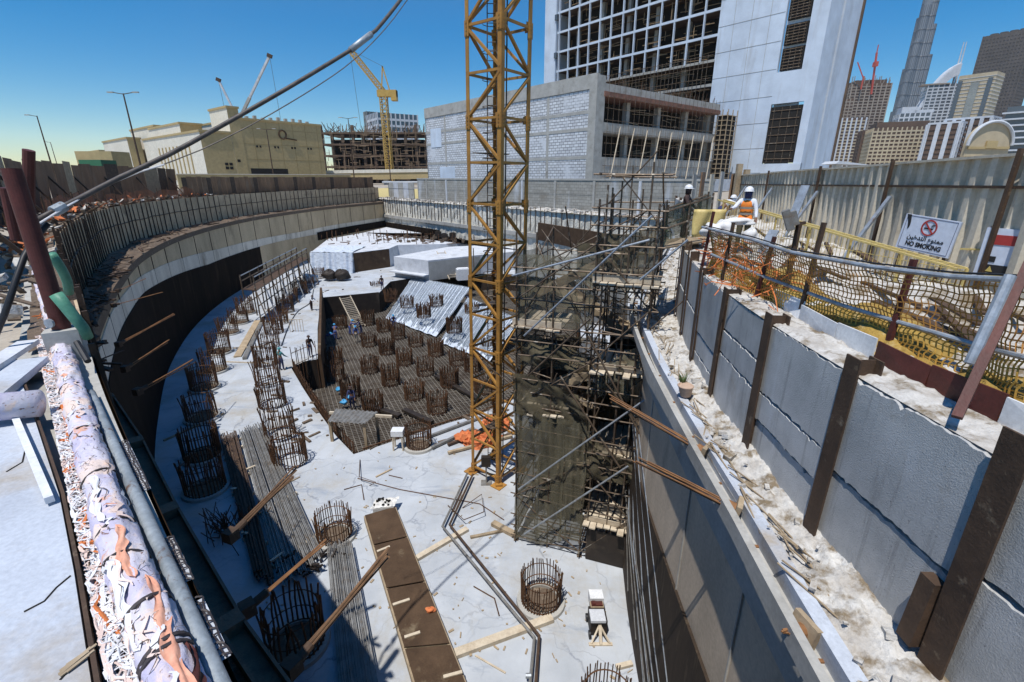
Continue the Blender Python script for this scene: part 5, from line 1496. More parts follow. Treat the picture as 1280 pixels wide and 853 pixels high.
# dark red post
pb_ = Vector((-6.0, 6.0, SZ)); 
rp = empty('red_post', pb_, 'stout dark red steel post standing at the rim beside the wrapped pipe', 'post')
mb = MB(); mb.tube([pb_ + Vector((0, 0, .45)), pb_ + Vector((-.06, .08, 2.45))], .10, 24); mb.build('tube', m_oxide, rp, smooth=False)
mb = MB(); mb.box(pb_ + Vector((0, 0, .22)), (.36, .36, .46), .6); mb.build('footing', m_conc, rp)
mb = MB(); a = pb_ + Vector((-.05, .05, .75)); mb.tube([pb_ + Vector((-.007, -.12, .56)), pb_ + Vector((-.007, -.15, .56))], .06, 12); mb.build('bolt_plate', m_galv, rp)
p0 = yp(20, 245, 6.7)
for i, (u0, v0, u1, v1, y, w, lab) in enumerate(((36, 188, 36, 300, 7.6, .075, 'dark red steel post partly hidden behind the stout red post'), (6, 235, 20, 300, 6.6, .06, 'short dark red strut at the left picture edge'))):
    a, b = yp(u1, v1, y), yp(u0, v0, y); mb = MB(); mb.tube([a, b], w, 12); one(mb, 'red_strut', m_oxide, lab, 'post')
mb = MB(); mb.tube(catmull([yp(-15, 440, 5.6), yp(5, 395, 5.7), yp(20, 350, 5.9), yp(30, 322, 6.1), yp(42, 300, 6.3), yp(60, 280, 6.5)], .2), .036, 10); one(mb, 'black_hose', m_black, 'thick black hose curving at the left picture edge', 'hose', smooth=True)
mb = MB(); mb.tube(catmull([yp(64, 318, 6.6), yp(76, 335, 6.7), yp(84, 352, 6.8), yp(86, 366, 6.9)], .1), .06, 10); one(mb, 'green_hose', m_green, 'upper short loop of green hose right of the red post', 'hose', smooth=True)
mb = MB(); mb.tube(catmull([yp(70, 368, 5.9), yp(82, 383, 5.9), yp(94, 398, 5.9), yp(104, 410, 5.95), yp(110, 422, 6.0)], .1), .075, 12, .062); one(mb, 'green_hose', m_green, 'thick green hose coming out from behind the red post', 'hose', smooth=True)
mb = MB(); mb.tube([yp(96, 428, 5.6), yp(110, 452, 5.4)], .035, 8); one(mb, 'dark_nozzle', m_black, 'dark hose end hanging under the green hose', 'hose')
# rough timber on the left edge under the branch pipe
mb = MB(); a, b = gp(-30, 505, .05), gp(38, 452, .05); mb.beam(a, b, .35, .08); one(mb, 'timber_plank', m_apron, 'pale thick plank on the apron below the branch pipe', 'plank')
mb = MB(); a, b = gp(-30, 470, .12), gp(36, 428, .12); mb.beam(a, b, .22, .06); one(mb, 'timber_plank', m_conc_lt, 'grey plank just under the branch pipe at the left edge', 'plank')
mb = MB(); mb.beam(gp(18, 520, .05), gp(62, 625, .05), .05, .05); one(mb, 'white_batten', m_white, 'white batten lying on the apron beside its edge', 'batten')
# heavy cable from the rim up over the pit
cps = [(38, 280, 6.3), (66, 265, 6.55), (100, 248, 6.9), (150, 222, 7.4), (210, 194, 8.0), (290, 150, 8.9), (360, 110, 9.7), (438, 63, 10.8), (452, 52, 11.0), (470, 38, 11.3), (505, -6, 12.2), (530, -45, 13)]
cable = empty('heavy_cable', yp(66, 265, 6.55), 'heavy taped cable rising from the left rim up across the sky', 'cable')
mb = MB(); mb.tube(catmull([yp(*c_) for c_ in cps], .3), .036, 10); mb.build('sheath', m_cable, cable, smooth=True)
mb = MB(); mb.tube([yp(438, 63, 10.8), yp(452, 52, 11.0), yp(464, 43, 11.2)], .06, 10); mb.build('tape_joint', m_silver, cable, smooth=True)
mb = MB(); mb.tube([yp(66, 265, 6.55), yp(80, 258, 6.7)], .07, 10); mb.build('coupling', m_silver, cable)
mb = MB(); mb.tube(catmull([yp(50, 279, 6.3), yp(110, 243, 7), yp(175, 215, 7.7), yp(205, 206, 8.1)], .3), .013, 6); one(mb, 'white_rope', m_wnet, 'white rope tied along the lower end of the heavy cable', 'rope')
mb = MB(); mb.tube(catmull([yp(180, 214, 8.6), yp(250, 188, 9.0), yp(340, 142, 9.8), yp(430, 85, 11.2), yp(480, 38, 12), yp(515, -8, 13)], .4), .011, 6); one(mb, 'thin_wire', m_cable, 'thin wire running below the heavy cable', 'wire')
# near steel waler on the left wall
wl2 = empty('waler_beam', (*at_y(L_, 5), LZ), 'dark rusty steel waler beam along the near left pit wall', 'waler')
pl_ = [p for p in offset(L_, .06) if 1.2 < p.y < 9.6]
pts_ = resample(pl_, 2.6)
for a, b in zip(pts_, pts_[1:]):
    mb = MB(); d = (b - a).normalized()
    mb.ibeam((a.x, a.y, LZ + .05), (b.x, b.y, LZ + .05), .26, .24, .03, up=(d.y, -d.x, 0)); mb.build('beam_length', m_walerbr, wl2)
    mb = MB(); mb.box((b.x, b.y, LZ + .05), (.22, .24, .30), math.atan2(d.y, d.x)); mb.build('bracket', m_walerbr, wl2)
mb = MB(); 
wo2 = [along(W_, dist[min(range(len(W_)), key=lambda k: (W_[k] - p).length)])[0] for p in pl_]
mb.strip([(p.x, p.y, LZ - .1) for p in pl_], [(p.x, p.y, LZ - .12) for p in wo2]); mb.build('shelf', m_ply, wl2)
AL = ((375, 822, 488, 686, -2.15, 'thick bundle of strands from the near left waler, closest to the camera'), (296, 662, 376, 582, -2.15, 'bundle of strands from the left waler crossing the piles of steel bars'),
      (320, 752, 412, 674, -2.1, 'single long rod from the left waler pointing at the round rebar cage'), (177, 487, 249, 447, -2.2, 'pair of orange strands from the left waler pointing at the shaded cages'),
      (160, 459, 212, 425, -2.2, 'orange strands from the left waler above the pair aimed at the cages'), (151, 429, 221, 391, -2.2, 'long orange strands with white splinters at their foot on the left waler'),
      (145, 381, 208, 364, -2.3, 'thin brown strands on the pale band of the left wall'), (149, 363, 183, 348, -2.3, 'uppermost thin brown strands on the beige left wall'))
for i, (u0, v0, u1, v1, z, lab) in enumerate(AL):
    a = gp(u0, v0, LZ); bst = None
    near_p = min(L_, key=lambda p: (p - a.xy).length)
    a = gp(u0, v0, zL(a)); b = gp(u1, v1, z - (LZ - zL(a)))
    if (b - a).length > 3.2: b = a + (b - a).normalized() * 3.2
    o = empty('ground_anchor', a, lab, 'ground anchor', 'ground anchors along the left waler')
    d = (b - a).normalized()
    mb = MB(); mb.tube([a - d * .12, a + d * .14], .05, 10); mb.box(a - d * .1, (.15, .15, .16), math.atan2(d.y, d.x)); mb.build('anchor_head', m_soldier, o)
    mb = MB(); k = (7, 6, 2, 3, 3, 4, 2, 2)[i]
    for j in range(k):
        an = 2 * math.pi * j / k; off = Vector((math.cos(an) * -d.y, math.cos(an) * d.x, math.sin(an))) * (.035 if k > 2 else .018); e = b + off * rr.uniform(.5, 2.2) - d * rr.uniform(0, .25)
        mb.tube([a + off, a.lerp(e, .5), e], .013, 5)
    mb.build('strands', m_rustlt if i not in (0, 1) else M('brown_strands', (.24, .135, .07), (.12, .07, .04), scale=6), o)

# ---------------------------------------------------------------- hoarding boards beyond the left rim
HB = catmull([Vector(p) for p in ((-11.8, 9.4), (-14.7, 12.7), (-18.4, 16.8), (-22.1, 21.6), (-26.7, 27.6), (-32.4, 36.6), (-36.6, 46.9), (-38.9, 58))], .5)
hb2 = empty('board_hoarding', (-24, 25, SZ), 'tall brown board hoarding with leaning planks beyond the left rim', 'hoarding')
s = 0.0; k = 0; LH = sum((b - a).length for a, b in zip(HB, HB[1:]))
while s < LH - 1.2 and k < 70:
    w = rr.uniform(1.6, 3.0); a, t = along(HB, s); b, _ = along(HB, s + w - .04); nn = Vector((t.y, -t.x)) * rr.uniform(-.04, .04); h = 3.15 + rr.uniform(-.15, .2) - .0 * s
    mb = MB(); mb.slab([(a.x + nn.x, a.y + nn.y, .3), (b.x + nn.x, b.y + nn.y, .3)], [(a.x - nn.x + .1, a.y - nn.y, h), (b.x - nn.x + .1, b.y - nn.y, h + rr.uniform(-.05, .05))], (-.05, .03, 0))
    mb.build('board', (m_hoardbr, m_hoardbr, m_soldier, m_hoardbr)[k % 4] if k % 7 else m_wood, hb2); s += w; k += 1
for i in range(9):
    p, t = along(HB, 2.5 + i * 6.5); q_ = p + Vector((t.y, -t.x)) * 1.6
    mb = MB(); mb.beam((q_.x, q_.y, SZ), (p.x, p.y, 2.3), .12, .10); mb.build('raking_prop', m_soldier, hb2)
# low sheet fence further round
FB = [p for p in offset(W_, .9) if p.y > 56]
s = 0.0; k = 0; LF = sum((b - a).length for a, b in zip(FB, FB[1:]))
fb2 = empty('sheet_fence', (FB[10].x, FB[10].y, SZ), 'dark brown sheet fence on the far part of the curved rim below the yellow building', 'fence')
while s < LF - 1.5 and k < 60:
    a, t = along(FB, s); b, _ = along(FB, s + 1.15); h = 2.25 + rr.uniform(-.06, .06)
    mb = MB(); mb.slab([(a.x, a.y, SZ), (b.x, b.y, SZ)], [(a.x, a.y, h), (b.x, b.y, h)], (-.04, .02, 0)); mb.build('sheet', m_hoardbr if k % 5 else m_soldier, fb2); s += 1.2; k += 1
# orange netting and debris heaped along the rim
def heap(label, mat, name, pts, k, seed, sz=(.1, .5), hh=.5, cat='debris'):
    q = random.Random(seed); mb = MB()
    for i in range(k):
        p, t = along(pts, q.uniform(0, sum((b - a).length for a, b in zip(pts, pts[1:])) - .1)); n = Vector((-t.y, t.x)) * q.uniform(.15, 1.9)
        l = q.uniform(*sz); z = SZ + q.uniform(0, hh)
        if q.random() < .5: mb.beam((p.x + n.x, p.y + n.y, z), (p.x + n.x + q.gauss(0, l), p.y + n.y + q.gauss(0, l), z + q.uniform(0, l)), q.uniform(.03, .2), q.uniform(.01, .05))
        else: mb.box((p.x + n.x, p.y + n.y, z), (l, l * q.uniform(.2, .7), l * q.uniform(.1, .5)), q.uniform(0, 3), q.uniform(-.6, .6), q.uniform(-.6, .6))
    return one(mb, name, mat, label, cat, kind='stuff')
Wh = [p for p in W_ if 7 < p.y < 62]
heap('heaped brown debris on the left rim behind the curved wall', m_dirt, 'rim_debris', Wh, 420, 31)
heap('pale rubble and sacks strewn on the left rim', m_rubble, 'rim_rubble', Wh, 260, 32, (.1, .45), .5, 'rubble')
heap('orange net scraps strewn over the left rim', m_oclothe, 'orange_scraps', [p for p in Wh if p.y > 13], 230, 33, (.1, .4), .6, 'net scraps')
on = empty('orange_barrier', (-22, 25, SZ), 'dusty orange net barrier standing on the left rim above the ribbed wall', 'net barrier')
for (y0, y1, h, o) in ((14, 22, 1.0, .9), (23, 36, 1.15, .7), (38, 58, 1.0, .6)):
    PP = [p for p in offset(W_, o) if y0 < p.y < y1]
    mb = MB(); mb.strip([(p.x, p.y, SZ) for p in PP], [(p.x + rr.gauss(0, .08), p.y, h + rr.gauss(0, .12)) for p in PP]); mb.build('net', net_mat('dusty_orange_net', (.36, .13, .05), .8, (.22, .10, .06)), on)
    for p in resample(PP, 2.4): mb = MB(); mb.beam((p.x, p.y, SZ), (p.x, p.y, h + .2), .05, .05); mb.build('picket', m_soldier, on)
# ---------------------------------------------------------------- material lying on the pit floor
def fpt(u, v, dz=0.0): p = gp(u, v, FZ + dz); return p
def pile(name, c4, label, n, layers, mat, cat, group=None, bearers=()):
    a, b, c_, d = [fpt(*p) for p in c4]         # far left, far right, near right, near left
    root = empty(name, a, label, cat, group)
    mb = MB()
    for L in range(layers):
        for i in range(n):
            f = (i + .5) / n + rr.uniform(-.004, .004); bh = .05 * ((i * 7 // 4) % 3); p, q = a.lerp(b, f), d.lerp(c_, f); z = .18 + L * .055 + bh + rr.uniform(0, .03); e0, e1 = rr.uniform(-.035, .03), rr.uniform(-.03, .03)
            if (i % 5) == 4 and L: continue
            v = q - p; w = (b - a).length / n * .82
            mb.beam(p + v * e0 + Vector((0, 0, z)), q + v * e1 + Vector((0, 0, z)), w, .05)
    mb.build('bars', mat, root)
    for t in bearers:
        mb = MB(); p, q = a.lerp(d, t), b.lerp(c_, t); v = (q - p) * .06; mb.beam(p - v + Vector((0, 0, .075)), q + v + Vector((0, 0, .075)), .14, .15); mb.build('bearer', m_woodlt, root)
    for t in bearers[1:]:
        mb = MB(); p, q = a.lerp(d, t), b.lerp(c_, t); v = q - p; mb.beam(p - v * .08 + Vector((0, 0, .26 + .05 * layers)), p + v * .2 + Vector((0, 0, .26 + .05 * layers)), .10, .07); mb.build('batten', m_woodlt, root)
    return root
pile('bar_pile', ((300, 545), (331, 536), (404, 697), (352, 738)), 'wide pile of grey steel bars on timber bearers between the shaded and the sunlit cages', 26, 2, m_bars, 'bar pile', 'piles of steel bars', (.12, .35, .62, .9))
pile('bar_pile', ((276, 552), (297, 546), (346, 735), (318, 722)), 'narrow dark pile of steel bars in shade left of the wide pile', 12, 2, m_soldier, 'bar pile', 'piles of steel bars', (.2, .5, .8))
pile('bar_pile', ((409, 690), (440, 682), (482, 905), (428, 905)), 'long pile of thin grey bars running to the lower picture edge', 30, 1, m_bars, 'bar pile', 'piles of steel bars', ())
# loose tangle of small bars
mb = MB(); c0 = fpt(382, 712)
for i in range(46):
    p = c0 + Vector((rr.gauss(0, .55), rr.gauss(0, .25), rr.uniform(.05, .35))); a = rr.uniform(0, 3.1); mb.beam(p, p + Vector((math.cos(a), math.sin(a), rr.gauss(0, .3))) * rr.uniform(.15, .4), .06, .06)
one(mb, 'steel_couplers', m_plyblk, 'heap of small black steel pieces at the end of the wide bar pile', 'steel pieces', kind='stuff')
mb = MB(); c0 = fpt(288, 668)
for i in range(70):
    p = c0 + Vector((rr.gauss(0, .45), rr.gauss(0, .45), .02)); mb.tube([p, p + Vector((rr.gauss(0, .25), rr.gauss(0, .25), rr.uniform(.4, 1.0)))], .02, 4)
one(mb, 'bar_tangle', m_rust, 'tangle of dark bent bars in the shade behind the left waler', 'bar tangle', kind='stuff')
# brown formwork panel
a, b, c_, d = fpt(457, 652), fpt(494, 641), fpt(598, 905), fpt(532, 905)
fp_ = empty('formwork_panel', d, 'long brown plywood formwork panel lying on the floor in the foreground', 'formwork panel')
ths = (0, .22, .48, .76, 1.0)
for t0, t1 in zip(ths, ths[1:]):
    mb = MB(); e = .004
    mb.slab([a.lerp(d, t0 + e) + Vector((0, 0, .34)), a.lerp(d, t1 - e) + Vector((0, 0, .34))], [b.lerp(c_, t0 + e) + Vector((0, 0, .34)), b.lerp(c_, t1 - e) + Vector((0, 0, .34))], (0, 0, -.03)); mb.build('plywood_sheet', m_ply, fp_)
for (p, q) in ((a, d), (b, c_)):
    mb = MB(); mb.beam(p + Vector((0, 0, .15)), q + Vector((0, 0, .15)), .10, .26); mb.build('edge_beam', m_wood, fp_)
mb = MB()
for i in range(14):
    t = (i + .5) / 14; mb.beam(a.lerp(d, t) + Vector((0, 0, .23)), b.lerp(c_, t) + Vector((0, 0, .23)), .08, .1)
mb.build('joists', m_wood, fp_)
for t, f0, f1 in ((.27, .03, .38), (.57, .02, .42), (.72, .06, .4), (.88, .6, .98)):
    mb = MB(); p, q = a.lerp(d, t), b.lerp(c_, t); mb.beam(p.lerp(q, f0) + Vector((0, 0, .37)), p.lerp(q, f1) + Vector((0, .12, .37)), .09, .04); one(mb, 'wood_batten', m_woodlt, {.27: 'short pale batten near the far end of the brown formwork panel', .57: 'short pale batten on the middle of the brown formwork panel', .72: 'slanting pale batten on the near part of the brown formwork panel', .88: 'pale batten on the right side of the brown panel near the picture edge'}[t], 'batten', 'battens lying on the brown formwork panel')
p = a.lerp(d, .62).lerp(b.lerp(c_, .62), .86); one(blob(p.x, p.y, p.z + .40, .16, .1, .08, 5), 'orange_rag', m_oclothe, 'small orange rag on the brown formwork panel', 'rag')
# white perforated bag at the far end of the panel
p = fpt(480, 641); mb = MB(); mb.grid(lambda u, v: (p.x - .48 + .96 * u + .1 * v, p.y - .3 + .62 * v + .2 * u, p.z + .42 + .05 * math.sin(u * 17 + v * 5) * math.sin(v * 13) + rr.uniform(-.02, .02)), 22, 16)
mb.box(p + Vector((0, .05, .2)), (.85, .5, .38), .2); one(mb, 'white_tray', m_sack, 'crumpled white foam tray with dark holes at the far end of the brown panel', 'tray')
mb = MB()
for i in range(14): mb.box(p + Vector((rr.uniform(-.38, .45), rr.uniform(-.2, .38), .46)), (rr.uniform(.05, .12), rr.uniform(.05, .1), .06), rr.uniform(0, 3))
one(mb, 'painted_tray_holes', m_dark, 'dark patches painting the shadowed holes of the crumpled white tray', 'painted holes', kind='stuff')  # holes of the tray drawn as dark patches, their shade in the colour
pass
# bent pair of pipes
pts1 = [(584, 592), (553, 658), (668, 797), (658, 905)]
pts2 = [(591, 593), (562, 656), (674, 795), (666, 905)]
pr = empty('bent_pipes', fpt(668, 797), 'pair of dark metal pipes laid in a zigzag across the floor', 'pipes')
for P in (pts1, pts2): mb = MB(); mb.tube([fpt(u, v, .22) for u, v in P], .05, 8); mb.build('pipe', m_bars if P is pts1 else m_soldier, pr)
mb = MB(); mb.tube([fpt(u, v, .20) for u, v in ((577, 615), (566, 640))], .04, 6); mb.build('pipe', m_soldier, pr)
mb = MB(); mb.tube([fpt(657, 845, .25), fpt(664, 845, .25)], .07, 8); mb.build('end_cap', m_galv, pr)
def plank(u0, v0, u1, v1, w, h, mat, label, dz=.0, grp='loose timbers on the pit floor', nm='timber_plank'):
    a, b = fpt(u0, v0), fpt(u1, v1); mb = MB(); mb.beam(a + Vector((0, 0, h / 2 + dz + .003)), b + Vector((0, 0, h / 2 + dz + .003)), w, h); return one(mb, nm, mat, label, 'timber', grp)
plank(521, 700, 584, 663, .22, .13, m_woodlt, 'pale timber under the bent pipes beside the brown panel')
plank(569, 820, 690, 775, .26, .15, m_woodlt, 'long double pale timber in front of the round cage')
plank(616, 656, 648, 673, .24, .16, m_wood, 'stout timber touching the corner of the scaffold')
plank(588, 673, 632, 664, .12, .08, m_wood, 'thin timber left of the scaffold corner')
plank(594, 820, 632, 842, .05, .03, m_woodlt, 'thin pale lath near the lower picture edge')
plank(770, 836, 790, 831, .14, .1, m_woodlt, 'short timber block near the right pit wall')
plank(205, 552, 280, 518, .1, .1, m_wood, 'thin timber in the shade between the shaded cages')
plank(276, 556, 306, 549, .12, .1, m_woodlt, 'short bearer sticking out by the shaded cages')
plank(297, 447, 322, 402, .55, .12, m_wood, 'dark stacked planks at the edge of the wall shadow, left stack', .0)
plank(306, 450, 327, 405, .3, .2, m_bars, 'grey stacked planks at the edge of the wall shadow, right stack', .0)
plank(292, 436, 330, 434, .1, .1, m_woodlt, 'pale timber crossing under the stacked planks')
plank(283, 453, 336, 455, .08, .08, m_woodlt, 'long thin pale timber in front of the stacked planks')
plank(470, 597, 490, 587, .08, .05, m_wood, 'small stick near the white stand')
plank(355, 607, 375, 597, .05, .05, m_wood, 'small stick right of the wide bar pile')
for i, (p0, p1, lab) in enumerate((((484, 560), (487, 594), ''),)): pass
# thin bent bars lying about
THIN = (((450, 575), (449, 596), (470, 603), (462, 607)), ((447, 598), (500, 612), (600, 630), (630, 650)), ((430, 612), (452, 606), (455, 625)), ((486, 594), (503, 598)), ((578, 635), (602, 618), (605, 640), (580, 650), (560, 632)),
        ((592, 733), (618, 748), (624, 770)), ((345, 545), (420, 545), (530, 520)), ((340, 612), (372, 585)), ((395, 590), (430, 585), (520, 600)), ((310, 505), (340, 500)), ((448, 670), (460, 740), (490, 850)))
for i, P in enumerate(THIN[:6]):
    mb = MB(); mb.tube([fpt(u, v, .03 + (.25 if 0 < j < len(P) - 1 and i in (0, 4) else 0)) for j, (u, v) in enumerate(P)], .022, 4)
    one(mb, 'thin_bar', m_rust, ('bent thin bar standing up near the pit rim', 'long thin bar lying across the floor in front of the crane mast', 'small bent bar left of the white sack', 'short straight bar near the white stand', 'bent thin frame lying beside the bent pipes', 'bent thin bar near the lower end of the bent pipes')[i], 'bar', 'thin bars on the pit floor')
# scattered small litter
mb = MB()
for i in range(190):
    u = rr.uniform(330, 800); v = rr.uniform(560, 850); p = fpt(u, v, .02); l = rr.uniform(.03, .2)
    mb.box(p, (l, rr.uniform(.02, .08), .03), rr.uniform(0, 3.1))
one(mb, 'floor_litter', m_wood, 'small chips and litter scattered over the near pit floor', 'litter', kind='stuff')
mb = MB()
for i in range(300):
    u = rr.uniform(330, 640); v = rr.uniform(330, 560); p = Vector(fpt(u, v, .04))
    if inside((p.x, p.y), SUNK): continue
    l = rr.uniform(.1, .8); mb.box(p, (l, rr.uniform(.03, .2), rr.uniform(.03, .15)), rr.uniform(0, 3.1))
one(mb, 'floor_litter', m_dirt, 'dark scraps scattered over the farther pit floor', 'litter', kind='stuff')
# flat plate with tripod, white machine near the right wall
p = fpt(751, 808)
mc = empty('site_machine', p, 'small site machine with a white tank and open dark box by the right wall foot', 'machine')
mb = MB(); mb.box(p + Vector((0, .05, .02)), (.72, .10, .05)); mb.beam(p + Vector((-.28, .05, .05)), p + Vector((0, .35, .45)), .05, .05); mb.beam(p + Vector((.28, .05, .05)), p + Vector((0, .35, .45)), .05, .05); mb.beam(p + Vector((0, .02, .05)), p + Vector((0, .35, .5)), .09, .06); mb.build('support_frame', m_woodlt, mc)
mb = MB(); mb.box(p + Vector((-.02, .62, .32)), (.52, .55, .55)); mb.build('body', m_plyblk, mc)
mb = MB(); mb.box(p + Vector((-.06, .48, .66)), (.46, .42, .09)); mb.build('lid', m_conc_lt, mc)
mb = MB(); mb.box(p + Vector((.0, .93, .66)), (.36, .16, .05)); mb.box(p + Vector((-.1, .93, .70)), (.10, .12, .05)); mb.build('red_engine', m_oxide, mc)
mb = MB(); mb.box(p + Vector((.02, 1.22, .58)), (.44, .36, .34)); mb.build('white_tank', m_white, mc)
mb = MB(); mb.box(p + Vector((0, .93, .45)), (.42, .22, .36)); mb.build('timber_rest', m_wood, mc)
for s_ in (.3, .9): mb = MB(); mb.tube([p + Vector((-.33, s_, .12)), p + Vector((-.27, s_, .12))], .12, 14); mb.build('wheel', m_black, mc)
# white stand by the pit rim
p = fpt(499, 561); ws = empty('white_stand', p, 'white topped small stand at the rim of the sunken pit', 'stand')
mb = MB(); mb.box(p + Vector((0, 0, 1.0)), (.62, .5, .3)); mb.build('white_top', m_white, ws)
for sx in (-.25, .25):
    for sy in (-.2, .2): mb = MB(); mb.beam(p + Vector((sx, sy, 0)), p + Vector((sx * .9, sy * .9, .86)), .07, .07); mb.build('leg', m_woodlt, ws)
# orange sheets heaped by the crane mast
for i, (u, v, rx, rz_, lab) in enumerate(((598, 551, 1.15, .28, 'crumpled orange sheet heaped behind the crane mast foot'), (620, 532, .8, .35, 'orange netting heap behind the crane mast beside the scaffold'))):
    p = fpt(u, v); mb = blob(p.x, p.y, p.z + .1, rx, .8, rz_, 40 + i, 22); mb.v = [(x + rr.gauss(0, .04), y + rr.gauss(0, .04), max(FZ + .01, z + rr.gauss(0, .07))) for x, y, z in mb.v]; one(mb, 'orange_sheet', m_oclothe, lab, 'plastic sheet')
# timbers and pipes right of the sunken pit
for i, (u0, v0, u1, v1) in enumerate(((540, 560, 592, 535), (560, 556, 640, 525), (530, 548, 600, 522), (560, 566, 640, 545))):
    a, b = fpt(u0, v0, .12), fpt(u1, v1, .12); mb = MB(); mb.beam(a, b, .16, .12); one(mb, 'steel_profile', (m_bars, m_soldier, m_bars, m_wood)[i], ('grey steel profile nearest the white stand in the stack by the rim', 'dark steel profile in the stack beside the orange sheet', 'grey steel profile at the very rim of the sunken pit', 'timber beam in front of the orange sheet')[i], 'steel profile')
# black cable snaking on the sunlit slab
mb = MB(); mb.tube(catmull([fpt(u, v, .04) for u, v in ((392, 362), (388, 378), (374, 388), (366, 398), (358, 415), (352, 432))], .6), .05, 5); one(mb, 'black_cable', m_black, 'black cable snaking along the sunlit slab beside the row of cages', 'cable')
# barrels and bundles near the sheeted slab
for i, (u, v, r_, lab) in enumerate(((413, 351, .75, 'left one of two black rolled bundles in front of the sheeted slab'), (428, 351, .85, 'right one of two black rolled bundles in front of the sheeted slab'))):
    p = fpt(u, v); mb = blob(p.x, p.y, p.z + .7, r_ * 1.3, .8, .8, 60 + i); one(mb, 'black_bundle', m_plyblk, lab, 'bundle', 'black bundles by the sheeted slab', smooth=True)
p = fpt(385, 352); one(blob(p.x, p.y, p.z + .4, 1.6, 1.0, .6, 66), 'white_sack', m_sack, 'white sack heap left of the black bundles', 'sack', smooth=True)
p = fpt(579, 350); mb = MB(); mb.box(p + Vector((0, 0, .8)), (1.8, 1.2, 1.5), .3); mb.box(p + Vector((0, 0, 1.6)), (1.5, 1.0, .12), .3); one(mb, 'white_crate', m_white, 'white crate on the floor right of the far ladder', 'crate')
for i, (u, v, lab) in enumerate(((371, 412, 'small pale frame standing on the sunlit slab'),)):
    p = fpt(u - 8, v + 3); o = empty('pale_frame', p, lab, 'frame')
    mb = MB()
    for k in range(6): mb.beam(p + Vector((k * .25, 0, 0)), p + Vector((k * .25, 0, 1.2)), .04, .04)
    mb.build('bars', m_woodlt, o); mb = MB(); mb.beam(p + Vector((0, 0, 1.2)), p + Vector((1.25, 0, 1.2)), .05, .05); mb.build('rail', m_woodlt, o)
for i, (u, v, lab) in enumerate(((438, 497, 'blue plastic sheet on a cage of the sunken mat'), (424, 487, 'blue plastic bag on the sunken mat left of the workers'), (430, 503, 'small blue sack on the near part of the sunken mat'))):
    p = gp(u, v, MZ + .6); one(blob(p.x, p.y, p.z, .26, .24, .2, 80 + i), 'blue_bag', m_blue, lab, 'bag', 'blue plastic bags in the sunken pit', smooth=True)
p = gp(470, 545, MZ + .2); 
for i, (u0, v0, u1, v1, lab) in enumerate(((505, 512, 540, 528, 'dark steel beam lying on the sunken mat'), (455, 505, 500, 520, 'dark steel beam on the near part of the sunken mat'), (545, 470, 600, 500, 'dark steel channel between the cages at the right'))):
    mb = MB(); mb.beam(gp(u0, v0, MZ + .35), gp(u1, v1, MZ + .35), .4, .18); one(mb, 'steel_beam', m_plyblk, lab, 'steel beam', 'steel beams on the sunken mat')
# scaffold walkway against the far left wall
sw = empty('wall_scaffold', fpt(340, 362), 'low scaffold walkway against the dark left wall below the beige concrete', 'scaffold')
A0 = gp(303, 362, -8.0); A1 = gp(372, 322, -8.0)
for k in range(9):
    p = A0.lerp(A1, k / 8); 
    for o in (0, 1.6):
        q_ = p + Vector((o, -.4 * o, 0)); mb = MB(); mb.tube([(q_.x, q_.y, FZ), (q_.x, q_.y, -6.6)], .07, 5); mb.build('standard', m_scaf, sw)
    mb = MB(); mb.tube([(p.x + 1.6, p.y - .6, -8), (p.x + 3.2, p.y - 2.0, FZ)], .06, 5); mb.build('raker', m_galv if k % 2 else m_scaf, sw)
for z in (-9.5, -8.0, -7.2, -6.7):
    mb = MB(); mb.tube([(A0.x, A0.y, z), (A1.x, A1.y, z)], .06, 5); mb.tube([(A0.x + 1.6, A0.y - .6, z), (A1.x + 1.6, A1.y - .6, z)], .06, 5); mb.build('ledger', m_galv if z > -7 else m_scaf, sw)
mb = MB(); mb.slab([A0 + Vector((0, 0, .05)), A1 + Vector((0, 0, .05))], [A0 + Vector((1.6, -.6, .05)), A1 + Vector((1.6, -.6, .05))], (0, 0, -.08)); mb.build('deck', m_soldier, sw)
# pit props: dark block with braces behind the scaffold on the far right floor
mb = MB(); a, b = gp(672, 300, -5.5), gp(770, 322, -5.5); mb.slab([a, b], [a + Vector((0, 0, 2.2)), b + Vector((0, 0, 2.2))], (.2, .2, 0)); 
o = one(mb, 'brown_screen', m_ply, 'dark brown board screen behind the scaffold near the rough back wall', 'board screen')
for i in range(14):
    u = 560 + i * 16 + rr.uniform(-4, 4); p = gp(u, rr.uniform(300, 345), -9.5 if i % 2 else -10.2); mb = MB(); mb.tube([(p.x, p.y, FZ), (p.x, p.y, -6.0 + rr.uniform(-2, 1.5))], .07, 5)
    one(mb, 'steel_prop', m_scaf, 'thin dark steel prop standing on the far pit floor behind the crane mast and scaffold', 'prop', 'steel props on the far floor')
# ---------------------------------------------------------------- white blockwork building
rzB = math.atan2(BD.y, BD.x)
BC = Vector((11.5, 71.6, 0))
bb = empty('blockwork_building', BC, 'unfinished building of white blockwork with an open scaffolded side, right behind the pit', 'building', rz=rzB)
q = random.Random(8)
Z_ = lambda v: vz(v, 71.6)
def bbox(x0, x1, y0, y1, z0, z1, m, name, par, mb=None):
    k = mb or MB(); k.box(((x0 + x1) / 2, (y0 + y1) / 2, (z0 + z1) / 2), (abs(x1 - x0), abs(y1 - y0), abs(z1 - z0)))
    if mb is None: return k.build(name, m, par, local=True)
zp1, zp0 = Z_(91), Z_(110)
bbox(-46, -.02, .0, .35, 0, zp0, m_block, 'block_wall', bb)
bbox(-46, 0, -.12, .4, zp0, zp1, m_conc, 'parapet', bb)
for v in (139, 161, 197): bbox(-46, -1.2, -.04, .1, Z_(v) - .2, Z_(v) + .25, m_conc, 'ring_beam', bb)
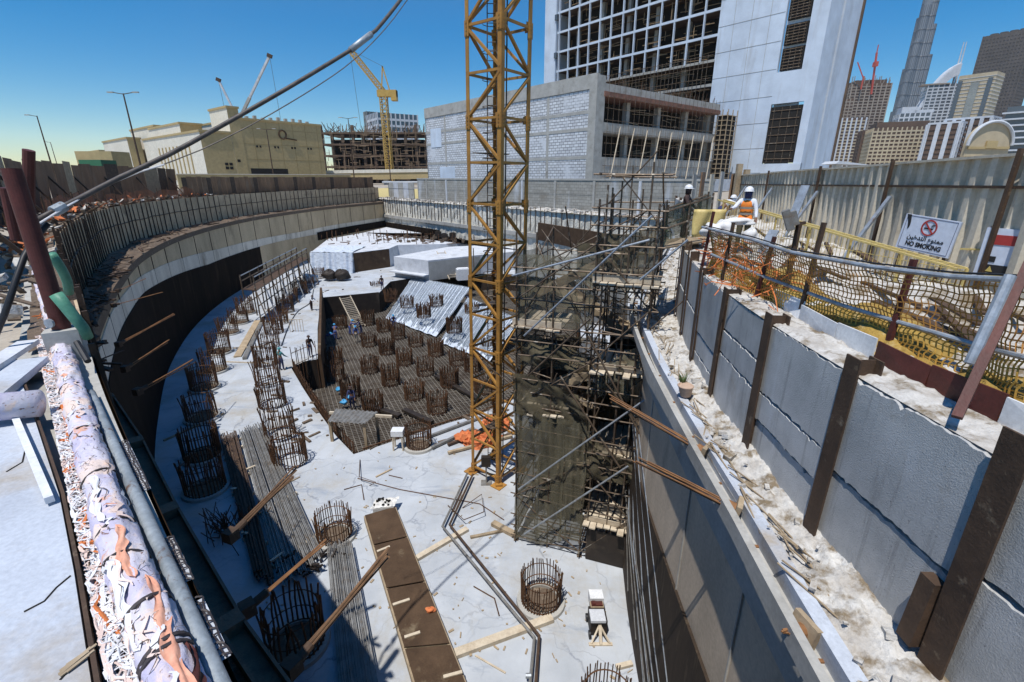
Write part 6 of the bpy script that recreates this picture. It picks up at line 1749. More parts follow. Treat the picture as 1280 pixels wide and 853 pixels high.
for x in (-9.4, -20, -31, -38.5): bbox(x - .25, x + .25, -.05, .1, 0, zp0, m_conc, 'column', bb)
bbox(-44, -40, -.07, .1, 8, 11.5, m_towwhite, 'rendered_patch', bb); bbox(-41, -35.5, -.06, .1, 0, 4.2, m_towwhite, 'rendered_patch', bb)
bbox(-46, -45.6, .0, 20, 0, zp1 - .3, m_conc, 'end_wall', bb)
bbox(-1.2, .15, -.15, 1.6, 0, zp1 - .2, m_conc, 'corner_column', bb)
# open side: slabs, columns, dark interior
RD = 33
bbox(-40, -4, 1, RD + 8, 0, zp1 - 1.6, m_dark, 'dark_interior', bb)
zs = [Z_(215), Z_(196), Z_(165), Z_(152), Z_(116), Z_(106)]
bbox(-5, .1, 1.4, RD, zs[5] - .6, zs[5] + .35, m_conc, 'roof_beam', bb)
bbox(-5, .3, 1.4, RD, zs[5] - 1.3, zs[5] - .65, M('rust_soffit', (.28, .14, .10), (.15, .08, .06), scale=2), 'soffit_formwork', bb)
bbox(-5, .1, 1.4, RD, zs[2], zs[3], m_conc, 'floor_beam', bb); bbox(-5, .1, 1.4, RD, 0, zs[1], m_conc, 'low_wall', bb)
for y in (9, 17, 25, 32.4):
    bbox(-2.2, -1.4, y - .4, y + .4, 0, zs[5], m_conc, 'column', bb)
mb = MB()
for i in range(26):
    y = 2 + i * 1.2; mb.tube([(.5, y, 0), (.5, y, zs[5] + .8)], .03, 4)
for k in range(9):
    z = .8 + k * 1.5; mb.tube([(.5, 1.5, z), (.5, RD, z)], .03, 4)
mb.build('scaffold_tubes', m_scaf, bb, local=True)
for i in range(9):
    y = 3.5 + i * 3.3; mb = MB(); mb.tube([(2.2, y - 2.6, .3), (.4, y + 1.6, zs[2] + .9)], .075, 5); mb.build('raking_prop', m_woodlt, bb, local=True)
mb = MB()
for i in range(90):
    z = q.uniform(.5, zs[5]); y = q.uniform(2, RD - 2); mb.beam((-q.uniform(.3, 3), y, z), (-q.uniform(.3, 3), y + q.uniform(1, 4), z + q.gauss(0, .2)), .08, .06)
mb.build('interior_tubes', m_wood, bb, local=True)['kind'] = 'stuff'
mb = MB()
for i in range(60): y = 2 + q.random() * (RD - 3); mb.tube([(-.4, y, zs[5] + .3), (-.4 + q.gauss(0, .1), y, zs[5] + .3 + q.uniform(.5, 1.4))], .03, 3)
mb.build('starter_bars', m_rust, bb, local=True)
ss_ = bbox(.3, 1.9, RD - .5, RD + 2.6, 0, zs[5] - 1.5, m_dark, 'stair_scaffold', bb)
mb = MB()
for k in range(16): mb.box((1.1, RD + 1.05, .5 + k * .8), (1.9, 3.4, .10))
for (x, y) in ((.15, RD - .6), (2.05, RD - .6), (2.05, RD + 2.7), (.15, RD + 2.7), (1.1, RD - .65), (2.08, RD + 1)): mb.beam((x, y, 0), (x, y, zs[5] - .6), .12, .12)
mb.build('stair_tubes', m_wood, ss_, local=True)
bbox(1.5, 6, RD - 12, RD - 3, 0, 1.9, m_conc_lt, 'low_annex', bb)

# ---------------------------------------------------------------- white tower with open floors
TCn = Vector((49.7, 86.7, 0))
tw = empty('white_tower', TCn, 'huge unfinished white tower with open scaffolded floors rising behind the blockwork building', 'building', rz=rzB)
HT = 88
bbox(-18.3, -6.6, 0, .6, 0, HT, m_towwhite, 'front_wall', tw)
bbox(-6.6, -2.6, .9, 1.3, 0, HT, m_towwhite, 'recess_wall', tw)
zq = lambda v: vz(v, 91)
# windows in the recess: dark openings framed by white bands
for (z0, z1, x0, x1) in ((zq(88), zq(60), -6.3, -2.9), (zq(56), zq(30), -6.3, -2.9), (zq(24), zq(-2), -6.3, -2.9), (zq(-8), zq(-36), -6.3, -2.9), (zq(204), zq(134), -6.5, -1.4)):
    w = bbox(x0, x1, .3 if x1 < -2 else -.08, .95, z0, z1, m_dark, 'window_opening', tw)
    mb = MB()
    for k in range(7): mb.tube([(x0 + .2, .25 if x1 < -2 else -.12, z0 + (z1 - z0) * (k + .5) / 7), (x1 - .2, .25 if x1 < -2 else -.12, z0 + (z1 - z0) * (k + .5) / 7)], .06, 4)
    for k in range(4): mb.tube([(x0 + (x1 - x0) * (k + .5) / 4, .25 if x1 < -2 else -.12, z0), (x0 + (x1 - x0) * (k + .5) / 4, .25 if x1 < -2 else -.12, z1)], .05, 4)
    mb.build('scaffold_tubes', m_scaf, w, local=True)
bbox(-2.6, 0, 0, .6, zq(130), HT, m_towwhite, 'front_wall', tw); bbox(-1.3, 0, 0, .6, 0, zq(130), m_towwhite, 'front_wall', tw)
bbox(-6.6, -2.6, .0, .85, zq(130), zq(90), m_towwhite, 'spandrel', tw)
bbox(-6.6, 0, -.15, .6, 0, zq(205), m_towwhite, 'plinth', tw)
bbox(-.6, 0, .62, 5.2, 0, HT, m_towwhite, 'side_wall', tw); bbox(-1.0, -.5, 5.2, 6.1, 0, HT, m_ply, 'side_slot', tw); bbox(-.6, 0, 6.1, 13.6, 0, HT, m_towwhite, 'side_wall', tw)
bbox(-.2, .3, 13.6, 14.1, 0, HT, m_towbrown, 'edge_scaffold', tw)
mb = MB()
for k in range(20): mb.box((-12.5, -.01, 3 + k * 4.2), (11.6, .05, .05))
for k in range(3): mb.box((-15.5 + k * 3.2, -.01, 44), (.05, .05, 88))
mb.build('formwork_joints', m_conc, tw, local=True)
bbox(-64.5, -60.6, -.3, 20, 0, HT, m_towwhite, 'end_fin', tw)
for k in range(8): bbox(-60.9, -60.1, -.5, .2, 14 + k * 8, 15.2 + k * 8, m_glassgrey, 'bracket', tw)
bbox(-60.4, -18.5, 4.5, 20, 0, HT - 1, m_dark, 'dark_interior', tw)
fh = 4.15
for k in range(21):
    z = 2.0 + k * fh
    thick = .44 if z > 20 else .5
    sl_ = bbox(-60.5, -18.35, .42, 7.6, z + .03, z + thick - .03, m_towbrown, 'floor_slab', tw); bbox(-60.5, -18.35, .12, .41, z, z + thick, m_towwhite if z > 23 else m_conc, 'slab_edge', sl_)  # slab body coloured dark for the shade inside the floors, edge left pale
mb = MB()
for i in range(14): bbox(-60.0 + i * 3.2, -59.78 + i * 3.2, .05, .5, 23, HT, None, '', None, mb)
mb.build('mullions', m_towwhite, tw, local=True)
for i in range(6): bbox(-56 + i * 7.4, -55.2 + i * 7.4, 2.2, 3.0, 0, HT, m_conc, 'column', tw)
mb = MB()
for i in range(900):
    z = q.uniform(2, 70); x = q.uniform(-60, -22); y = q.uniform(.6, 3.2)
    if q.random() < .75: mb.beam((x, y, z), (x + q.uniform(1.5, 5), y, z + q.gauss(0, .15)), .12, .10)
    else: mb.beam((x, y, z), (x, y + .05, z + q.uniform(1.5, 3)), .10, .10)
mb.build('scaffold_tubes', M('brown_tubes', (.40, .27, .15), (.24, .16, .09), scale=1), tw, local=True)
mb = MB()
for i in range(46): x = -60 + i * .9; mb.tube([(x, -.4, 0), (x, -.4, 24)], .05, 4)
for k in range(13): mb.tube([(-60, -.4, 1 + k * 1.9), (-18.5, -.4, 1 + k * 1.9)], .05, 4)
mb.build('front_scaffold', m_scaf, tw, local=True)

# ---------------------------------------------------------------- yellow building
YD = Vector((.64, .768)); YN = Vector((-.768, .64))
yb_ = empty('sand_yellow_building', (-73.6, 140, 0), 'sand yellow windowless building with end walls painted sunlit pale beyond the left rim', 'building', rz=math.atan2(YD.y, YD.x))
def block(x0, x1, y0, y1, h, name='wall'):
    mb = MB(); mb.box(((x0 + x1) / 2, (y0 + y1) / 2, h / 2), (x1 - x0, y1 - y0, h)); mb.build(name, m_tan, yb_, local=True)
    mb = MB(); mb.box(((x0 + x1) / 2, (y0 + y1) / 2, h + .25), (x1 - x0 + .5, y1 - y0 + .5, .5)); mb.build('cornice', m_tan, yb_, local=True)
    mb = MB(); mb.quad((x0 - .03, y1, .02), (x0 - .03, y0, .02), (x0 - .03, y0, h), (x0 - .03, y1, h)); mb.build('sunlit_painted_wall', m_tanw, yb_, local=True)  # sunlit end painted as a paler sheet over the wall
block(0, 23.4, 0, 30, 17); block(-2.8, 0, -.1, 12, 19.6, 'stair_tower'); block(-10.4, -2.85, -.05, 49, 13.3); block(-14, -10.5, 51, 82, 13.8); block(-9.5, -4, 16, 44, 16.2, 'roof_block'); block(-9, -4.5, 40, 66, 17.0, 'roof_block')
block(-13, -8, 95, 118, 11.5)
for k in range(4):
    for j in range(2): mb = MB(); mb.box((3.5 + k * 5 + j * .9, -.02, 10.4), (.5, .1, .55)); mb.build('small_window', m_dark, yb_, local=True)
mb = MB(); mb.box((6.0, -.02, 3.2), (10.5, .12, 2.8)); mb.build('dark_opening', m_dark, yb_, local=True)
for (x, z) in ((-5.3, 5.6), (-4.2, 5.6), (-5.3, 4.6), (-4.2, 4.6), (-2.0, 6.5)): mb = MB(); mb.box((x, -.12, z), (.8, .1, .7)); mb.build('small_window', m_dark, yb_, local=True)
for i in range(9): mb = MB(); mb.box((-10.46, 9 + i * 3.2, 6), (.35, .6, 9)); mb.build('pilaster', m_tan, yb_, local=True)
mb = MB(); mb.tube([(11.2 + 1.05 * math.cos(a), -.1, 13.9 + 1.15 * math.sin(a)) for a in [2 * math.pi * k / 24 for k in range(25)]], .22, 6); mb.beam((11.5, -.1, 13.0), (15.2, -.1, 12.6), .3, .3); mb.build('ring_emblem', m_ply, yb_, local=True)
mb = MB()
for k in range(6): mb.box((3 + k * 3.8, 0.02, 8.5), (.10, .10, 16.8))
for k in range(4): mb.box((11.7, .02, 3 + k * 4), (23.2, .10, .08))
mb.build('panel_joints', M('tan_joint', (.36, .265, .11)), yb_, local=True)
for k in range(10): x = 1 + k * 2.2; mb = MB(); mb.box((x, 3, 17.9), (.8, .8, q.uniform(.6, 1.6))); mb.build('roof_plant', m_conc, yb_, local=True)
lw = empty('boundary_wall', (-56, 118, 0), 'low sandy wall in front of the yellow building', 'wall', rz=math.atan2(YD.y, YD.x))
mb = MB(); mb.box((0, 0, 1.4), (40, .4, 2.8)); mb.build('wall_body', m_tan, lw, local=True)
mb = MB(); mb.box((0, 0, 2.86), (40.2, .6, .14)); mb.build('coping', m_tanw, lw, local=True)
# road bridge
rbp = [yp(285, 216.5, 165), yp(440, 213, 165), yp(545, 211.5, 165)]
rb = empty('road_bridge', (rbp[1].x, rbp[1].y, 0), 'low road bridge with a pale parapet between the pit and the brown unfinished building', 'bridge')
mb = MB(); mb.slab([(p.x, p.y, p.z - 3.0) for p in rbp], [(p.x, p.y, p.z - .9) for p in rbp], (0, 9, 0)); mb.build('deck', m_tan, rb)
mb = MB(); mb.slab([(p.x, p.y - .2, p.z - .9) for p in rbp], [(p.x, p.y - .2, p.z + .1) for p in rbp], (0, .3, 0)); mb.build('parapet', m_tanw, rb)
for x in range(-98, -20, 14): mb = MB(); mb.box((x, 168, .9), (1.6, 4, 2.2)); mb.build('pier', m_conc, rb)
cbp = yp(500, 229, 118); cb = empty('site_cabin', (cbp.x, cbp.y, 0), 'small white roofed cabin at the far left corner of the pit', 'cabin')
mb = MB(); mb.box((cbp.x, cbp.y, cbp.z - 1.4), (5, 3, 3)); mb.build('walls', m_tanw, cb)
mb = MB(); mb.box((cbp.x + .6, cbp.y, cbp.z + .25), (8.5, 4.4, .3)); mb.build('roof', m_white, cb)
for k in range(3): mb = MB(); mb.box((cbp.x - 1.5 + k * 1.4, cbp.y - 1.5, cbp.z - .6), (.8, .1, .9)); mb.build('window', m_dark, cb)
# brown unfinished building
x0, x1 = yp(402, 200, 205).x, yp(533, 200, 205).x
ub = empty('brown_unfinished_building', ((x0 + x1) / 2, 212, 0), 'dark brown unfinished concrete frame full of scaffolding beyond the road bridge', 'building')
W2 = x1 - x0; hb_ = vz(166, 205)
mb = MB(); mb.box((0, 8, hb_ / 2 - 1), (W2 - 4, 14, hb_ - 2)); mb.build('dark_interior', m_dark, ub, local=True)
for k in range(5): mb = MB(); z = 2 + k * (hb_ - 2) / 4; mb.box((0, 6, z), (W2, 22, .7)); mb.build('floor_slab', m_towbrown, ub, local=True)
for i in range(11): mb = MB(); mb.box((-W2 / 2 + i * W2 / 10, -4, hb_ / 2 + (1.5 if i % 3 == 0 else 0)), (1.1, 1.1, hb_ + (3 if i % 3 == 0 else 0))); mb.build('column', m_towbrown, ub, local=True)
mb = MB()
for i in range(260):
    x = q.uniform(-W2 / 2, W2 / 2); z = q.uniform(1, hb_ + 1)
    if q.random() < .6: mb.beam((x, -5, z), (x + q.uniform(1, 5), -5, z), .18, .15)
    else: mb.beam((x, -5, z), (x, -5, z + q.uniform(1.5, 4)), .16, .16)
mb.build('scaffold_tubes', M('tan_tubes', (.34, .24, .15), (.16, .11, .07), scale=.3), ub, local=True)
mb = MB()
for i in range(150): x = q.uniform(-W2 / 2, W2 / 2); mb.beam((x, q.uniform(-4, 8), hb_), (x + q.gauss(0, .3), q.uniform(-4, 8), hb_ + q.uniform(1, 4.5)), .16, .16)
mb.build('starter_bars', m_towbrown, ub, local=True)
# far glass block
def tower(name, label, u0, u1, vt, y, mats, floors, piers, cat='tower', rot=25, fl_h=.35, group=None, depth=.8, v_mid=None, slab_out=.3, pier_w=.25, sub=None):
    vm = v_mid or (vt + 205) / 2
    a, b = yp(u0, vm, y), yp(u1, vm, y); W3_ = (b - a).length; c_ = (a + b) / 2; h = vz(vt, y)
    rz = -math.atan2(c_.x, c_.y) + R(rot)
    w = W3_ / (math.cos(R(abs(rot))) + depth * math.sin(R(abs(rot)))); d = w * depth
    o = empty(name, (c_.x, c_.y + d * .3, 0), label, cat, group, rz=rz)
    core, slab_, pier = mats
    mb = MB(); mb.box((0, 0, h / 2), (w, d, h)); mb.build('core', core, o, local=True)
    mb = MB(); fhh = h / floors
    for k in range(1, floors): mb.box((0, 0, k * fhh), (w + 2 * slab_out, d + 2 * slab_out, fhh * fl_h))
    mb.build('floor_bands', slab_, o, local=True)
    if piers:
        mb = MB(); n2 = max(2, int(piers * depth))
        for i in range(piers + 1):
            x = -w / 2 + w * i / piers; mb.box((x, -d / 2, h / 2), (w / piers * pier_w, 2.4 * slab_out, h + .3))
        for i in range(n2 + 1):
            yy = -d / 2 + d * i / n2
            for sx in (-1, 1): mb.box((sx * w / 2, yy, h / 2), (2.4 * slab_out, d / n2 * pier_w, h + .3))
        mb.build('piers', pier, o, local=True)
    return o, w, d, h
tower('glass_block', 'pale banded office block far behind the brown unfinished building', 458, 520, 143, 360, (m_glass, m_skyw, m_skyw), 11, 9, 'building', 20)
tower('grey_block', 'dark grey slab block left of the pale banded office block', 457, 472, 140, 380, (m_glassgrey, m_glassgrey, m_skyg), 12, 3, 'building', 20)
# luffing crane
cbs = yp(487, 210, 192); cb_ = empty('luffing_crane', (cbs.x, cbs.y, 0), 'far yellow luffing tower crane above the brown unfinished building', 'tower crane')
def lattice(mb, p, q, w, n, r):
    p, q = Vector(p), Vector(q); d = (q - p).normalized(); x = d.cross(Vector((.1, 1, .05))).normalized() * w / 2; y = d.cross(x).normalized() * w / 2
    cs = [x + y, x - y, -x - y, -x + y]
    for c_ in cs: mb.beam(p + c_, q + c_, r, r)
    for i in range(n):
        a, b = p.lerp(q, i / n), p.lerp(q, (i + 1) / n)
        for k in range(4):
            c1, c2 = cs[k], cs[(k + 1) % 4]
            mb.beam(a + c1, b + c2, r * .6, r * .6); mb.beam(a + c1, a + c2, r * .6, r * .6)
tp = yp(479, 118, 192); jt = yp(437, 62, 192)
mb = MB(); lattice(mb, (cbs.x, cbs.y, 0), (tp.x, tp.y, tp.z), 2.2, 18, .32); mb.build('mast', m_crane2, cb_)
mb = MB(); lattice(mb, tp + Vector((0, 0, 1)), jt, 1.6, 16, .26); mb.build('jib', m_crane2, cb_)
mb = MB(); mb.box(tp + Vector((1.5, 0, .2)), (7, 2.4, 2.2)); mb.box(tp + Vector((4, 0, -.5)), (2, 2.8, 3.4)); mb.build('slewing_platform', m_crane2, cb_)
mb = MB(); mb.beam(tp + Vector((2.5, 0, 1)), tp + Vector((.5, 0, 9)), .4, .4); mb.beam(tp + Vector((-.5, 0, 1)), tp + Vector((.5, 0, 9)), .4, .4); mb.build('a_frame', m_crane2, cb_)
mb = MB(); mb.beam(tp + Vector((.5, 0, 9)), jt, .1, .1); mb.beam(jt, jt + Vector((1.4, 0, -26)), .1, .1); mb.build('ropes', m_cable, cb_)
# mobile crane booms
for (u0, v0, u1, v1, y, w, lab) in ((299, 150, 337, 70, 185, .95, 'long telescopic crane boom leaning right behind the yellow building'), (294, 142, 273, 100, 200, .9, 'shorter telescopic crane boom leaning left behind the yellow building')):
    a, b = yp(u0, v0, y), yp(u1, v1, y); d = (b - a); base = a - d * (a.z - 3) / d.z
    o = empty('mobile_crane', (base.x, base.y, 0), lab, 'mobile crane')
    mb = MB(); mb.box((base.x, base.y, 1.9), (10, 2.8, 2.2)); mb.build('carrier', m_crane2, o)
    for k in range(4):
        mb = MB(); mb.box((base.x - 3.6 + k * 2.4, base.y - 1.2, .7), (1.3, .5, 1.3)); mb.build('wheel', m_black, o)
    for k in range(3):
        p, q_ = base.lerp(b, k / 3), base.lerp(b, (k + 1) / 3); mb = MB(); mb.beam(p, q_, w * (1.1 - .2 * k), w * (1.1 - .2 * k)); mb.build('boom_section', m_conc if k < 2 else m_conc_lt, o)
    mb = MB(); mb.box(b, (1.6, .8, 1.2), 0, 0, .4); mb.build('boom_head', m_soldier, o)
    mb = MB(); mb.beam(b, b + Vector((1.0, 0, -b.z + 8)), .09, .09); mb.build('hoist_rope', m_cable, o)
# street lamps
LMP = ((154, 117, 177, 80, 'street lamp with a double arm standing in front of the yellow building', 2), (46, 145, 60, 105, 'single armed street lamp at the far left', 1), (63, 178, 68, 190, 'small distant street lamp right of the single armed lamp', 1),
       (333, 162, 343, 128, 'thin street lamp before the yellow windowless front', 2), (435, 148, 443, 130, 'thin street lamp left of the luffing crane', 2), (484, 172, 487, 150, 'thin street lamp below the luffing crane', 1))
for (u, v, ub_, y, lab, arms) in LMP:
    t = yp(u, v, y); o = empty('street_lamp', (t.x, t.y, SZ), lab, 'street lamp', 'street lamps beyond the pit')
    mb = MB(); mb.tube([(t.x, t.y, SZ), (t.x, t.y, t.z)], .17, 8, .09); mb.build('pole', m_soldier, o)
    for sg in ((-1, 1) if arms == 2 else (-1,)):
        mb = MB(); mb.tube([(t.x, t.y, t.z - .1), (t.x + sg * 1.6, t.y, t.z + .15)], .06, 6); mb.build('arm', m_soldier, o)
        mb = MB(); mb.box((t.x + sg * 1.9, t.y, t.z + .16), (.9, .35, .14)); mb.build('lamp_head', m_conc, o)
# green truck and blue sheets behind the left hoarding
p = yp(120, 206, 60); gt = empty('green_truck', (p.x, p.y, SZ), 'green truck body showing over the board hoarding on the left', 'truck')
mb = MB(); mb.box((p.x, p.y, 1.0), (7, 2.4, .8)); mb.build('chassis', m_soldier, gt)
mb = MB(); mb.box((p.x + .3, p.y, p.z - .6), (2.6, 2.3, 2.2)); mb.build('cab', flat('truck_green', (.04, .16, .08)), gt)
mb = MB(); mb.box((p.x + 2.6, p.y, p.z - 1.0), (2.0, 2.3, 1.4)); mb.build('load_bed', m_ply, gt)
for k in range(3): mb = MB(); mb.tube([(p.x - 2.2 + k * 2.2, p.y - 1.3, .35), (p.x - 2.2 + k * 2.2, p.y - 1.0, .35)], .5, 14); mb.build('wheel', m_black, gt)
p = yp(128, 190, 64); mb = MB(); mb.box((p.x, p.y, p.z / 2), (4.5, 3, p.z)); one(mb, 'site_shed', m_tan, 'sand coloured shed just behind the green truck', 'shed')

# ---------------------------------------------------------------- skyline on the right
def sky(*a, **k): return tower(*a, **k)
o, w, d, h = tower('concrete_tower', 'brown concrete tower under construction with a red crane on top', 1052, 1104, 106, 640, (m_skyb, m_skyc, m_skyc), 34, 8, rot=22, fl_h=.3, slab_out=.5)
mb = MB()
for i in range(60): x = rr.uniform(-w / 2, w / 2); yy = rr.uniform(-d / 2, d / 2); mb.beam((x, yy, h), (x, yy, h + rr.uniform(2, 9)), .7, .7)
mb.build('starter_columns', m_skyc, o, local=True)['kind'] = 'stuff'
mb = MB(); mb.box((0, 0, h + 2), (w * .8, d * .8, 5)); mb.build('top_formwork', m_skyb, o, local=True)
p = yp(1092, 104, 632); t = yp(1096, 66, 632); ct = empty('red_tower_crane', (p.x, p.y, h * 0 + 0), 'thin red tower crane above the brown concrete tower', 'tower crane')
ct.location.z = p.z; ORG[ct.as_pointer()] = Vector((p.x, p.y, p.z))
mb = MB(); mb.beam(p - Vector((0, 0, 12)), t, 1.6, 1.6); mb.build('mast', m_redsteel, ct)
mb = MB(); mb.beam(t - Vector((0, 0, 12)), t - Vector((-3, 0, 12)), 6, 5); mb.beam(t - Vector((0, 0, 10)), t + Vector((0, 0, 8)), .8, .8); mb.build('cab', m_redsteel, ct)
p = yp(1076, 112, 632); t = yp(1072, 78, 632); ct = empty('red_tower_crane', p, 'faint luffing crane jib left of the red crane on the brown tower', 'tower crane')
mb = MB(); mb.beam(p, p + Vector((0, 0, 14)), 1.2, 1.2); mb.build('mast', m_redsteel, ct); mb = MB(); mb.beam(p + Vector((0, 0, 12)), t, .9, .9); mb.build('jib', m_redsteel, ct)
tower('residential_tower', 'narrow pale tower in shade right against the white tower edge', 1040, 1060, 124, 560, (m_skyb, m_skyc, m_skyc), 26, 4, rot=20)
tower('residential_tower', 'white topped residential tower in front of the brown concrete tower', 1048, 1078, 148, 470, (m_skyb, m_skycream, m_skyw), 20, 5, rot=15, pier_w=.35)
tower('residential_tower', 'plain reddish brown block left of the cream block', 1076, 1104, 163, 430, (m_skyb, m_skyb, m_skyb), 14, 3, rot=15)
o, w, d, h = tower('residential_block', 'wide cream residential block with many balconies below the spire tower', 1094, 1160, 160, 400, (m_skyb, m_skycream, m_skycream), 14, 12, rot=12, pier_w=.3, fl_h=.4)
mb = MB(); mb.box((0, 0, h + 2.2), (w * .9, d * .9, 4)); mb.build('brown_top_floor', m_skyb, o, local=True)
o, w, d, h = tower('white_block', 'white stepped roof block behind the cream residential block', 1120, 1156, 142, 520, (m_glassgrey, m_skyw, m_skyw), 16, 6, rot=15)
mb = MB(); mb.box((-w * .2, 0, h + 3), (w * .5, d * .8, 6)); mb.box((w * .3, 0, h + 1.5), (w * .6, d * .8, 3)); mb.build('roof_block', m_skyw, o, local=True)
tower('residential_tower', 'brown balcony block right of the cream residential block', 1142, 1176, 162, 410, (m_skyb, m_skyb, m_skyc), 14, 6, rot=12)
# spire tower
y = 1500; c_ = yp(1146, 70, y)
sp2 = empty('spire_tower', (c_.x, c_.y, 0), 'immensely tall stepped grey spire tower on the horizon', 'skyscraper', rz=R(12))
zb = lambda v: vz(v, y)
mb = MB(); mb.tube([(0, 0, 0), (0, 0, zb(-40)), (0, 0, 585)], 11, 18, 8); mb.build('core', m_burj, sp2, local=True)
WH = ((zb(8), zb(52), zb(92), zb(128)), (zb(-14), zb(32), zb(70), zb(112)), (zb(-32), zb(20), zb(84), zb(138)))
for j in range(3):
    a = R(200 + 120 * j); tops = WH[j]
    for i, zt_ in enumerate(tops):
        dd = 10 + i * 8.5; c_ = Vector((math.cos(a) * dd, math.sin(a) * dd, 0))
        mb = MB(); mb.tube([c_, c_ + Vector((0, 0, zt_))], 9.5 - i * 1.1, 14)
        mb.tube([c_ * .62, c_ * .62 + Vector((0, 0, zt_ + 6))], 9.5 - i * .8, 12)
        w_ = mb.build('tower_wing', m_burj, sp2, local=True)
        mb = MB()
        for k in range(14): b = 2 * math.pi * k / 14; mb.beam(c_ + Vector((math.cos(b), math.sin(b), 0)) * (9.6 - i * 1.1), c_ + Vector((math.cos(b) * (9.6 - i * 1.1), math.sin(b) * (9.6 - i * 1.1), zt_)), .9, .9)
        for k in range(int(zt_ / 32)): mb.ring(c_ + Vector((0, 0, 30 + k * 32)), 9.6 - i * 1.1, 1.2, 14, 4)
        mb.build('fins', m_glassgrey, w_, local=True)
mb = MB(); mb.tube([(0, 0, 580), (0, 0, 700), (0, 0, 828)], 5, 10, .6); mb.build('spire', m_burj, sp2, local=True)
# sail topped tower
o, w, d, h = tower('sail_tower', 'grey banded hotel tower with a white curved sail roof and twin masts', 1152, 1188, 106, 700, (m_glassgrey, m_skyw, m_skyw), 30, 6, rot=14, fl_h=.35)
mb = MB()
for k in range(3):
    pts = [(-w * .72 + w * 1.1 * (i / 12), -d * .3 + k * d * .3, h * .62 + (h * .58) * math.sin(i / 12 * 1.45) ** .8) for i in range(13)]
    mb.tube(pts, 2.0, 5)
A = [Vector((-w * .72 + w * 1.1 * (i / 12), -d * .45, h * .62 + (h * .58) * math.sin(i / 12 * 1.45) ** .8)) for i in range(13)]
mb.slab(A[5:], [p - Vector((0, 0, 13)) for p in A[5:]], (0, d * .9, 0)); mb.slab(A[:6], [p - Vector((0, 0, 4)) for p in A[:6]], (0, d * .9, 0))
mb.build('sail_roof', m_skyw, o, local=True)
for sx in (.34, .42): mb = MB(); mb.tube([(w * sx, 0, h), (w * sx, 0, h * 1.42)], 1.3, 6, .5); mb.build('mast', m_skyw, o, local=True)
mb = MB(); mb.box((-w * .3, -d * .3, h + .5), (w * .9, d * .5, 1.6)); mb.build('helipad_deck', m_skyc, o, local=True)
# striped pair
for (u0, u1, vt, lab) in ((1166, 1203, 155, 'dark brown glazed block with a white edge, left of the striped pair'), (1192, 1243, 149, 'dark block with broad white vertical stripes, right of the striped pair')):
    o, w, d, h = tower('striped_block', lab, u0, u1, vt, 360, (m_skyb, m_skyb, m_skyw), 12, 3 if u0 < 1190 else 5, rot=-14, pier_w=.42, slab_out=.4)
    mb = MB(); mb.box((0, 0, h + .6), (w * 1.04, d * 1.04, 1.2)); mb.build('roof_edge', m_skyw, o, local=True)
o, w, d, h = tower('dark_tower', 'very tall dark brown ribbed twin tower at the upper right', 1233, 1287, 40, 620, (m_skydk, m_skydk, m_skydk), 44, 14, rot=-16, fl_h=.3, pier_w=.4, v_mid=100)
mb = MB()
for i in range(5): mb.tube([(-w * .4 + i * w * .2, 0, h), (-w * .4 + i * w * .2, 0, h + 4)], w * .09, 10)
mb.build('crown', m_skydk, o, local=True)
tower('dark_tower', 'lower dark wing left of the very tall dark tower', 1222, 1246, 58, 640, (m_skydk, m_glassgrey, m_skyc), 40, 3, rot=-16, v_mid=110)
o, w, d, h = tower('cream_tower', 'cream tower with a yellowish central strip in front of the dark twin tower', 1204, 1246, 92, 560, (m_skycream, m_skyw, m_skyw), 30, 0, rot=-16, fl_h=.12, v_mid=130)
mb = MB(); mb.box((0, -d / 2 - .8, h * .47), (w * .22, 1.2, h * .9)); mb.build('window_strip', m_skyg, o, local=True)
for sx in (-.42, .38): mb = MB(); mb.box((w * sx, -d / 2 - .8, h * .48), (w * .12, 1.2, h * .94)); mb.build('window_strip', m_glassgrey, o, local=True)
o, w, d, h = tower('balcony_tower', 'tower with white curved balcony slabs cut by the right picture edge', 1264, 1300, 132, 330, (m_glassgrey, m_skyw, m_skyw), 12, 0, rot=-10, fl_h=.25, slab_out=1.6)
# arched cream gable
p0, p1, pt = yp(1208, 200, 120), yp(1262, 200, 120), yp(1238, 152, 120)
ar = empty('arched_roof', ((p0.x + p1.x) / 2, 121, 0), 'cream round arched gable peeping over the corrugated hoarding', 'arched building')
W4 = (p1 - p0).length; R4 = W4 / 2; zc4 = pt.z - R4
mb = MB(); poly = [(-R4, 0)] + [(R4 * math.cos(a), zc4 + R4 * math.sin(a)) for a in [math.pi - math.pi * i / 24 for i in range(25)]] + [(R4, 0)]
n = len(poly); mb.add([(x, 0, z) for x, z in poly] + [(x, 1.0, z) for x, z in poly], [tuple(range(n)), tuple(range(2 * n - 1, n - 1, -1))] + [(i, n + i, n + (i + 1) % n, (i + 1) % n) for i in range(n)])
mb.build('gable', m_skycream, ar, local=True)
mb = MB(); mb.tube([(R4 * 1.02 * math.cos(a), -.3, zc4 + R4 * 1.02 * math.sin(a)) for a in [math.pi - math.pi * i / 24 for i in range(25)]], .35, 6); mb.build('arch_trim', m_skyw, ar, local=True)
mb = MB(); mb.box((0, -.2, zc4 - .5), (R4 * 1.9, .3, .5)); mb.box((0, -.2, zc4 - 2.5), (R4 * 1.9, .3, .3)); mb.box((.4, -.25, zc4 + .2), (R4 * .5, .4, 1.6)); mb.build('bands', m_tan, ar, local=True)
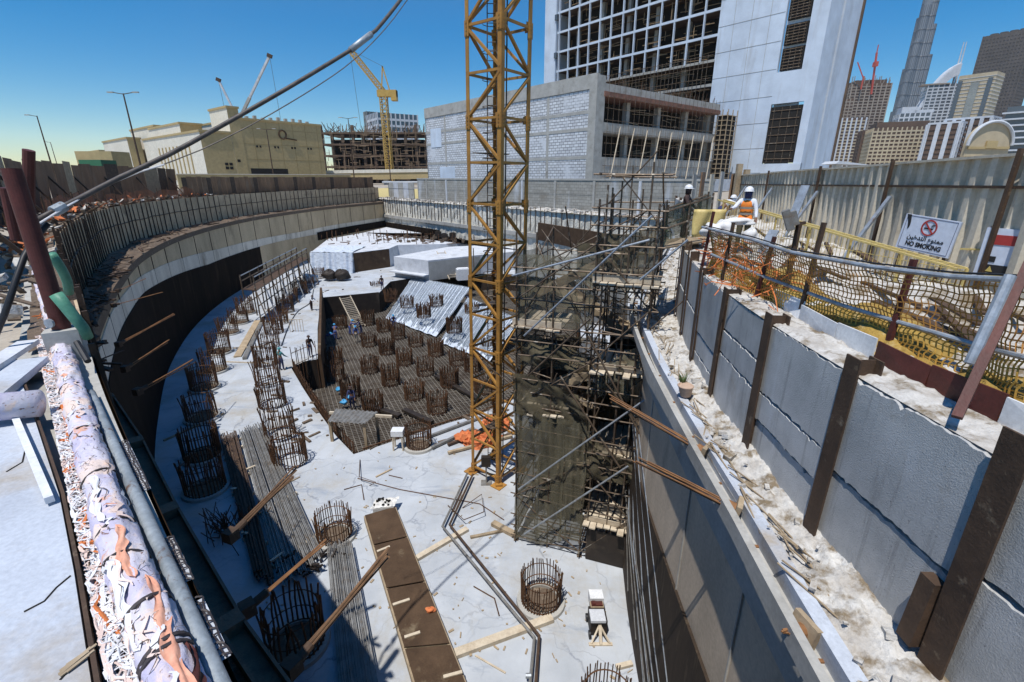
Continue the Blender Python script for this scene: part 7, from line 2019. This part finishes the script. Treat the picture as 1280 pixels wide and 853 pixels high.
# small things peeping over the hoarding
mb = MB(); a, b = yp(1044, 205, 26), yp(1090, 207, 26); mb.slab([a, b], [a + Vector((.2, 0, .14)), b + Vector((-.2, 0, .04))], (0, 1.2, 0)); mb.box((a.x + .5, 26.6, a.z / 2), (.3, .3, a.z)); mb.box((b.x - .4, 26.6, b.z / 2), (.3, .3, b.z)); one(mb, 'canopy', m_conc_lt, 'low pale canopy just above the hoarding right of the white tower', 'canopy')
# ---------------------------------------------------------------- people
def skin_mesh(name, verts, edges, radii, root=0, sub=1):
    me = bpy.data.meshes.new(name); me.from_pydata(verts, edges, []); o = bpy.data.objects.new(name, me); COL.objects.link(o)
    md = o.modifiers.new('skin', 'SKIN'); md.use_smooth_shade = True
    lay = me.skin_vertices[0].data if me.skin_vertices else None
    if lay is None:
        bpy.context.view_layer.objects.active = o
    for i, r_ in enumerate(radii):
        lay[i].radius = r_ if isinstance(r_, tuple) else (r_, r_); lay[i].use_root = (i == root)
    s_ = o.modifiers.new('sub', 'SUBSURF'); s_.levels = sub; s_.render_levels = sub
    dg = bpy.context.evaluated_depsgraph_get(); out = bpy.data.meshes.new_from_object(o.evaluated_get(dg)); out.name = name
    bpy.data.objects.remove(o); bpy.data.meshes.remove(me)
    return out
def pose_joints(h=1.76, armL=(.5, .2), armR=(.5, .2), elbL=.4, elbR=.4, legL=.06, legR=-.06, lean=0.0, crouch=0.0, armout=.18):
    k = h / 1.76; J = {}
    hipz = .93 - crouch
    J['pelvis'] = Vector((0, 0, hipz))
    sn, cs = math.sin(lean), math.cos(lean)
    up = lambda z, y=0: Vector((0, -sn * z - y * cs, hipz + cs * z - y * sn))
    J['waist'] = up(.16); J['chest'] = up(.38); J['neck'] = up(.54); J['neck2'] = up(.60, .01); J['head'] = up(.70, .02); J['crown'] = up(.80, .02)
    for sd, sx, leg in (('L', -1, legL), ('R', 1, legR)):
        J['hip' + sd] = Vector((sx * .095, 0, hipz - .04)); fwd = crouch * .55
        J['knee' + sd] = Vector((sx * .10, -leg * .5 - fwd, hipz / 2 + .02)); J['ank' + sd] = Vector((sx * .105, -leg + .02, .085)); J['toe' + sd] = Vector((sx * .125, -leg - .17, .04))
        ar, el = (armL, elbL) if sd == 'L' else (armR, elbR)
        J['sho' + sd] = up(.47) + Vector((sx * .185, 0, 0))
        d = Vector((sx * armout, -math.sin(ar[0]), -math.cos(ar[0]))).normalized(); J['elb' + sd] = J['sho' + sd] + d * .29
        d2 = Vector((sx * (armout - .25 * el), -math.sin(ar[0] + el), -math.cos(ar[0] + el))).normalized(); J['wri' + sd] = J['elb' + sd] + d2 * .25; J['pal' + sd] = J['wri' + sd] + d2 * .07
        J['dir' + sd] = d2
    return {a: b * k for a, b in J.items()}, k
def person(label, loc, rz, top, bottom, vest=False, helmet=m_helmet, face=None, h=1.76, group=None, **pose):
    J, k = pose_joints(h, **pose)
    o = empty('person', loc, label, 'person', group, rz)
    V, Ed, Rd = [], [], []
    def add(key, r_, par=None, p=None):
        V.append(tuple(p if p is not None else J[key])); Rd.append(r_ if not isinstance(r_, tuple) else r_)
        if par is not None: Ed.append((par, len(V) - 1))
        return len(V) - 1
    pe = add('pelvis', (.13 * k, .10 * k)); wa = add('waist', (.12 * k, .09 * k), pe); ch = add('chest', (.15 * k, .10 * k), wa); ne = add('neck', .06 * k, ch); n2 = add('neck2', .052 * k, ne)
    hd = add('head', (.078 * k, .092 * k), n2); cr = add('crown', (.062 * k, .07 * k), hd)
    for sd in 'LR':
        s0 = add('sho' + sd, .058 * k, ch); e0 = add('elb' + sd, .042 * k, s0); w0 = add('wri' + sd, .029 * k, e0); p0 = add('pal' + sd, (.036 * k, .02 * k), w0)
        d = J['dir' + sd]; x = d.cross(Vector((0, 1, .3))).normalized()
        for f, L in ((-.026, .065), (-.009, .078), (.009, .074), (.025, .058)):
            b0 = J['pal' + sd] + (x * f + d * .035) * k; m0 = b0 + d * L * .5 * k; m1 = m0 + (d * .8 + Vector((0, -.5, 0))).normalized() * L * .5 * k
            i1 = add(None, .010 * k, p0, b0); i2 = add(None, .009 * k, i1, m0); add(None, .007 * k, i2, m1)
        t0 = J['pal' + sd] + (x * (.035 if sd == 'L' else -.035) - d * .02) * k; i1 = add(None, .011 * k, p0, t0); add(None, .009 * k, i1, t0 + (x * (.02 if sd == 'L' else -.02) + d * .04) * k)
        h0 = add('hip' + sd, .085 * k, pe); k0 = add('knee' + sd, .056 * k, h0); a0 = add('ank' + sd, .038 * k, k0); add('toe' + sd, (.036 * k, .026 * k), a0)
    me = skin_mesh('body', V, Ed, Rd); me.materials.clear(); me.materials.append(m_skin)
    b = bpy.data.objects.new('body', me); COL.objects.link(b); b.parent = o
    def cloth(name, keys, mat):
        idx = {}; V2, E2, R2 = [], [], []
        for key, r_, par in keys:
            V2.append(tuple(J[key] if isinstance(key, str) else key)); R2.append(tuple(x * k for x in r_) if isinstance(r_, tuple) else r_ * k); idx[key if isinstance(key, str) else len(V2)] = len(V2) - 1
            if par is not None: E2.append((idx[par], len(V2) - 1))
        m_ = skin_mesh(name, V2, E2, R2); m_.materials.clear(); m_.materials.append(mat); c_ = bpy.data.objects.new(name, m_); COL.objects.link(c_); c_.parent = o; return c_
    cloth('shirt', [('waist', (.14, .108), None), ('chest', (.168, .118), 'waist'), ('neck', (.075, .07), 'chest'), ('shoL', .074, 'chest'), ('elbL', .056, 'shoL'), ('wriL', .040, 'elbL'), ('shoR', .074, 'chest'), ('elbR', .056, 'shoR'), ('wriR', .040, 'elbR')] if top is not None else [], top)
    cloth('trousers', [('pelvis', (.148, .118), None), ('waist', (.132, .10), 'pelvis'), ('hipL', .102, 'pelvis'), ('kneeL', .072, 'hipL'), ('ankL', .054, 'kneeL'), ('hipR', .102, 'pelvis'), ('kneeR', .072, 'hipR'), ('ankR', .054, 'kneeR')], bottom)
    for sd in 'LR': cloth('boot', [('ank' + sd, .056, None), ('toe' + sd, (.05, .038), 'ank' + sd)], m_boot)
    if vest:
        v_ = cloth('vest', [('waist', (.180, .145), None), ('chest', (.212, .156), 'waist'), ('neck', (.12, .10), 'chest'), ('pelvis', (.185, .15), 'waist')], m_vest)
        for zz in (.04, .20, ):
            mb = MB(); c_ = J['waist'] + Vector((0, 0, zz - .07)); rx, ry = (.186 + zz * .12) * k, (.156 + zz * .09) * k
            mb.strip([(rx * math.cos(a), c_.y + ry * math.sin(a), c_.z - .03) for a in [2 * math.pi * i / 24 for i in range(25)]], [(rx * math.cos(a), c_.y + ry * math.sin(a), c_.z + .03) for a in [2 * math.pi * i / 24 for i in range(25)]]); mb.build('reflective_band', m_vestband, v_, local=True)
    # face
    hc = J['head']; mb = MB(); fy = hc.y - .092 * k
    mb.add([(hc.x - .014, fy + .01, hc.z + .01), (hc.x + .014, fy + .01, hc.z + .01), (hc.x, fy - .022, hc.z - .022), (hc.x, fy + .005, hc.z + .03), (hc.x, fy + .01, hc.z - .032)], [(0, 2, 3), (3, 2, 1), (0, 4, 2), (2, 4, 1)]); mb.build('nose', m_skin if face is None else face, o, local=True)
    for sx in (-1, 1):
        mb = MB(); mb.box((hc.x + sx * .03, fy + .008, hc.z + .018), (.022, .012, .010)); mb.build('eye', m_dark, o, local=True)
        mb = MB(); mb.box((hc.x + sx * .082 * k, hc.y + .01, hc.z), (.016, .03, .055)); mb.build('ear', m_skin if face is None else face, o, local=True)
    mb = MB(); mb.box((hc.x, fy + .012, hc.z - .05), (.042, .012, .010)); mb.build('mouth', m_oxide, o, local=True)
    if face is not None:
        mb = MB(); mb.tube([(hc.x, hc.y, hc.z - .15 * k), (hc.x, hc.y, hc.z - .05), (hc.x, hc.y - .004, hc.z + .03)], .09 * k, 14, .098 * k); mb.build('face_cloth', face, o, smooth=True, local=True)
    if helmet is not None:
        mb = MB(); hz = hc.z + .035
        mb.grid(lambda u, v: (hc.x + .118 * k * math.cos(2 * math.pi * u) * math.cos(v * 1.57), hc.y + .135 * k * math.sin(2 * math.pi * u) * math.cos(v * 1.57), hz + .125 * k * math.sin(v * 1.57)), 20, 7); 
        ho = mb.build('helmet', helmet, o, smooth=True, local=True)
        mb = MB(); mb.strip([(hc.x + .12 * k * math.cos(a), hc.y + .137 * k * math.sin(a), hz) for a in [2 * math.pi * i / 20 for i in range(21)]], [(hc.x + .135 * k * math.cos(a), hc.y + (.152 + (.05 if math.sin(a) < -.5 else 0)) * k * math.sin(a), hz - .008) for a in [2 * math.pi * i / 20 for i in range(21)]]); mb.build('helmet_brim', helmet, ho, local=True)
    return o
def stand(u, v, y):                       # feet point given the helmet-top pixel
    t = yp(u, v, y); return Vector((t.x, t.y, t.z - 1.83))
w = stand(938, 231, 13.6)
person('person in an orange vest, white helmet and dark face cloth standing by the hoarding', w, R(-35), m_shirtw, m_trous, True, face=m_navy, armL=(.9, .2), armR=(.3, .2), elbL=.6, elbR=.5, armout=.3)
mb = MB(); mb.box((w.x, w.y, (w.z + SZ) / 2 - .01), (1.2, 1.0, w.z - SZ - .02)); one(mb, 'rubble_block', m_conc, 'low concrete block under the feet of the vest worker', 'block')
p2w = stand(861, 229, 16.2)
person('person in a white helmet and dark clothes standing at the top of the scaffold gangway', p2w, R(60), m_darkclo, m_darkclo, False, face=m_darkclo, armL=(.4, 0), armR=(.5, 0))
p3w = stand(903, 242, 21); person('person in a pale top bending forward behind the yellow sheet near the far boards', Vector((p3w.x, p3w.y, SZ + .15)), R(100), m_shirtw, m_navy, False, face=m_shirtw, lean=.9, armL=(1.2, 0), armR=(1.2, 0))
PIT = ((353, 463, FZ, 'person in a teal shirt walking on the slab beside the bar grid', m_teal, m_navy, 160, .0), (389, 446, FZ, 'person in dark clothes standing behind the upright bar grid', m_darkclo, m_navy, 40, .0),
       (441, 511, MZ + .15, 'person in navy overalls standing on the sunken mat above the corrugated sheet', m_navy, m_navy, 10, .0), (438, 419, MZ + .15, 'person in blue overalls at the foot of the long ladder, left one', m_bluecov, m_bluecov, 120, .5),
       (446, 428, MZ + .15, 'person in blue overalls with a pale vest below the ladder foot', m_bluecov, m_woodlt, 20, .0), (452, 418, MZ + .15, 'person in dark overalls right of the ladder foot', m_navy, m_navy, -60, .3),
       (407, 432, MZ + .15, 'person in blue overalls bending in the shade by the dark formwork', m_bluecov, m_navy, 90, 1.1), (420, 425, MZ + .15, 'person in blue overalls working by the shaded cages', m_bluecov, m_bluecov, 200, .6),
       (493, 412, MZ + .15, 'person in blue overalls behind the cages of the fifth row', m_bluecov, m_bluecov, 10, .2), (583, 384, MZ + .8, 'person in navy overalls on the pale sloping mat beside the crane mast', m_navy, m_navy, 70, .4), (478, 362, FZ, 'person in dark clothes standing at the far rim of the sunken pit', m_darkclo, m_navy, 0, .0),
       (390, 388, FZ, 'person in pale clothes crouching beside the black cable on the sunlit slab', m_conc_lt, m_darkclo, 60, .5))
for (u, v, z, lab, tp_, bt, rzd, ln_) in PIT:
    person(lab, gp(u, v, z), R(rzd), tp_, bt, False, helmet=m_blue if tp_ is m_bluecov else (m_teal if tp_ is m_teal else m_darkclo), lean=ln_, armL=(.5 + ln_, 0), armR=(.3 + ln_, 0), h=1.78)
# ---------------------------------------------------------------- daylight
SUN_V = Vector((-.19, -.316, 1.0)).normalized()
world = bpy.data.worlds.new('World'); scene.world = world; world.use_nodes = True
wnt = world.node_tree; bg = wnt.nodes['Background']
sky_ = wnt.nodes.new('ShaderNodeTexSky'); sky_.sky_type = 'NISHITA'; sky_.sun_disc = False
el = math.asin(SUN_V.z); az = math.atan2(SUN_V.x, SUN_V.y)
sky_.sun_elevation = el; sky_.sun_rotation = az
sky_.altitude = 0; sky_.air_density = 1.0; sky_.dust_density = .12; sky_.ozone_density = 3.0
hs_ = wnt.nodes.new('ShaderNodeHueSaturation'); hs_.inputs['Saturation'].default_value = 1.6; hs_.inputs['Value'].default_value = 1.55
wnt.links.new(sky_.outputs[0], hs_.inputs['Color']); wnt.links.new(hs_.outputs[0], bg.inputs[0]); bg.inputs[1].default_value = .078
sl = bpy.data.lights.new('sun', 'SUN'); sl.energy = 5.0; sl.angle = R(.5); sl.color = (1.0, .965, .915)
so = bpy.data.objects.new('sun', sl); COL.objects.link(so)
so.rotation_euler = SUN_V.to_track_quat('Z', 'Y').to_euler(); so.location = (0, 0, 60)
scene.view_settings.view_transform = 'Standard'; scene.view_settings.look = 'None'
scene.view_settings.exposure = 0.0; scene.view_settings.gamma = 1.0
scene.view_settings.use_curve_mapping = False
scene.render.engine = 'CYCLES'
cy = scene.cycles
cy.max_bounces = 6; cy.diffuse_bounces = 3; cy.glossy_bounces = 2; cy.transparent_max_bounces = 12; cy.use_denoising = True
try: cy.denoiser = 'OPENIMAGEDENOISE'
except Exception: pass
# ---------------------------------------------------------------- dusty air
hm = bpy.data.materials.new('dusty_air'); hm.use_nodes = True
hn = hm.node_tree
for n_ in list(hn.nodes):
    if n_.type != 'OUTPUT_MATERIAL': hn.nodes.remove(n_)
pv = hn.nodes.new('ShaderNodeVolumePrincipled'); pv.inputs['Color'].default_value = (.80, .88, 1.0, 1); pv.inputs['Density'].default_value = .00007
hn.links.new(pv.outputs[0], hn.nodes['Material Output'].inputs['Volume'])
mb = MB(); mb.box((0, 1000, 425), (2700, 2700, 885)); hz = mb.build('haze', hm); tag(hz, None, None, None, 'stuff')
cy.volume_bounces = 0
